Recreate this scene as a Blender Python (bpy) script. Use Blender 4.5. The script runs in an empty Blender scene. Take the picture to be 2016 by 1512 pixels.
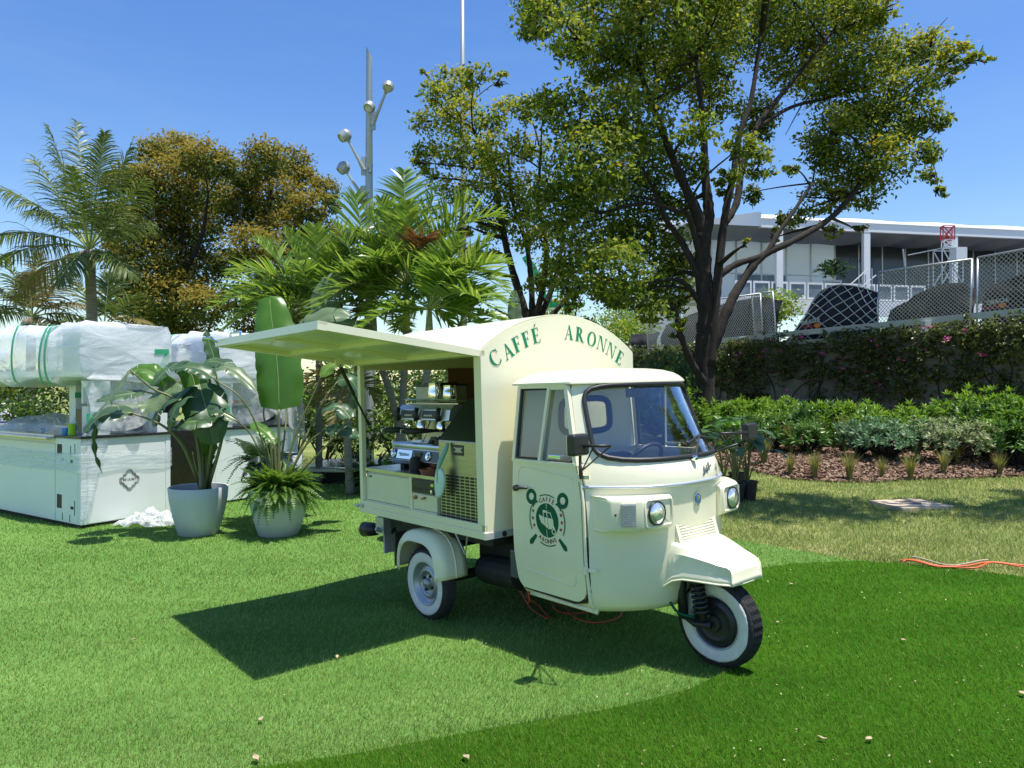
import bpy, bmesh, math, random
import numpy as np
from mathutils import Matrix, Vector
rad = math.radians
S = bpy.context.scene
COL = S.collection
random.seed(7); RNG = np.random.default_rng(7)

# ------------------------------------------------------------------ camera, sky, sun, exposure
CAM_H = 1.6
FPX = 1443.76          # focal length in pixels of the 2016 px wide photograph
HZ = 758.75            # horizon row
cam_d = bpy.data.cameras.new('camera'); cam = bpy.data.objects.new('camera', cam_d); COL.objects.link(cam)
cam_d.sensor_width = 36.0; cam_d.lens = FPX/2016*36.0
cam_d.clip_start = 0.05; cam_d.clip_end = 2000
cam.location = (0, 0, CAM_H); cam.rotation_euler = (rad(90.11), 0, 0)
S.camera = cam

SUN_EL, SUN_AZ = 76.8, 117.5       # azimuth clockwise from +Y
w = bpy.data.worlds.new('World'); S.world = w; w.use_nodes = True
nt = w.node_tree; nt.nodes.clear()
out = nt.nodes.new('ShaderNodeOutputWorld'); bg = nt.nodes.new('ShaderNodeBackground')
sky = nt.nodes.new('ShaderNodeTexSky'); sky.sky_type = 'NISHITA'; sky.sun_disc = False
sky.sun_elevation = rad(SUN_EL); sky.sun_rotation = rad(SUN_AZ)
sky.altitude = 0; sky.air_density = 1.2; sky.dust_density = 0.25; sky.ozone_density = 3.5
hs = nt.nodes.new('ShaderNodeHueSaturation'); hs.inputs['Saturation'].default_value = 1.25; hs.inputs['Hue'].default_value = 0.511; hs.inputs['Value'].default_value = 1.95
# faint high cirrus, denser towards the right of the picture
tc = nt.nodes.new('ShaderNodeTexCoord'); mp = nt.nodes.new('ShaderNodeMapping')
mp.inputs['Scale'].default_value = (1.4, 1.4, 7.0); mp.inputs['Rotation'].default_value = (0.15, 0.1, 0.3)
nz = nt.nodes.new('ShaderNodeTexNoise'); nz.inputs['Scale'].default_value = 2.2; nz.inputs['Detail'].default_value = 9; nz.inputs['Roughness'].default_value = 0.62
cr = nt.nodes.new('ShaderNodeValToRGB'); cr.color_ramp.elements[0].position = 0.46; cr.color_ramp.elements[1].position = 0.86
cr.color_ramp.elements[1].color = (.11, .11, .11, 1)
mixc = nt.nodes.new('ShaderNodeMix'); mixc.data_type = 'RGBA'
nt.links.new(tc.outputs['Generated'], mp.inputs['Vector']); nt.links.new(mp.outputs['Vector'], nz.inputs['Vector'])
nt.links.new(nz.outputs['Fac'], cr.inputs['Fac']); nt.links.new(cr.outputs['Color'], mixc.inputs[0])
nt.links.new(sky.outputs[0], hs.inputs['Color']); nt.links.new(hs.outputs[0], mixc.inputs[6])
mixc.inputs[7].default_value = (6.3, 7.4, 8.6, 1)
nt.links.new(mixc.outputs[2], bg.inputs['Color']); nt.links.new(bg.outputs[0], out.inputs[0])
bg.inputs['Strength'].default_value = 0.064

sd = bpy.data.lights.new('sun', 'SUN'); sd.energy = 5.0; sd.angle = rad(0.53); sd.color = (1.0, 0.955, 0.87)
sun = bpy.data.objects.new('sun', sd); COL.objects.link(sun)
sdir = Vector((math.cos(rad(SUN_EL))*math.sin(rad(SUN_AZ)), math.cos(rad(SUN_EL))*math.cos(rad(SUN_AZ)), math.sin(rad(SUN_EL))))
sun.rotation_euler = sdir.to_track_quat('Z', 'Y').to_euler(); sun.location = sdir*30

S.view_settings.view_transform = 'Standard'; S.view_settings.look = 'None'
S.view_settings.exposure = 0.55; S.view_settings.gamma = 1.0; S.view_settings.use_curve_mapping = False
S.render.engine = 'CYCLES'
S.cycles.max_bounces = 10; S.cycles.transparent_max_bounces = 16; S.cycles.caustics_reflective = False; S.cycles.caustics_refractive = False
S.cycles.sample_clamp_indirect = 6.0

# ------------------------------------------------------------------ helpers
def gz(x): return 0.0265*6*math.tanh((x-1.2072)/6)
def gza(x): return 0.0265*6*np.tanh((x-1.2072)/6)
def PT(px, py, D): return np.array([D*(px-1008)/FPX, D, CAM_H + D*(HZ-py)/FPX])
def GP(px, py):
    z = 0.0
    for _ in range(12):
        D = FPX*(CAM_H-z)/(py-HZ); z = gz(D*(px-1008)/FPX)
    return np.array([D*(px-1008)/FPX, D, z])
def nrm(v):
    v = np.asarray(v, float); return v/(np.linalg.norm(v)+1e-12)

def mesh_from(name, V, F, mats=(), mi=None, smooth=False):
    """V (N,3); F list of tuples or (M,k) int array."""
    me = bpy.data.meshes.new(name)
    V = np.asarray(V, np.float32)
    if isinstance(F, np.ndarray):
        M, k = F.shape
        me.vertices.add(len(V)); me.vertices.foreach_set('co', V.ravel())
        me.loops.add(M*k); me.loops.foreach_set('vertex_index', F.astype(np.int32).ravel())
        me.polygons.add(M); me.polygons.foreach_set('loop_start', np.arange(0, M*k, k, dtype=np.int32))
        me.polygons.foreach_set('loop_total', np.full(M, k, np.int32))
        me.update(calc_edges=True)
    else:
        me.from_pydata([tuple(map(float, v)) for v in V], [], [tuple(int(i) for i in f) for f in F])
        me.update()
    for m in mats: me.materials.append(m)
    if mi is not None: me.polygons.foreach_set('material_index', np.asarray(mi, np.int32))
    if smooth: me.polygons.foreach_set('use_smooth', np.ones(len(me.polygons), bool))
    me.validate(); me.update()
    return me

def link(name, me, parent=None, loc=None):
    o = bpy.data.objects.new(name, me); COL.objects.link(o)
    if parent is not None: o.parent = parent
    if loc is not None: o.location = loc
    return o
def tag(o, label=None, cat=None, group=None, kind=None):
    if label: o['label'] = label
    if cat: o['category'] = cat
    if group: o['group'] = group
    if kind: o['kind'] = kind
    return o
def thing(name, label, cat, loc=(0, 0, 0), rotz=0.0, group=None, mat=None):
    o = bpy.data.objects.new(name, None); COL.objects.link(o); o.empty_display_size = .1
    if mat is not None: o.matrix_world = mat
    else: o.location = tuple(map(float, loc)); o.rotation_euler = (0, 0, rotz)
    return tag(o, label, cat, group)
def copy_tree(o, parent=None):
    c = o.copy(); COL.objects.link(c)
    if parent is not None: c.parent = parent
    for ch in list(o.children): copy_tree(ch, c)
    return c

class MB:
    """collects shapes; flip=True maps truck coordinates (u forward, v right side, w up) to (u,-v,w)"""
    def __init__(s, flip=False, org=(0, 0, 0)):
        s.V = []; s.F = []; s.I = []; s.flip = flip; s.org = np.array(org, float); s.m = 0
    def add(s, V, F):
        b = len(s.V); s.V += [np.asarray(v, float) for v in V]
        s.F += [tuple(b+int(i) for i in f) for f in F]; s.I += [s.m]*len(F)
    def box(s, lo, hi, bev=0.0):
        x0, y0, z0 = lo; x1, y1, z1 = hi
        if bev <= 0:
            s.add([(x0,y0,z0),(x1,y0,z0),(x1,y1,z0),(x0,y1,z0),(x0,y0,z1),(x1,y0,z1),(x1,y1,z1),(x0,y1,z1)],
                  [(3,2,1,0),(4,5,6,7),(0,1,5,4),(1,2,6,5),(2,3,7,6),(3,0,4,7)])
        else:
            bm = bmesh.new(); bmesh.ops.create_cube(bm, size=1)
            for v in bm.verts:
                v.co = Vector(((x0+x1)/2+v.co.x*(x1-x0), (y0+y1)/2+v.co.y*(y1-y0), (z0+z1)/2+v.co.z*(z1-z0)))
            bmesh.ops.bevel(bm, geom=list(bm.edges), offset=bev, segments=2, affect='EDGES', profile=.6)
            bm.verts.ensure_lookup_table(); bm.verts.index_update()
            s.add([tuple(v.co) for v in bm.verts], [[v.index for v in f.verts] for f in bm.faces]); bm.free()
    def obox(s, c, ax, ay, az, h):
        """oriented box, centre c, unit axes, half sizes h"""
        c = np.asarray(c, float); ax, ay, az = nrm(ax)*h[0], nrm(ay)*h[1], nrm(az)*h[2]
        P = [c+sx*ax+sy*ay+sz*az for sz in (-1, 1) for sx, sy in ((-1,-1),(1,-1),(1,1),(-1,1))]
        s.add(P, [(3,2,1,0),(4,5,6,7),(0,1,5,4),(1,2,6,5),(2,3,7,6),(3,0,4,7)])
    def bar(s, a, b, w, h=None, up=(0, 0, 1)):
        a = np.asarray(a, float); b = np.asarray(b, float); d = nrm(b-a); h = h or w
        sd_ = np.cross(d, up)
        if np.linalg.norm(sd_) < 1e-4: sd_ = np.cross(d, (1, 0, 0))
        sd_ = nrm(sd_); u2 = np.cross(sd_, d)
        s.obox((a+b)/2, d, sd_, u2, (np.linalg.norm(b-a)/2, w/2, h/2))
    def tube(s, pts, r, n=8, closed=False, cap=True):
        P = [np.asarray(p, float) for p in pts]; N = len(P)
        R = r if hasattr(r, '__len__') else [r]*N
        V = []; prev = None
        for i in range(N):
            if closed: t = P[(i+1) % N]-P[i-1]
            else: t = P[min(i+1, N-1)]-P[max(i-1, 0)]
            t = nrm(t)
            if prev is None:
                a = np.cross(t, (0, 0, 1.0))
                if np.linalg.norm(a) < .1: a = np.cross(t, (1.0, 0, 0))
            else: a = prev-t*np.dot(prev, t)
            a = nrm(a); prev = a; b = np.cross(t, a)
            for k in range(n):
                q = 2*math.pi*k/n; V.append(P[i]+R[i]*(a*math.cos(q)+b*math.sin(q)))
        F = []
        for i in range(N if closed else N-1):
            j = (i+1) % N
            for k in range(n): F.append((i*n+k, i*n+(k+1) % n, j*n+(k+1) % n, j*n+k))
        if not closed and cap: F += [tuple(range(n))[::-1], tuple((N-1)*n+k for k in range(n))]
        s.add(V, F)
    def lathe(s, prof, n=32, c=(0, 0, 0), axis=(0, 0, 1), close=False):
        """prof: (r, h) along axis"""
        c = np.asarray(c, float); ax = nrm(axis); a = np.cross(ax, (0, 0, 1.0))
        if np.linalg.norm(a) < .1: a = np.cross(ax, (1.0, 0, 0))
        a = nrm(a); b = np.cross(ax, a); V = []; F = []
        for r, h in prof:
            for k in range(n):
                q = 2*math.pi*k/n; V.append(c+ax*h+max(r, 1e-5)*(a*math.cos(q)+b*math.sin(q)))
        for i in range(len(prof)-1):
            for k in range(n): F.append((i*n+k, i*n+(k+1) % n, (i+1)*n+(k+1) % n, (i+1)*n+k))
        if close:
            i = len(prof)-1
            for k in range(n): F.append((i*n+k, i*n+(k+1) % n, (k+1) % n, k))
        s.add(V, F)
    def grid(s, G, wrap=False):
        G = np.asarray(G, float); m, n = G.shape[:2]
        F = [(i*n+j, i*n+(j+1) % n, (i+1)*n+(j+1) % n, (i+1)*n+j) for i in range(m-1) for j in range(n if wrap else n-1)]
        s.add(G.reshape(-1, 3), F)
    def sheet(s, G, th, nv=None):
        """closed slab: grid G (m,n,3) and its copy moved by th along nv (vector) or the grid normal"""
        G = np.asarray(G, float); m, n = G.shape[:2]
        if nv is None:
            du = np.gradient(G, axis=0); dv = np.gradient(G, axis=1); N = np.cross(du, dv); N /= np.linalg.norm(N, axis=2, keepdims=True)+1e-12
        else: N = np.broadcast_to(np.asarray(nv, float), G.shape)
        H = G+N*th; V = np.concatenate([G.reshape(-1, 3), H.reshape(-1, 3)]); o = m*n; F = []
        for i in range(m-1):
            for j in range(n-1):
                q = (i*n+j, i*n+j+1, (i+1)*n+j+1, (i+1)*n+j); F.append(q); F.append(tuple(o+k for k in q[::-1]))
        rim = [(0, j) for j in range(n)]+[(i, n-1) for i in range(1, m)]+[(m-1, j) for j in range(n-2, -1, -1)]+[(i, 0) for i in range(m-2, 0, -1)]
        R = [i*n+j for i, j in rim]
        for k in range(len(R)):
            a, b = R[k], R[(k+1) % len(R)]; F.append((b, a, o+a, o+b))
        s.add(V, F)
    def prism(s, poly, off):
        """poly: list of 3-D points (planar loop), extruded by vector off"""
        P = [np.asarray(p, float) for p in poly]; n = len(P); off = np.asarray(off, float)
        s.add(P+[p+off for p in P], [tuple(range(n))[::-1], tuple(range(n, 2*n))]+[(i, (i+1) % n, n+(i+1) % n, n+i) for i in range(n)])
    def ring(s, A, B):
        n = len(A); s.add(list(A)+list(B), [(i, (i+1) % n, n+(i+1) % n, n+i) for i in range(n)])
    def build(s, name, mats, parent=None, smooth=False, loc=None, ang=None):
        V = np.array(s.V).reshape(-1, 3)-s.org
        if s.flip: V = V*np.array([1, -1, 1.0])
        if not isinstance(mats, (list, tuple)): mats = [mats]
        me = mesh_from(name, V, s.F, mats, s.I if len(mats) > 1 else None, smooth)
        bm = bmesh.new(); bm.from_mesh(me); bmesh.ops.recalc_face_normals(bm, faces=bm.faces); bm.to_mesh(me); bm.free()
        if ang is not None:
            me.polygons.foreach_set('use_smooth', np.ones(len(me.polygons), bool))
            me.set_sharp_from_angle(angle=rad(ang))
        return link(name, me, parent, loc)

def bez(p0, p1, p2, t):
    p0, p1, p2 = map(lambda a: np.asarray(a, float), (p0, p1, p2)); t = np.asarray(t)[:, None]
    return (1-t)**2*p0+2*t*(1-t)*p1+t**2*p2
def crm(pts, n):
    """Catmull-Rom through points, n samples"""
    P = [np.asarray(p, float) for p in pts]; P = [2*P[0]-P[1]]+P+[2*P[-1]-P[-2]]; R = []; K = len(P)-3
    for t in np.linspace(0, K-1e-6, n):
        i = int(t); f = t-i; a, b, c, d = P[i:i+4]
        R.append(.5*((2*b)+(-a+c)*f+(2*a-5*b+4*c-d)*f*f+(-a+3*b-3*c+d)*f**3))
    return np.array(R)
def text_mesh(txt, size, spacing=1.0, shear=0.0, bold=0.0):
    cu = bpy.data.curves.new('txt', 'FONT'); cu.body = txt; cu.size = size; cu.align_x = 'CENTER'; cu.align_y = 'CENTER'
    cu.space_character = spacing; cu.shear = shear; cu.offset = bold; cu.resolution_u = 3
    o = bpy.data.objects.new('txt', cu); COL.objects.link(o)
    dg = bpy.context.evaluated_depsgraph_get(); me = bpy.data.meshes.new_from_object(o.evaluated_get(dg))
    V = np.array([v.co[:] for v in me.vertices]).reshape(-1, 3); F = [tuple(p.vertices) for p in me.polygons]
    bpy.data.objects.remove(o); bpy.data.curves.remove(cu); bpy.data.meshes.remove(me)
    return V, F

# ------------------------------------------------------------------ materials
def newmat(name):
    m = bpy.data.materials.new(name); m.use_nodes = True; n = m.node_tree; n.nodes.clear()
    o = n.nodes.new('ShaderNodeOutputMaterial'); return m, n, o
def pbr(name, col, rough=.5, metal=0.0, var=0.0, vscale=5.0, bump=0.0, bscale=60.0, coat=0.0, spec=.5, col2=None, stretch=None, obj=True, rvar=0.0):
    """principled with optional two-colour noise, noise bump, roughness variation"""
    m, n, o = newmat(name); p = n.nodes.new('ShaderNodeBsdfPrincipled'); L = n.links.new
    p.inputs['Base Color'].default_value = (*col, 1); p.inputs['Roughness'].default_value = rough; p.inputs['Metallic'].default_value = metal
    p.inputs['Coat Weight'].default_value = coat; p.inputs['Coat Roughness'].default_value = .06; p.inputs['Specular IOR Level'].default_value = spec
    L(p.outputs[0], o.inputs[0])
    t = n.nodes.new('ShaderNodeTexCoord'); src = t.outputs['Object' if obj else 'Generated']
    if stretch:
        mpn = n.nodes.new('ShaderNodeMapping'); mpn.inputs['Scale'].default_value = stretch; L(src, mpn.inputs[0]); src = mpn.outputs[0]
    if var > 0 or col2 is not None:
        z = n.nodes.new('ShaderNodeTexNoise'); z.inputs['Scale'].default_value = vscale; z.inputs['Detail'].default_value = 6; z.inputs['Roughness'].default_value = .62; L(src, z.inputs['Vector'])
        r = n.nodes.new('ShaderNodeValToRGB'); r.color_ramp.elements[0].position = .32; r.color_ramp.elements[1].position = .68
        c2 = col2 if col2 is not None else tuple(min(1, c*(1+var)) for c in col); c1 = col if col2 is not None else tuple(c*(1-var) for c in col)
        r.color_ramp.elements[0].color = (*c1, 1); r.color_ramp.elements[1].color = (*c2, 1); L(z.outputs['Fac'], r.inputs[0]); L(r.outputs[0], p.inputs['Base Color'])
        if rvar:
            mr = n.nodes.new('ShaderNodeMapRange'); mr.inputs[3].default_value = rough-rvar; mr.inputs[4].default_value = rough+rvar; L(z.outputs['Fac'], mr.inputs[0]); L(mr.outputs[0], p.inputs['Roughness'])
    if bump > 0:
        z2 = n.nodes.new('ShaderNodeTexNoise'); z2.inputs['Scale'].default_value = bscale; z2.inputs['Detail'].default_value = 4; L(src, z2.inputs['Vector'])
        b = n.nodes.new('ShaderNodeBump'); b.inputs['Strength'].default_value = bump; b.inputs['Distance'].default_value = .01; L(z2.outputs['Fac'], b.inputs['Height']); L(b.outputs[0], p.inputs['Normal'])
    return m
def leafmat(name, cols, rough=.45, trans=.3, spec=.4, veins=0.0, vsc=9.0, vst=None):
    """foliage: colour per leaf island from a ramp, with light passing through"""
    m, n, o = newmat(name); L = n.links.new; g = n.nodes.new('ShaderNodeNewGeometry'); r = n.nodes.new('ShaderNodeValToRGB')
    e = r.color_ramp.elements
    if len(cols) == 1: cols = [cols[0], tuple(c*1.15 for c in cols[0])]
    while len(e) < len(cols): e.new(.5)
    for i, c in enumerate(cols): e[i].position = i/(len(cols)-1) if len(cols) > 1 else 0; e[i].color = (*c, 1)
    L(g.outputs['Random Per Island'], r.inputs[0])
    p = n.nodes.new('ShaderNodeBsdfPrincipled'); p.inputs['Roughness'].default_value = rough; p.inputs['Specular IOR Level'].default_value = spec
    tr = n.nodes.new('ShaderNodeBsdfTranslucent'); mx = n.nodes.new('ShaderNodeMixShader'); mx.inputs[0].default_value = trans
    src = r.outputs[0]
    if veins > 0:
        t = n.nodes.new('ShaderNodeTexCoord'); z = n.nodes.new('ShaderNodeTexNoise'); z.inputs['Scale'].default_value = vsc; z.inputs['Detail'].default_value = 5; vs_ = t.outputs['Object']
        if vst:
            vm = n.nodes.new('ShaderNodeMapping'); vm.inputs['Scale'].default_value = vst; vm.inputs['Rotation'].default_value = (0, 0, .75); L(vs_, vm.inputs[0]); vs_ = vm.outputs[0]
        L(vs_, z.inputs['Vector'])
        hv = n.nodes.new('ShaderNodeHueSaturation'); mr = n.nodes.new('ShaderNodeMapRange'); mr.inputs[3].default_value = 1-veins; mr.inputs[4].default_value = 1+veins
        L(z.outputs['Fac'], mr.inputs[0]); L(mr.outputs[0], hv.inputs['Value']); L(src, hv.inputs['Color']); src = hv.outputs[0]
    hs_ = n.nodes.new('ShaderNodeHueSaturation'); hs_.inputs['Hue'].default_value = .485; hs_.inputs['Value'].default_value = 1.35; hs_.inputs['Saturation'].default_value = 1.05
    L(src, p.inputs['Base Color']); L(src, hs_.inputs['Color']); L(hs_.outputs[0], tr.inputs['Color'])
    L(p.outputs[0], mx.inputs[1]); L(tr.outputs[0], mx.inputs[2]); L(mx.outputs[0], o.inputs[0])
    return m
def glassmat(name, tint=(.80, .9, .92), ior=1.5, boost=1.0):
    m, n, o = newmat(name); L = n.links.new
    t = n.nodes.new('ShaderNodeBsdfTransparent'); t.inputs[0].default_value = (*tint, 1)
    g = n.nodes.new('ShaderNodeBsdfGlossy'); g.inputs['Roughness'].default_value = .015; g.inputs[0].default_value = (.95, .97, 1, 1)
    ge = n.nodes.new('ShaderNodeNewGeometry'); dt_ = n.nodes.new('ShaderNodeVectorMath'); dt_.operation = 'DOT_PRODUCT'; L(ge.outputs['Normal'], dt_.inputs[0]); L(ge.outputs['Incoming'], dt_.inputs[1])
    def mth(op, a_, b_=None):
        q_ = n.nodes.new('ShaderNodeMath'); q_.operation = op
        for i_, v_ in enumerate((a_, b_)):
            if v_ is None: continue
            if isinstance(v_, (int, float)): q_.inputs[i_].default_value = v_
            else: L(v_, q_.inputs[i_])
        return q_.outputs[0]
    sch = mth('ADD', mth('MULTIPLY', mth('POWER', mth('SUBTRACT', 1.0, mth('ABSOLUTE', dt_.outputs['Value'])), 5.0), .96), ((ior-1)/(ior+1))**2)
    mu = n.nodes.new('ShaderNodeMath'); mu.operation = 'MULTIPLY'; mu.inputs[1].default_value = boost; mu.use_clamp = True
    mx = n.nodes.new('ShaderNodeMixShader'); L(sch, mu.inputs[0]); L(mu.outputs[0], mx.inputs[0]); L(t.outputs[0], mx.inputs[1]); L(g.outputs[0], mx.inputs[2]); L(mx.outputs[0], o.inputs[0])
    return m
def filmmat(name, col=(.80, .86, .90), opac=.55, rough=.22, bump=.5, bscale=3.0, stretch=(1, 1, 1)):
    """crumpled translucent plastic film"""
    m, n, o = newmat(name); L = n.links.new; tcn = n.nodes.new('ShaderNodeTexCoord'); mpn = n.nodes.new('ShaderNodeMapping'); mpn.inputs['Scale'].default_value = stretch
    L(tcn.outputs['Object'], mpn.inputs[0])
    z = n.nodes.new('ShaderNodeTexNoise'); z.inputs['Scale'].default_value = bscale; z.inputs['Detail'].default_value = 5; z.inputs['Distortion'].default_value = 1.2; L(mpn.outputs[0], z.inputs['Vector'])
    b = n.nodes.new('ShaderNodeBump'); b.inputs['Strength'].default_value = bump; b.inputs['Distance'].default_value = .08; L(z.outputs['Fac'], b.inputs['Height'])
    p = n.nodes.new('ShaderNodeBsdfPrincipled'); p.inputs['Base Color'].default_value = (*col, 1); p.inputs['Roughness'].default_value = rough; p.inputs['Specular IOR Level'].default_value = .6; L(b.outputs[0], p.inputs['Normal'])
    tl = n.nodes.new('ShaderNodeBsdfTranslucent'); tl.inputs[0].default_value = (*col, 1); L(b.outputs[0], tl.inputs['Normal'])
    m1 = n.nodes.new('ShaderNodeMixShader'); m1.inputs[0].default_value = .4; L(p.outputs[0], m1.inputs[1]); L(tl.outputs[0], m1.inputs[2])
    tp = n.nodes.new('ShaderNodeBsdfTransparent'); tp.inputs[0].default_value = (.95, .97, .98, 1)
    mr = n.nodes.new('ShaderNodeMapRange'); mr.inputs[1].default_value = .3; mr.inputs[2].default_value = .7; mr.inputs[3].default_value = max(0, opac-.22); mr.inputs[4].default_value = min(1, opac+.22); L(z.outputs['Fac'], mr.inputs[0])
    mx = n.nodes.new('ShaderNodeMixShader'); L(mr.outputs[0], mx.inputs[0]); L(tp.outputs[0], mx.inputs[1]); L(m1.outputs[0], mx.inputs[2]); L(mx.outputs[0], o.inputs[0])
    return m

M = {}
M['cream'] = pbr('cream_paint', (.815, .78, .57), .34, coat=.2, var=.03, vscale=2.5, bump=.02, bscale=25)
M['cream_body'] = pbr('cream_body_paint', (.815, .78, .575), .30, coat=.28, var=.03, vscale=3, bump=.02, bscale=14)
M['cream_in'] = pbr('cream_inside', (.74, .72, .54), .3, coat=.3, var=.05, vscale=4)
M['green_let'] = pbr('green_vinyl', (.006, .205, .10), .6, spec=.2, var=.06, vscale=8)
M['dgreen'] = pbr('dark_green_print', (.004, .105, .052), .6, spec=.2, var=.05, vscale=8)
M['red_let'] = pbr('dark_red_print', (.20, .025, .02), .45)
M['rubber'] = pbr('black_rubber', (.018, .018, .02), .5, bump=.05, bscale=40, var=.2, vscale=12)
M['blackpl'] = pbr('black_plastic', (.022, .023, .024), .42, var=.15, vscale=10)
M['dark'] = pbr('dark_underbody', (.016, .016, .016), .7, var=.4, vscale=14)
M['tyre'] = pbr('tyre_rubber', (.022, .022, .023), .75, var=.3, vscale=18, bump=.3, bscale=90)
M['whitewall'] = pbr('white_painted_rubber', (.74, .72, .66), .6, var=.09, vscale=16, bump=.25, bscale=45)
M['rim'] = pbr('silver_rim', (.42, .44, .45), .38, metal=.6, var=.1, vscale=10)
M['chrome'] = pbr('chrome', (.85, .86, .88), .08, metal=1.0)
M['steel'] = pbr('brushed_steel', (.44, .43, .40), .30, metal=1.0, var=.12, vscale=6, stretch=(1, 1, 14), bump=.02, bscale=40)
M['steel_lt'] = pbr('countertop_steel', (.62, .62, .62), .26, metal=1.0, var=.1, vscale=9)
M['glass'] = glassmat('window_glass', (.58, .66, .70), 1.5, 2.2)
M['glass_ws'] = glassmat('windscreen_glass', (.90, .93, .94), 1.52, 3.4)
M['lens'] = pbr('lamp_lens', (.75, .78, .8), .1, metal=.75, coat=1.0, var=.25, vscale=30)
M['indic'] = pbr('indicator_lens', (.42, .42, .42), .16, coat=1.0, var=.25, vscale=60, stretch=(1, 1, 4))
M['blue_badge'] = pbr('blue_enamel', (.03, .14, .30), .25, coat=.6)
M['wood'] = pbr('brown_board', (.22, .095, .04), .45, var=.18, vscale=3, stretch=(2, 2, 12))
M['blk_lid'] = pbr('black_lid', (.010, .018, .015), .35, var=.1, vscale=5)
M['scoop'] = pbr('teal_scoop', (.42, .66, .60), .3, col2=(.74, .84, .80), vscale=5)
M['cloth'] = pbr('grey_towel', (.10, .095, .085), .9, var=.2, vscale=20, bump=.4, bscale=50)
M['screen'] = pbr('dark_display', (.03, .035, .045), .2)
M['panel_blue'] = pbr('slate_panel', (.085, .10, .125), .35)
M['white'] = pbr('white_laminate', (.80, .82, .82), .33, var=.02, vscale=3, rvar=.06)
M['whitep'] = pbr('white_paint', (.78, .79, .80), .45, var=.04, vscale=2)
M['greyp'] = pbr('grey_post', (.42, .43, .44), .5)
M['dkslab'] = pbr('black_counter', (.025, .027, .03), .22, var=.2, vscale=9)
M['brownhole'] = pbr('brown_fibreboard', (.09, .055, .04), .8, var=.25, vscale=14)
M['film'] = filmmat('plastic_film', (.88, .91, .94), .74, .2, .34, 1.6, (1, .5, 2.4))
M['film2'] = filmmat('loose_plastic_film', (.86, .88, .90), .55, .22, .8, 5.0, (1, 1, .5))
M['wrap'] = filmmat('stretch_wrap', (.84, .88, .90), .34, .15, .4, 3.0, (.6, .6, 9))
M['tape'] = pbr('green_tape', (.05, .40, .20), .45, var=.15, vscale=8)
M['emblem'] = pbr('grey_emblem', (.22, .21, .19), .5)
M['pot'] = pbr('pot_grey', (.50, .53, .55), .6, var=.06, vscale=3, bump=.12, bscale=60)
M['soil'] = pbr('soil', (.035, .025, .018), .95, var=.4, vscale=20, bump=.6, bscale=40)
M['nursery'] = pbr('nursery_pot', (.012, .012, .013), .5, var=.2, vscale=10)
M['lampgrey'] = pbr('lamp_grey', (.36, .39, .40), .38, metal=.35, var=.05, vscale=3)
M['lampglass'] = pbr('lamp_glass', (.45, .43, .34), .25, coat=.6, var=.2, vscale=12)
M['concrete'] = pbr('concrete', (.36, .35, .32), .85, var=.22, vscale=5, bump=.35, bscale=25)
M['wallc'] = pbr('stained_wall', (.10, .095, .08), .9, col2=(.22, .21, .18), vscale=2.2, bump=.4, bscale=14)
M['sand'] = pbr('sandy_concrete', (.50, .40, .27), .85, var=.12, vscale=8, bump=.3, bscale=60)
M['iron'] = pbr('iron_lid', (.20, .16, .13), .6, metal=.3, var=.2, vscale=18)
M['galv'] = pbr('galvanised_steel', (.52, .54, .56), .42, metal=.6, var=.1, vscale=8)
M['wire'] = pbr('fence_wire', (.58, .60, .62), .4, metal=.45)
M['railp'] = pbr('painted_rail', (.50, .53, .50), .45, var=.06, vscale=4)
M['navy'] = pbr('navy_fabric', (.012, .016, .035), .75, var=.18, vscale=2.5, bump=.5, bscale=3)
M['blackf'] = pbr('black_fabric', (.018, .019, .021), .8, var=.25, vscale=3, bump=.4, bscale=4)
M['net'] = pbr('white_net', (.72, .74, .76), .6)
M['oracle'] = pbr('white_print', (.62, .64, .68), .5)
M['rb_red'] = pbr('red_print', (.40, .01, .025), .5)
M['rb_org'] = pbr('orange_print', (.75, .25, .03), .5)
M['cord_shaded'] = pbr('orange_cord_shaded', (.42, .075, .03), .5, var=.1, vscale=9)  # orange cord colour with the truck's shade painted in
M['orange'] = pbr('orange_cord', (.62, .11, .03), .5, var=.1, vscale=9)
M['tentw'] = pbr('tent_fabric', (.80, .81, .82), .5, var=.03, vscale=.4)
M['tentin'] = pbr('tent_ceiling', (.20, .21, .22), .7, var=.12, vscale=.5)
M['tentwall'] = leafmat('tent_wall', [(.80, .82, .85), (.84, .85, .87)], .6, .45, .2)
M['tentglass'] = pbr('tent_window', (.16, .19, .22), .12, var=.3, vscale=1.2)
M['dkglass'] = pbr('dark_panel', (.045, .055, .065), .15)
M['redp'] = pbr('red_lattice', (.50, .03, .03), .5)
M['liftg'] = pbr('green_lift', (.02, .36, .14), .45)
M['yel'] = pbr('yellow_mark', (.7, .55, .05), .5)
M['bark'] = pbr('dark_bark', (.011, .009, .007), .95, col2=(.040, .031, .025), vscale=7, stretch=(3, 3, .7), bump=.9, bscale=16)
M['bark2'] = pbr('palm_bark', (.13, .11, .085), .9, col2=(.27, .23, .18), vscale=3, stretch=(1, 1, 9), bump=.8, bscale=6)
M['palmstem'] = pbr('green_palm_stem', (.16, .20, .05), .45, col2=(.30, .30, .10), vscale=2, stretch=(1, 1, 6), bump=.2, bscale=6)
M['palmgrey'] = pbr('grey_palm_trunk', (.14, .125, .10), .85, col2=(.24, .22, .18), vscale=2, stretch=(1, 1, 14), bump=.5, bscale=8)
M['lf_big'] = leafmat('leaf_big_tree', [(.034, .072, .011), (.08, .14, .018), (.15, .225, .026), (.25, .31, .038), (.10, .165, .020)], .55, .40, .25)
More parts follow.
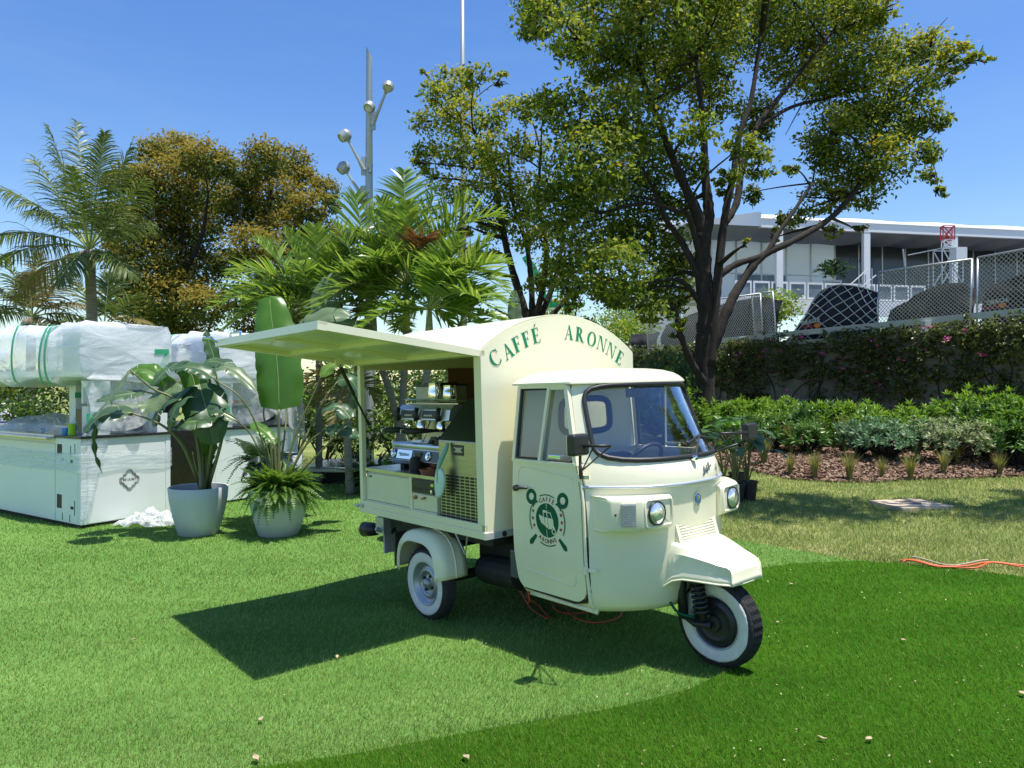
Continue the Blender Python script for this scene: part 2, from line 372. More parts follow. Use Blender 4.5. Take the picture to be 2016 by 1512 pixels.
M['lf_gold'] = leafmat('leaf_gold_sunlit', [(.28, .32, .034), (.38, .40, .050), (.36, .30, .050), (.23, .29, .032)], .58, .44, .25)  # paints the sunlit parts of crowns; scattered evenly in bushes
M['lf_brown'] = leafmat('leaf_bronze', [(.20, .185, .028), (.28, .23, .038), (.32, .25, .050), (.16, .19, .028)], .6, .38, .2)
M['lf_dk'] = leafmat('leaf_olive', [(.036, .064, .014), (.07, .11, .02), (.115, .15, .028), (.06, .11, .018)], .6, .34, .2)
M['lf_palm'] = leafmat('leaf_palm', [(.07, .15, .022), (.12, .225, .03), (.18, .29, .04), (.27, .36, .07)], .32, .42, .55)
M['lf_palm_old_lit'] = leafmat('leaf_palm_old_lit', [(.19, .17, .06), (.26, .19, .08), (.12, .15, .04)], .5, .3)  # old fronds; also paints the low palm's sunlit yellow
M['lf_palmbrown'] = leafmat('leaf_palm_brown', [(.20, .10, .035), (.14, .075, .03)], .55, .25)
M['lf_coco'] = leafmat('leaf_coconut', [(.055, .10, .022), (.095, .145, .032), (.15, .19, .05), (.07, .12, .026)], .42, .34, .4)
M['lf_cocoy'] = leafmat('leaf_coconut_yellow', [(.19, .16, .055), (.14, .14, .045), (.24, .19, .08)], .4, .3)
M['lf_bop'] = leafmat('leaf_paradise', [(.045, .095, .040), (.065, .13, .05)], .36, .25, .5, veins=.25)
M['lf_bopb'] = leafmat('leaf_bright_paradise', [(.085, .20, .025)], .32, .42, .5, veins=.18)
M['lf_bopback'] = leafmat('leaf_pale_paradise', [(.14, .20, .10)], .36, .3, .5, veins=.2)
M['rib'] = pbr('leaf_midrib', (.24, .30, .10), .45)
M['stem'] = pbr('plant_stem', (.10, .125, .035), .45, col2=(.17, .16, .06), vscale=4, stretch=(1, 1, .3))
M['lf_fern'] = leafmat('leaf_fern', [(.065, .15, .02), (.11, .215, .03), (.16, .26, .045)], .45, .4)
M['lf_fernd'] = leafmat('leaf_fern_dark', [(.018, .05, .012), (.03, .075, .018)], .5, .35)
M['lf_shrub'] = leafmat('leaf_shrub', [(.085, .19, .016), (.14, .27, .022), (.21, .35, .035), (.05, .13, .012)], .40, .42, .35)
M['lf_shrubd'] = leafmat('leaf_shrub_dark', [(.035, .095, .012), (.065, .15, .018), (.10, .21, .026)], .36, .3, .55)
M['lf_silver'] = leafmat('leaf_silver', [(.085, .18, .075), (.15, .26, .12), (.055, .125, .045)], .42, .25, .4)
M['lf_varieg'] = leafmat('leaf_variegated', [(.10, .18, .05), (.24, .30, .12), (.34, .38, .20), (.12, .20, .06)], .4, .3, .4)
M['lf_ivy'] = leafmat('leaf_bougainvillea', [(.040, .07, .018), (.075, .115, .027), (.13, .165, .045), (.21, .23, .09)], .38, .34)
M['lf_hedge'] = leafmat('leaf_hedge', [(.022, .05, .012), (.04, .08, .018), (.075, .115, .025)], .35, .3)
M['petal'] = leafmat('petal_magenta', [(.40, .05, .20), (.48, .10, .26), (.45, .20, .28)], .5, .35)
M['petal_o'] = leafmat('petal_coral', [(.60, .14, .08), (.65, .22, .14)], .5, .3)
M['lf_tuft'] = leafmat('leaf_tuft', [(.16, .22, .04), (.26, .27, .07), (.30, .23, .08), (.11, .18, .035)], .5, .35)
M['dryleaf'] = pbr('dry_leaf', (.40, .32, .19), .7, var=.25, vscale=30)
M['stake'] = pbr('weathered_wood', (.20, .17, .12), .9, var=.3, vscale=10, stretch=(3, 3, .6))
M['chipsm'] = leafmat('bark_chips', [(.095, .055, .035), (.17, .105, .07), (.25, .165, .115), (.34, .25, .18)], .85, .05, .2)
M['blue'] = pbr('blue_plastic', (.03, .22, .60), .3, coat=.3)
M['lime'] = pbr('lime_label', (.30, .55, .03), .35)
M['clear'] = glassmat('clear_bottle', (.85, .92, .96), 1.45, 1.5)
M['cloth_w'] = pbr('white_tablecloth', (.78, .78, .78), .8, var=.04, vscale=3)
M['cushion'] = pbr('blue_cushion', (.03, .05, .16), .8)
M['seat'] = pbr('seat_vinyl', (.03, .032, .035), .5)
M['paper'] = pbr('paper_sheet', (.7, .7, .68), .8)
M['brass'] = pbr('copper_pot', (.45, .16, .10), .35, metal=.8)
# ------------------------------------------------------------------ ground
def ground_mat():
    m, n, o = newmat('lawn_ground'); L = n.links.new; p = n.nodes.new('ShaderNodeBsdfPrincipled'); p.inputs['Roughness'].default_value = .95; p.inputs['Specular IOR Level'].default_value = .1
    t = n.nodes.new('ShaderNodeTexCoord'); z = n.nodes.new('ShaderNodeTexNoise'); z.inputs['Scale'].default_value = .9; z.inputs['Detail'].default_value = 9; z.inputs['Roughness'].default_value = .7
    r = n.nodes.new('ShaderNodeValToRGB'); e = r.color_ramp.elements; e[0].position = .30; e[0].color = (.085, .135, .035, 1); e[1].position = .52; e[1].color = (.20, .235, .07, 1); k = e.new(.72); k.color = (.40, .35, .17, 1)
    L(t.outputs['Object'], z.inputs[0]); L(z.outputs[0], r.inputs[0]); L(r.outputs[0], p.inputs['Base Color'])
    z2 = n.nodes.new('ShaderNodeTexNoise'); z2.inputs['Scale'].default_value = 45; z2.inputs['Detail'].default_value = 5; L(t.outputs['Object'], z2.inputs[0])
    b = n.nodes.new('ShaderNodeBump'); b.inputs['Strength'].default_value = .8; b.inputs['Distance'].default_value = .02; L(z2.outputs[0], b.inputs['Height']); L(b.outputs[0], p.inputs['Normal']); L(p.outputs[0], o.inputs[0]); return m
def turf_mat(name, c1, c2, patch=None):
    m, n, o = newmat(name); L = n.links.new; p = n.nodes.new('ShaderNodeBsdfPrincipled'); p.inputs['Roughness'].default_value = .9; p.inputs['Specular IOR Level'].default_value = .05
    t = n.nodes.new('ShaderNodeTexCoord'); z = n.nodes.new('ShaderNodeTexNoise'); z.inputs['Scale'].default_value = 1.1; z.inputs['Detail'].default_value = 4; z.inputs['Distortion'].default_value = .6
    z3 = n.nodes.new('ShaderNodeTexNoise'); z3.inputs['Scale'].default_value = 120; z3.inputs['Detail'].default_value = 3; L(t.outputs['Object'], z3.inputs[0])
    mp = n.nodes.new('ShaderNodeMapping'); mp.inputs['Scale'].default_value = (.6, 1.6, 1); mp.inputs['Rotation'].default_value = (0, 0, .7); L(t.outputs['Object'], mp.inputs[0]); L(mp.outputs[0], z.inputs[0])
    ad = n.nodes.new('ShaderNodeMix'); ad.data_type = 'FLOAT'; ad.inputs[0].default_value = .4; L(z.outputs[0], ad.inputs[2]); L(z3.outputs[0], ad.inputs[3])
    r = n.nodes.new('ShaderNodeValToRGB'); e = r.color_ramp.elements; e[0].position = .36; e[0].color = (*c1, 1); e[1].position = .64; e[1].color = (*c2, 1)
    L(ad.outputs[0], r.inputs[0]); L(r.outputs[0], p.inputs['Base Color'])
    b = n.nodes.new('ShaderNodeBump'); b.inputs['Strength'].default_value = .9; b.inputs['Distance'].default_value = .012; L(z3.outputs[0], b.inputs['Height']); L(b.outputs[0], p.inputs['Normal']); L(p.outputs[0], o.inputs[0]); return m

def terr(x, y):
    """ground height: gentle rise to the right, planting bed banked up towards the wall"""
    z = gz(x)
    return z
xs = np.concatenate([np.linspace(-420, -26, 14), np.linspace(-24, 24, 97), np.linspace(26, 420, 14)])
ys = np.concatenate([np.linspace(-40, -4, 6), np.linspace(-3, 40, 44), np.linspace(44, 900, 14)])
G = np.array([[(x, y, gz(x)) for x in xs] for y in ys]); b = MB(); b.grid(G)
tag(b.build('lawn', ground_mat()), kind='structure')

far = [(-40, 15.5), (-1.5, 14.5), (.4, 10.5), (2.25, 7.5), (3.05, 6.5), (3.95, 5.65), (5.5, 4.9), (9.5, 3.9), (12, 3.2)]
def far_y(x): return float(np.interp(x, [p[0] for p in far], [p[1] for p in far]))
xs = np.linspace(-14, 11, 140)
G = np.array([[(x, -3+(far_y(x)+3)*k/24, gz(x)+.004) for x in xs] for k in range(25)]); b = MB(); b.grid(G)
tag(b.build('turf', turf_mat('light_turf', (.085, .195, .035), (.155, .285, .07))), kind='structure')
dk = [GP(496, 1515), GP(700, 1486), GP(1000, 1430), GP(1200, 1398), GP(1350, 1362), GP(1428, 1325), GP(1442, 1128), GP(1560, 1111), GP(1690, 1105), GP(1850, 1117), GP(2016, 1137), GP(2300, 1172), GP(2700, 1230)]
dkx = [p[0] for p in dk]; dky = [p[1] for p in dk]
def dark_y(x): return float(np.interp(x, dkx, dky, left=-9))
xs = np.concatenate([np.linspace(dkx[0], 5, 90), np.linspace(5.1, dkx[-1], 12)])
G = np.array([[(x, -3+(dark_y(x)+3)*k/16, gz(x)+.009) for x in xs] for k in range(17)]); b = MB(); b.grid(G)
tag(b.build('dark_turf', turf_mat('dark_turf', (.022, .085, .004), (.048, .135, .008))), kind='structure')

def blades(name, mat, P, h0, h1, wd, lean, seed):
    """one triangle per blade"""
    r = np.random.default_rng(seed); N = len(P); a = r.uniform(0, 2*np.pi, N); h = r.uniform(h0, h1, N)
    dist = np.hypot(P[:, 0], P[:, 1]); wv = wd*np.maximum(1, dist/4.2)
    c, s = np.cos(a)*wv*.5, np.sin(a)*wv*.5; ln = r.normal(0, .55, (N, 2))+np.array(lean)
    V = np.empty((N, 3, 3)); V[:, 0] = P-np.stack([c, s, np.full(N, .004)], 1); V[:, 1] = P+np.stack([c, s, np.full(N, -.004)], 1)
    V[:, 2] = P+np.stack([ln[:, 0]*h, ln[:, 1]*h, h], 1)
    me = mesh_from(name, V.reshape(-1, 3), np.arange(3*N).reshape(N, 3), [mat]); o = link(name, me); return tag(o, kind='stuff')
N = 800000
r_ = np.exp(RNG.uniform(math.log(2.2), math.log(15), N)); a_ = RNG.uniform(-rad(56), rad(56), N)
X_, Y_ = r_*np.sin(a_), r_*np.cos(a_)
fy = np.interp(X_, [p[0] for p in far], [p[1] for p in far]); dy = np.interp(X_, dkx, dky, left=-9)
P_ = np.stack([X_, Y_, gza(X_)+.006], 1); jit = RNG.normal(0, .07, N)
isd = Y_ < dy+jit; isl = (~isd) & (Y_ < fy+jit)
lt = leafmat('turf_blade', [(.092, .175, .026), (.17, .27, .05), (.26, .36, .095), (.39, .47, .17)], .6, .24, .1, veins=.55, vsc=.8, vst=(.45, 1.6, 1))
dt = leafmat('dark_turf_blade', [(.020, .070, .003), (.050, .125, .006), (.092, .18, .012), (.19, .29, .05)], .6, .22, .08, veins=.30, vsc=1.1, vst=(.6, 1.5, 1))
lw = leafmat('lawn_blade', [(.13, .21, .045), (.22, .30, .068), (.33, .37, .12), (.48, .45, .22)], .6, .3, .2, veins=.45, vsc=1.3)
blades('turf_grass', lt, P_[isl], .012, .028, .0032, (.25, -.1), 1)
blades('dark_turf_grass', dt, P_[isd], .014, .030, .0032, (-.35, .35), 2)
isn = (~isd) & (~isl); keep = isn & (RNG.uniform(0, 1, N) < .9)
blades('lawn_grass', lw, P_[keep], .02, .05, .004, (0, 0), 3)
# ------------------------------------------------------------------ coffee truck (u forward, v right side, w up)
# columns: u axis, -v axis, w axis, place of the front wheel on the turf
TM = Matrix(((0.64845681, 0.76079012, -0.0264983, 1.2072), (-0.76103976, 0.64870447, 0.00100158, 4.1649), (0.01795156, 0.01951678, 0.99964836, 0.008), (0, 0, 0, 1)))
truck = thing('coffee_truck', 'cream three wheeled coffee truck with raised side hatch parked on the turf', 'coffee truck', mat=TM)
def T(): return MB(flip=True)
UC = [(.30, -.30), (.318, -.25), (.36, -.21), (.5, -.175), (.72, -.16), (.94, -.16), (1.04, -.145), (1.12, -.16), (1.17, -.19), (1.62, -.475)]
HW = [(.30, .50), (.318, .535), (.36, .565), (.6, .595), (.9, .60), (1.15, .585), (1.62, .53)]
KK = [(.3, .27), (.36, .29), (.9, .31), (1.05, .35), (1.15, .36), (1.62, .175)]
it = lambda z, t: float(np.interp(z, [a[0] for a in t], [a[1] for a in t]))
hwz = lambda z: it(z, HW)
def fr(z, v): return it(z, UC)-it(z, KK)*abs(v/hwz(z))**2.7
UH = lambda z: it(z, [(.3, -.50), (.4, -.485), (.95, -.49), (1.155, -.535), (1.62, -.655)])   # hinge / pillar line
UR = -1.10

# ---- serving box
b = T(); H, R_ = 1.8455, None
ze, pk, hb = 1.8455, 2.10, .7346; rr = (hb*hb+(pk-ze)**2)/(2*(pk-ze)); zc = pk-rr; am = math.asin(hb/rr)
arch = [(rr*math.sin(a), zc+rr*math.cos(a)) for a in np.linspace(am, -am, 33)]
U0, U1 = -1.2324, -2.832
loop = [(U0, hb, .695)]+[(U0, v, z) for v, z in arch]+[(U0, -hb, .695)]
b.prism(loop, (-.03, 0, 0)); b.build('box_front_panel', M['cream'], truck, ang=30)
b = T(); G = np.array([[(u, v*1.002, z+.002) for v, z in arch] for u in np.linspace(U0-.006, U1-.01, 9)]); b.sheet(G, .007); b.build('box_roof', M['cream'], truck, ang=30)
b = T(); b.box((U1, -hb, .655), (U0, hb, .695)); b.build('box_floor', M['cream_in'], truck)
b = T(); b.box((U1-.004, hb-.03, .652), (U0+.004, hb+.006, .70), .004); b.box((U1-.004, hb-.022, .70), (U0, hb, .745), .003); b.build('side_sill', M['cream'], truck)
b = T(); b.box((U0-.012, -hb-.002, .650), (U0+.008, hb+.002, .694), .003); b.build('front_sill', M['greyp'], truck)
b = T(); b.lathe([(.001, 0), (.018, 0), (.018, .012), (.001, .012)], 16, (U0+.002, hb-.15, .672), (1, 0, 0)); b.build('sill_hole', M['dark'], truck)
for u, v, nm in ((U1, hb, 1), (U1, -hb, 1), (U0-.03, hb, 1)):
    b = T(); s_ = 1 if v > 0 else -1
    b.box((min(u, u+.045*(1 if u == U1 else -1)), min(v, v-.04*s_), .745), (max(u, u+.045*(1 if u == U1 else -1)), max(v, v-.04*s_), ze), .004)
    b.build('corner_post', M['cream'], truck)
b = T(); b.box((U1, hb-.035, ze-.032), (U0, hb+.002, ze+.006), .003); b.build('eave_rail', M['cream'], truck)
b = T(); b.box((U1, -hb, .70), (U0-.03, -hb+.02, ze)); b.build('far_side_panel', M['cream_in'], truck)
b = T(); loop = [(U1+.004, v, z-.03) for v, z in arch]+[(U1+.004, -hb, ze-.07), (U1+.004, hb, ze-.07)]; b.prism(loop, (.02, 0, 0)); b.build('rear_arch_panel', M['cream_in'], truck)
b = T(); b.box((U1+.03, -.70, 1.50), (U1+.045, -.12, 1.79)); b.build('brown_board', M['wood'], truck)
b = T(); b.box((-1.29, -.70, .70), (-1.268, .69, 1.80)); b.build('bulkhead', M['wood'], truck)
for zc_ in (.99, 1.25, 1.5, 1.74):   # rivets beside the front post
    pass
# hinged side hatch
th = rad(7.4); ca, sa = math.cos(th), math.sin(th); hv, hz = hb+.004, 1.828; WA = 1.10
def aw(u, s, t): return np.array((u, hv+s*ca-t*sa, hz+s*sa+t*ca))
hatch_b = T(); G = np.array([[aw(u, s, .012) for u in np.linspace(U1, U0, 5)] for s in np.linspace(0, WA, 5)]); hatch_b.sheet(G, .012, (0, -sa, ca))
hatch = hatch_b.build('side_hatch', M['cream_in'], truck)
def hbar(u0, s0, u1, s1, t0=-.016, t1=.012, nm='hatch_rail', m='cream'):
    q = T(); P = [aw(u, s, t) for t in (t0, t1) for u, s in ((u0, s0), (u1, s0), (u1, s1), (u0, s1))]
    q.add(P, [(3,2,1,0),(4,5,6,7),(0,1,5,4),(1,2,6,5),(2,3,7,6),(3,0,4,7)]); return q.build(nm, M[m], hatch)
e_ = .05
hbar(U1, 0, U0, e_); hbar(U1, WA-e_, U0, WA+.004, -.02, .028); hbar(U1-.002, e_, U1+e_, WA-e_, -.018, .0125); hbar(U0-e_, e_, U0+.002, WA-e_, -.018, .026)
mu = (U0+U1)/2; hbar(mu-.03, e_, mu+.03, WA-e_, -.012); hbar(U1+e_, WA*.5-.03, mu-.03, WA*.5+.03, -.011); hbar(mu+.03, WA*.5-.03, U0-e_, WA*.5+.03, -.011)
q = T(); a, c = aw(U1+.22, WA-.02, .06), aw(U1+.40, WA-.02, .06)
q.tube([aw(U1+.22, WA-.02, .02), a, c, aw(U1+.40, WA-.02, .02)], .009, 8); q.build('latch_handle', M['chrome'], hatch)
q = T(); q.tube([aw(U1+.03, WA+.004, .01), aw(U1+.03, WA+.05, .03), aw(U1+.0, WA+.09, .03)], .008, 8); q.build('catch', M['chrome'], hatch)
q = T(); q.tube([(-2.615, 1.0, 1.815), (-2.68, .85, 1.585)], .014, 10); q.build('gas_strut', M['blackpl'], truck)
q = T(); q.tube([(-2.68, .85, 1.585), (-2.745, .70, 1.365)], .008, 8); q.tube([(-2.74, .71, 1.38), (-2.752, .685, 1.343)], .013, 8); q.build('strut_rod', M['blackpl'], truck)
q = T(); q.lathe([(.0, 0), (.035, 0), (.035, .02), (.0, .02)], 16, (-2.625, 1.0, 1.83), (1, 0, 0)); q.build('strut_bracket', M['cream'], truck)
q = T(); q.tube([(U1-.01, hb+.01, .70), (U1-.05, hb+.02, .70)], .012, 8); q.box((U1-.03, hb+.004, .69), (U1+.05, hb+.014, .715)); q.build('sill_latch', M['galv'], truck)

# counter and cabinet
q = T(); q.box((U1+.045, -.69, .985), (-1.80, hb-.012, 1.005)); q.build('countertop', M['steel_lt'], truck)
q = T(); q.box((U1+.05, .02, .745), (-1.80, hb-.045, .984)); q.build('cabinet', M['cream_in'], truck)
q = T(); q.box((-2.775, hb-.045, .755), (-2.155, hb-.028, .965), .004); cd = q.build('cabinet_door', M['cream_in'], truck)
q = T(); q.lathe([(0, 0), (.014, 0), (.014, .016), (0, .018)], 14, (-2.745, hb-.028, .945), (0, 1, 0)); q.build('lock', M['chrome'], cd)
q = T(); q.box((-2.72, hb-.028, .935), (-2.69, hb-.024, .947)); q.build('label', M['blackpl'], cd)
q = T(); q.box((-2.10, hb-.045, .755), (-1.80, hb-.028, .868), .004); dr = q.build('drawer', M['cream_in'], truck)
q = T(); q.lathe([(0, 0), (.014, 0), (.014, .016), (0, .018)], 14, (-2.06, hb-.028, .84), (0, 1, 0)); q.build('lock', M['brass'], dr)
q = T(); q.bar((-1.975, hb-.018, .836), (-1.935, hb-.018, .848), .016, .012); q.build('pull', M['brass'], dr)
q = T(); q.box((U1+.048, hb-.05, .715), (-1.80, hb-.024, .752)); q.box((-2.148, hb-.046, .752), (-2.108, hb-.026, .984)); q.build('cabinet_frame', M['cream'], truck)

# lettering over the front panel
def glyph(ch):
    """list of polygons in a box one unit tall, thick and thin strokes with serifs"""
    P = []; q = lambda *p: P.append(list(p)); t, n, s = .225, .066, .045
    def stem(x, w_=t, serif=True, y0=0, y1=1):
        q((x, y0), (x+w_, y0), (x+w_, y1), (x, y1))
        if serif: q((x-.07, y0), (x+w_+.07, y0), (x+w_+.07, y0+s), (x-.07, y0+s)); q((x-.07, y1-s), (x+w_+.07, y1-s), (x+w_+.07, y1), (x-.07, y1))
    def ringpoly(cx, cy, ro, ri, a0, a1, k=20):
        for i in range(k):
            A, B_ = a0+(a1-a0)*i/k, a0+(a1-a0)*(i+1)/k
            q((cx+ro[0]*math.cos(A), cy+ro[1]*math.sin(A)), (cx+ro[0]*math.cos(B_), cy+ro[1]*math.sin(B_)), (cx+ri[0]*math.cos(B_), cy+ri[1]*math.sin(B_)), (cx+ri[0]*math.cos(A), cy+ri[1]*math.sin(A)))
    if ch in 'FEÉ':
        W = .62; stem(.09); q((.28, 1-.045), (W, 1-.045), (W, 1), (.28, 1)); q((W-.06, .78), (W, .78), (W, .955), (W-.03, .955)); q((.28, .49), (.50, .49), (.50, .53), (.28, .53)); q((.47, .40), (.51, .40), (.51, .62), (.47, .62))
        if ch != 'F': q((.28, 0), (W+.03, 0), (W+.03, .045), (.28, .045)); q((W-.02, .045), (W+.03, .045), (W+.06, .25), (W+.02, .25))
        if ch == 'É': q((.30, 1.06), (.36, 1.06), (.52, 1.24), (.40, 1.24))
    elif ch == 'A':
        q((.07, 0), (.07+n, 0), (.44, .93), (.40, .93)); q((.56, 0), (.78, 0), (.47, 1), (.38, 1)); q((.22, .33), (.62, .33), (.62, .37), (.22, .37)); q((0, 0), (.22, 0), (.22, s), (0, s)); q((.48, 0), (.86, 0), (.86, s), (.48, s))
    elif ch == 'O': ringpoly(.44, .5, (.44, .52), (.25, .47), 0, 2*math.pi, 36)
    elif ch == 'C':
        ringpoly(.47, .5, (.47, .52), (.28, .475), rad(48), rad(312), 30); q((.74, .70), (.78, .70), (.78, 1.0), (.74, .92)); q((.70, .12), (.74, .10), (.80, .22), (.77, .24))
    elif ch == 'N':
        q((.10, 0), (.15, 0), (.15, 1), (.10, 1)); q((.10, 1), (.28, 1), (.80, 0), (.72, 0)); q((.75, 0), (.80, 0), (.80, 1), (.75, 1)); q((0, 0), (.25, 0), (.25, s), (0, s)); q((0, 1-s), (.25, 1-s), (.25, 1), (0, 1)); q((.65, 1-s), (.90, 1-s), (.90, 1), (.65, 1))
    elif ch == 'R':
        stem(.09); ringpoly(.28, .745, (.34, .255), (.17, .21), -math.pi/2, math.pi/2, 16); q((.30, .50), (.48, .52), (.84, 0), (.62, 0)); q((.60, 0), (.92, 0), (.92, s), (.60, s))
    wdt = {'F': .64, 'E': .70, 'É': .70, 'A': .86, 'O': .88, 'C': .80, 'N': .90, 'R': .90}[ch]
    return [[(x-wdt/2, y-.5) for x, y in p] for p in P]
LET = [('C', .619, 1.801), ('A', .508, 1.850), ('F', .430, 1.893), ('F', .347, 1.928), ('É', .258, 1.955), ('A', -.058, 1.985), ('R', -.168, 1.972), ('O', -.286, 1.944), ('N', -.392, 1.910), ('N', -.492, 1.865), ('E', -.584, 1.812)]
for ch, v, z in LET:
    a = math.atan2(v, z-.897); hgt = .102; ex = np.array((0, -math.cos(a), math.sin(a))); ey = np.array((0, math.sin(a), math.cos(a))); q = T()
    for i, poly in enumerate(glyph(ch)):
        d = U0+.0012+.00005*i; q.prism([np.array((d, v, z))+ex*x*hgt+ey*y*hgt for x, y in poly], (.0008, 0, 0))
    q.build('letter', M['green_let'], truck)

# ---- cab body
zr = [.30, .318, .36, .43, .5, .6, .7, .8, .9, .97, 1.02, 1.06, 1.10, 1.135, 1.165]
def cabloop(z):
    hw = hwz(z); vs = hw*np.sin(np.linspace(math.pi/2, -math.pi/2, 41)); hw2 = hw
    L_ = [(fr(z, v), v, z) for v in vs]; uh = fr(z, -hw)
    L_ += [(u, -hw, z) for u in np.linspace(uh, UR, 8)[1:]]; L_ += [(UR, v, z) for v in np.linspace(-hw, hw-.018, 7)[1:]]
    L_ += [(u, hw-.018, z) for u in np.linspace(UR, fr(z, hw)-.02, 8)[1:]]
    return L_
b = T(); b.grid(np.array([cabloop(z) for z in zr]), wrap=True); base = len(b.V); n0 = len(cabloop(.3))
b.F.append(tuple(range(n0))); b.I.append(0)
cabin = b.build('cab_body', M['cream_body'], truck, ang=38)
# windscreen: rounded opening in a sloped curved front
def wsp(a, bb, off=0.0):
    z = 1.395+bb*.232; hw = hwz(z)*.995; v = a*hw; return np.array((fr(z, v)+off, v, z))
def rrect(n, ax, ay, r, sup=6.0):
    out = []
    for k in range(n):
        q = 2*math.pi*k/n; c, s = math.cos(q), math.sin(q); m_ = (abs(c)**sup+abs(s)**sup)**(-1/sup); out.append((ax*c*m_, ay*s*m_))
    return out
NR = 72; inn = rrect(NR, .895, .90, 0, 7.5); outr = rrect(NR, 1.0, 1.0, 0, 40)
b = T(); b.ring([wsp(a, c) for a, c in inn], [wsp(a*1.0, c) for a, c in outr]); b.ring([wsp(a, c, -.03) for a, c in inn], [wsp(a, c, -.03) for a, c in outr]); b.ring([wsp(a, c) for a, c in inn], [wsp(a, c, -.03) for a, c in inn])
b.build('windscreen_surround', M['cream_body'], truck, ang=40)
b = T(); sl = [wsp(a*1.022, c*1.03, .006) for a, c in inn]; b.tube(sl, .0150, 8, closed=True); b.build('windscreen_seal', M['rubber'], truck, smooth=True)
b = T(); rings = [[wsp(a*s, c*s, -.004) for a, c in inn] for s in (1, .85, .65, .45, .25, .08)]; b.grid(np.array(rings), wrap=True); b.F.append(tuple(len(b.V)-NR+i for i in range(NR))); b.I.append(0)
b.build('windscreen', M['glass_ws'], truck, smooth=True)
# wiper
b = T(); c0 = wsp(.0, -1.0, .01); b.lathe([(0, 0), (.018, 0), (.018, .02), (.008, .035), (0, .036)], 12, c0, (.8, 0, .5)); b.build('wiper_pivot', M['chrome'], truck)
b = T(); w1 = wsp(-.30, -.42, .035); b.tube([c0+(.02, 0, .02), w1], .006, 6); w2, w3 = wsp(-.02, -.62, .022), wsp(-.66, -.58, .022); b.tube([w2, w1+(-.01, 0, -.01), w3], .007, 6); b.bar(w2-(.008, 0, .012), w3-(.008, 0, .012), .006, .018); b.build('wiper', M['blackpl'], truck)
# waist trim and badge
b = T(); b.tube([(fr(1.035, v)+.004, v, 1.035) for v in .6*np.sin(np.linspace(math.pi/2*.985, -math.pi/2, 40))], .010, 6); b.build('waist_trim', pbr('trim_silver', (.52, .58, .66), .3, metal=.5), truck, smooth=True)
b = T(); hx = [(fr(.94, 0)+.002, .034*math.sin(k*math.pi/3), .935+.043*math.cos(k*math.pi/3)) for k in range(6)]; b.prism(hx, (.008, 0, 0)); bd = b.build('badge', M['chrome'], truck)
b = T(); b.prism([(fr(.94, 0)+.0102, y*.8, .935+(z-.935)*.8) for _, y, z in hx], (.003, 0, 0)); b.build('badge_field', M['blue_badge'], bd)
V, F = text_mesh('P', .05); b = T(); b.add([(fr(.94, 0)+.0145, -x, .935+y) for x, y, z in V], F); b.build('badge_mark', M['chrome'], bd)
def bodytext(txt, size, v0, z0, ang, mat, shear=0.0):
    V, F = text_mesh(txt, size, shear=shear, bold=.0006); q = T(); c, s = math.cos(ang), math.sin(ang); P = []
    for x, y, _ in V:
        vv, zz = v0-(x*c-y*s), z0+(x*s+y*c); P.append((fr(zz, vv)+.0035, vv, zz))
    q.add(P, F); return q.build('script_badge', mat, truck)
bodytext('Ape', .062, -.10, 1.105, rad(28), M['panel_blue'], .3); bodytext('50', .045, -.235, 1.09, rad(52), M['panel_blue'], .2); bodytext('FL', .034, -.225, 1.045, rad(40), M['panel_blue'], .2)
q = T(); q.bar((fr(1.08, -.06)+.006, -.055, 1.072), (fr(1.10, -.16)+.008, -.15, 1.118), .004, .006); q.build('script_badge', M['panel_blue'], truck)

# ---- cab roof
def roofout(s):
    L_ = []
    for v in .555*np.sin(np.linspace(math.pi/2*.96, -math.pi/2*.96, 31)): L_.append((fr(1.62, v*.95)+.016-.004*abs(v/.555)**4, v))
    L_ += [(u, -.565) for u in np.linspace(-.66, -1.13, 9)]+[(-1.145, v) for v in np.linspace(-.545, .545, 9)]+[(u, .565) for u in np.linspace(-1.13, -.66, 9)]
    c = np.array((-.80, 0)); return [c+(np.array(p)-c)*s for p in L_]
b = T(); rows = []
for s, z in ((.955, 1.618), (1.0, 1.622), (1.0, 1.634), (.975, 1.644), (.93, 1.662), (.85, 1.683), (.70, 1.702), (.5, 1.712), (.25, 1.716), (.02, 1.717)): rows.append([(p[0], p[1], z) for p in roofout(s)])
b.grid(np.array(rows), wrap=True); b.build('cab_roof', M['cream_body'], truck, ang=50)
b = T(); b.grid(np.array([[(p[0], p[1], 1.615) for p in roofout(s)] for s in (.95, .5, .02)]), wrap=True); b.build('roof_lining', M['cream_in'], truck)
# rear cab wall with window
def rwp(a, c): z = 1.39+c*.225; return np.array((UR+.01, a*hwz(z)*.97, z))
RI = [(a-.10, c+.08) for a, c in rrect(48, .44, .50, 0, 5)]; RO = rrect(48, 1, 1, 0, 40)
b = T(); b.ring([rwp(*p) for p in RI], [rwp(*p) for p in RO]); b.ring([rwp(*p)-(.02, 0, 0) for p in RI], [rwp(*p)-(.02, 0, 0) for p in RO]); b.build('cab_rear_wall', M['cream_body'], truck)
b = T(); b.tube([rwp(*p)+(.004, 0, 0) for p in RI], .022, 8, closed=True); b.build('rear_window_seal', M['rubber'], truck, smooth=True)
b = T(); b.add([rwp(*p) for p in RI], [tuple(range(48))]); b.build('rear_window', M['glass'], truck)

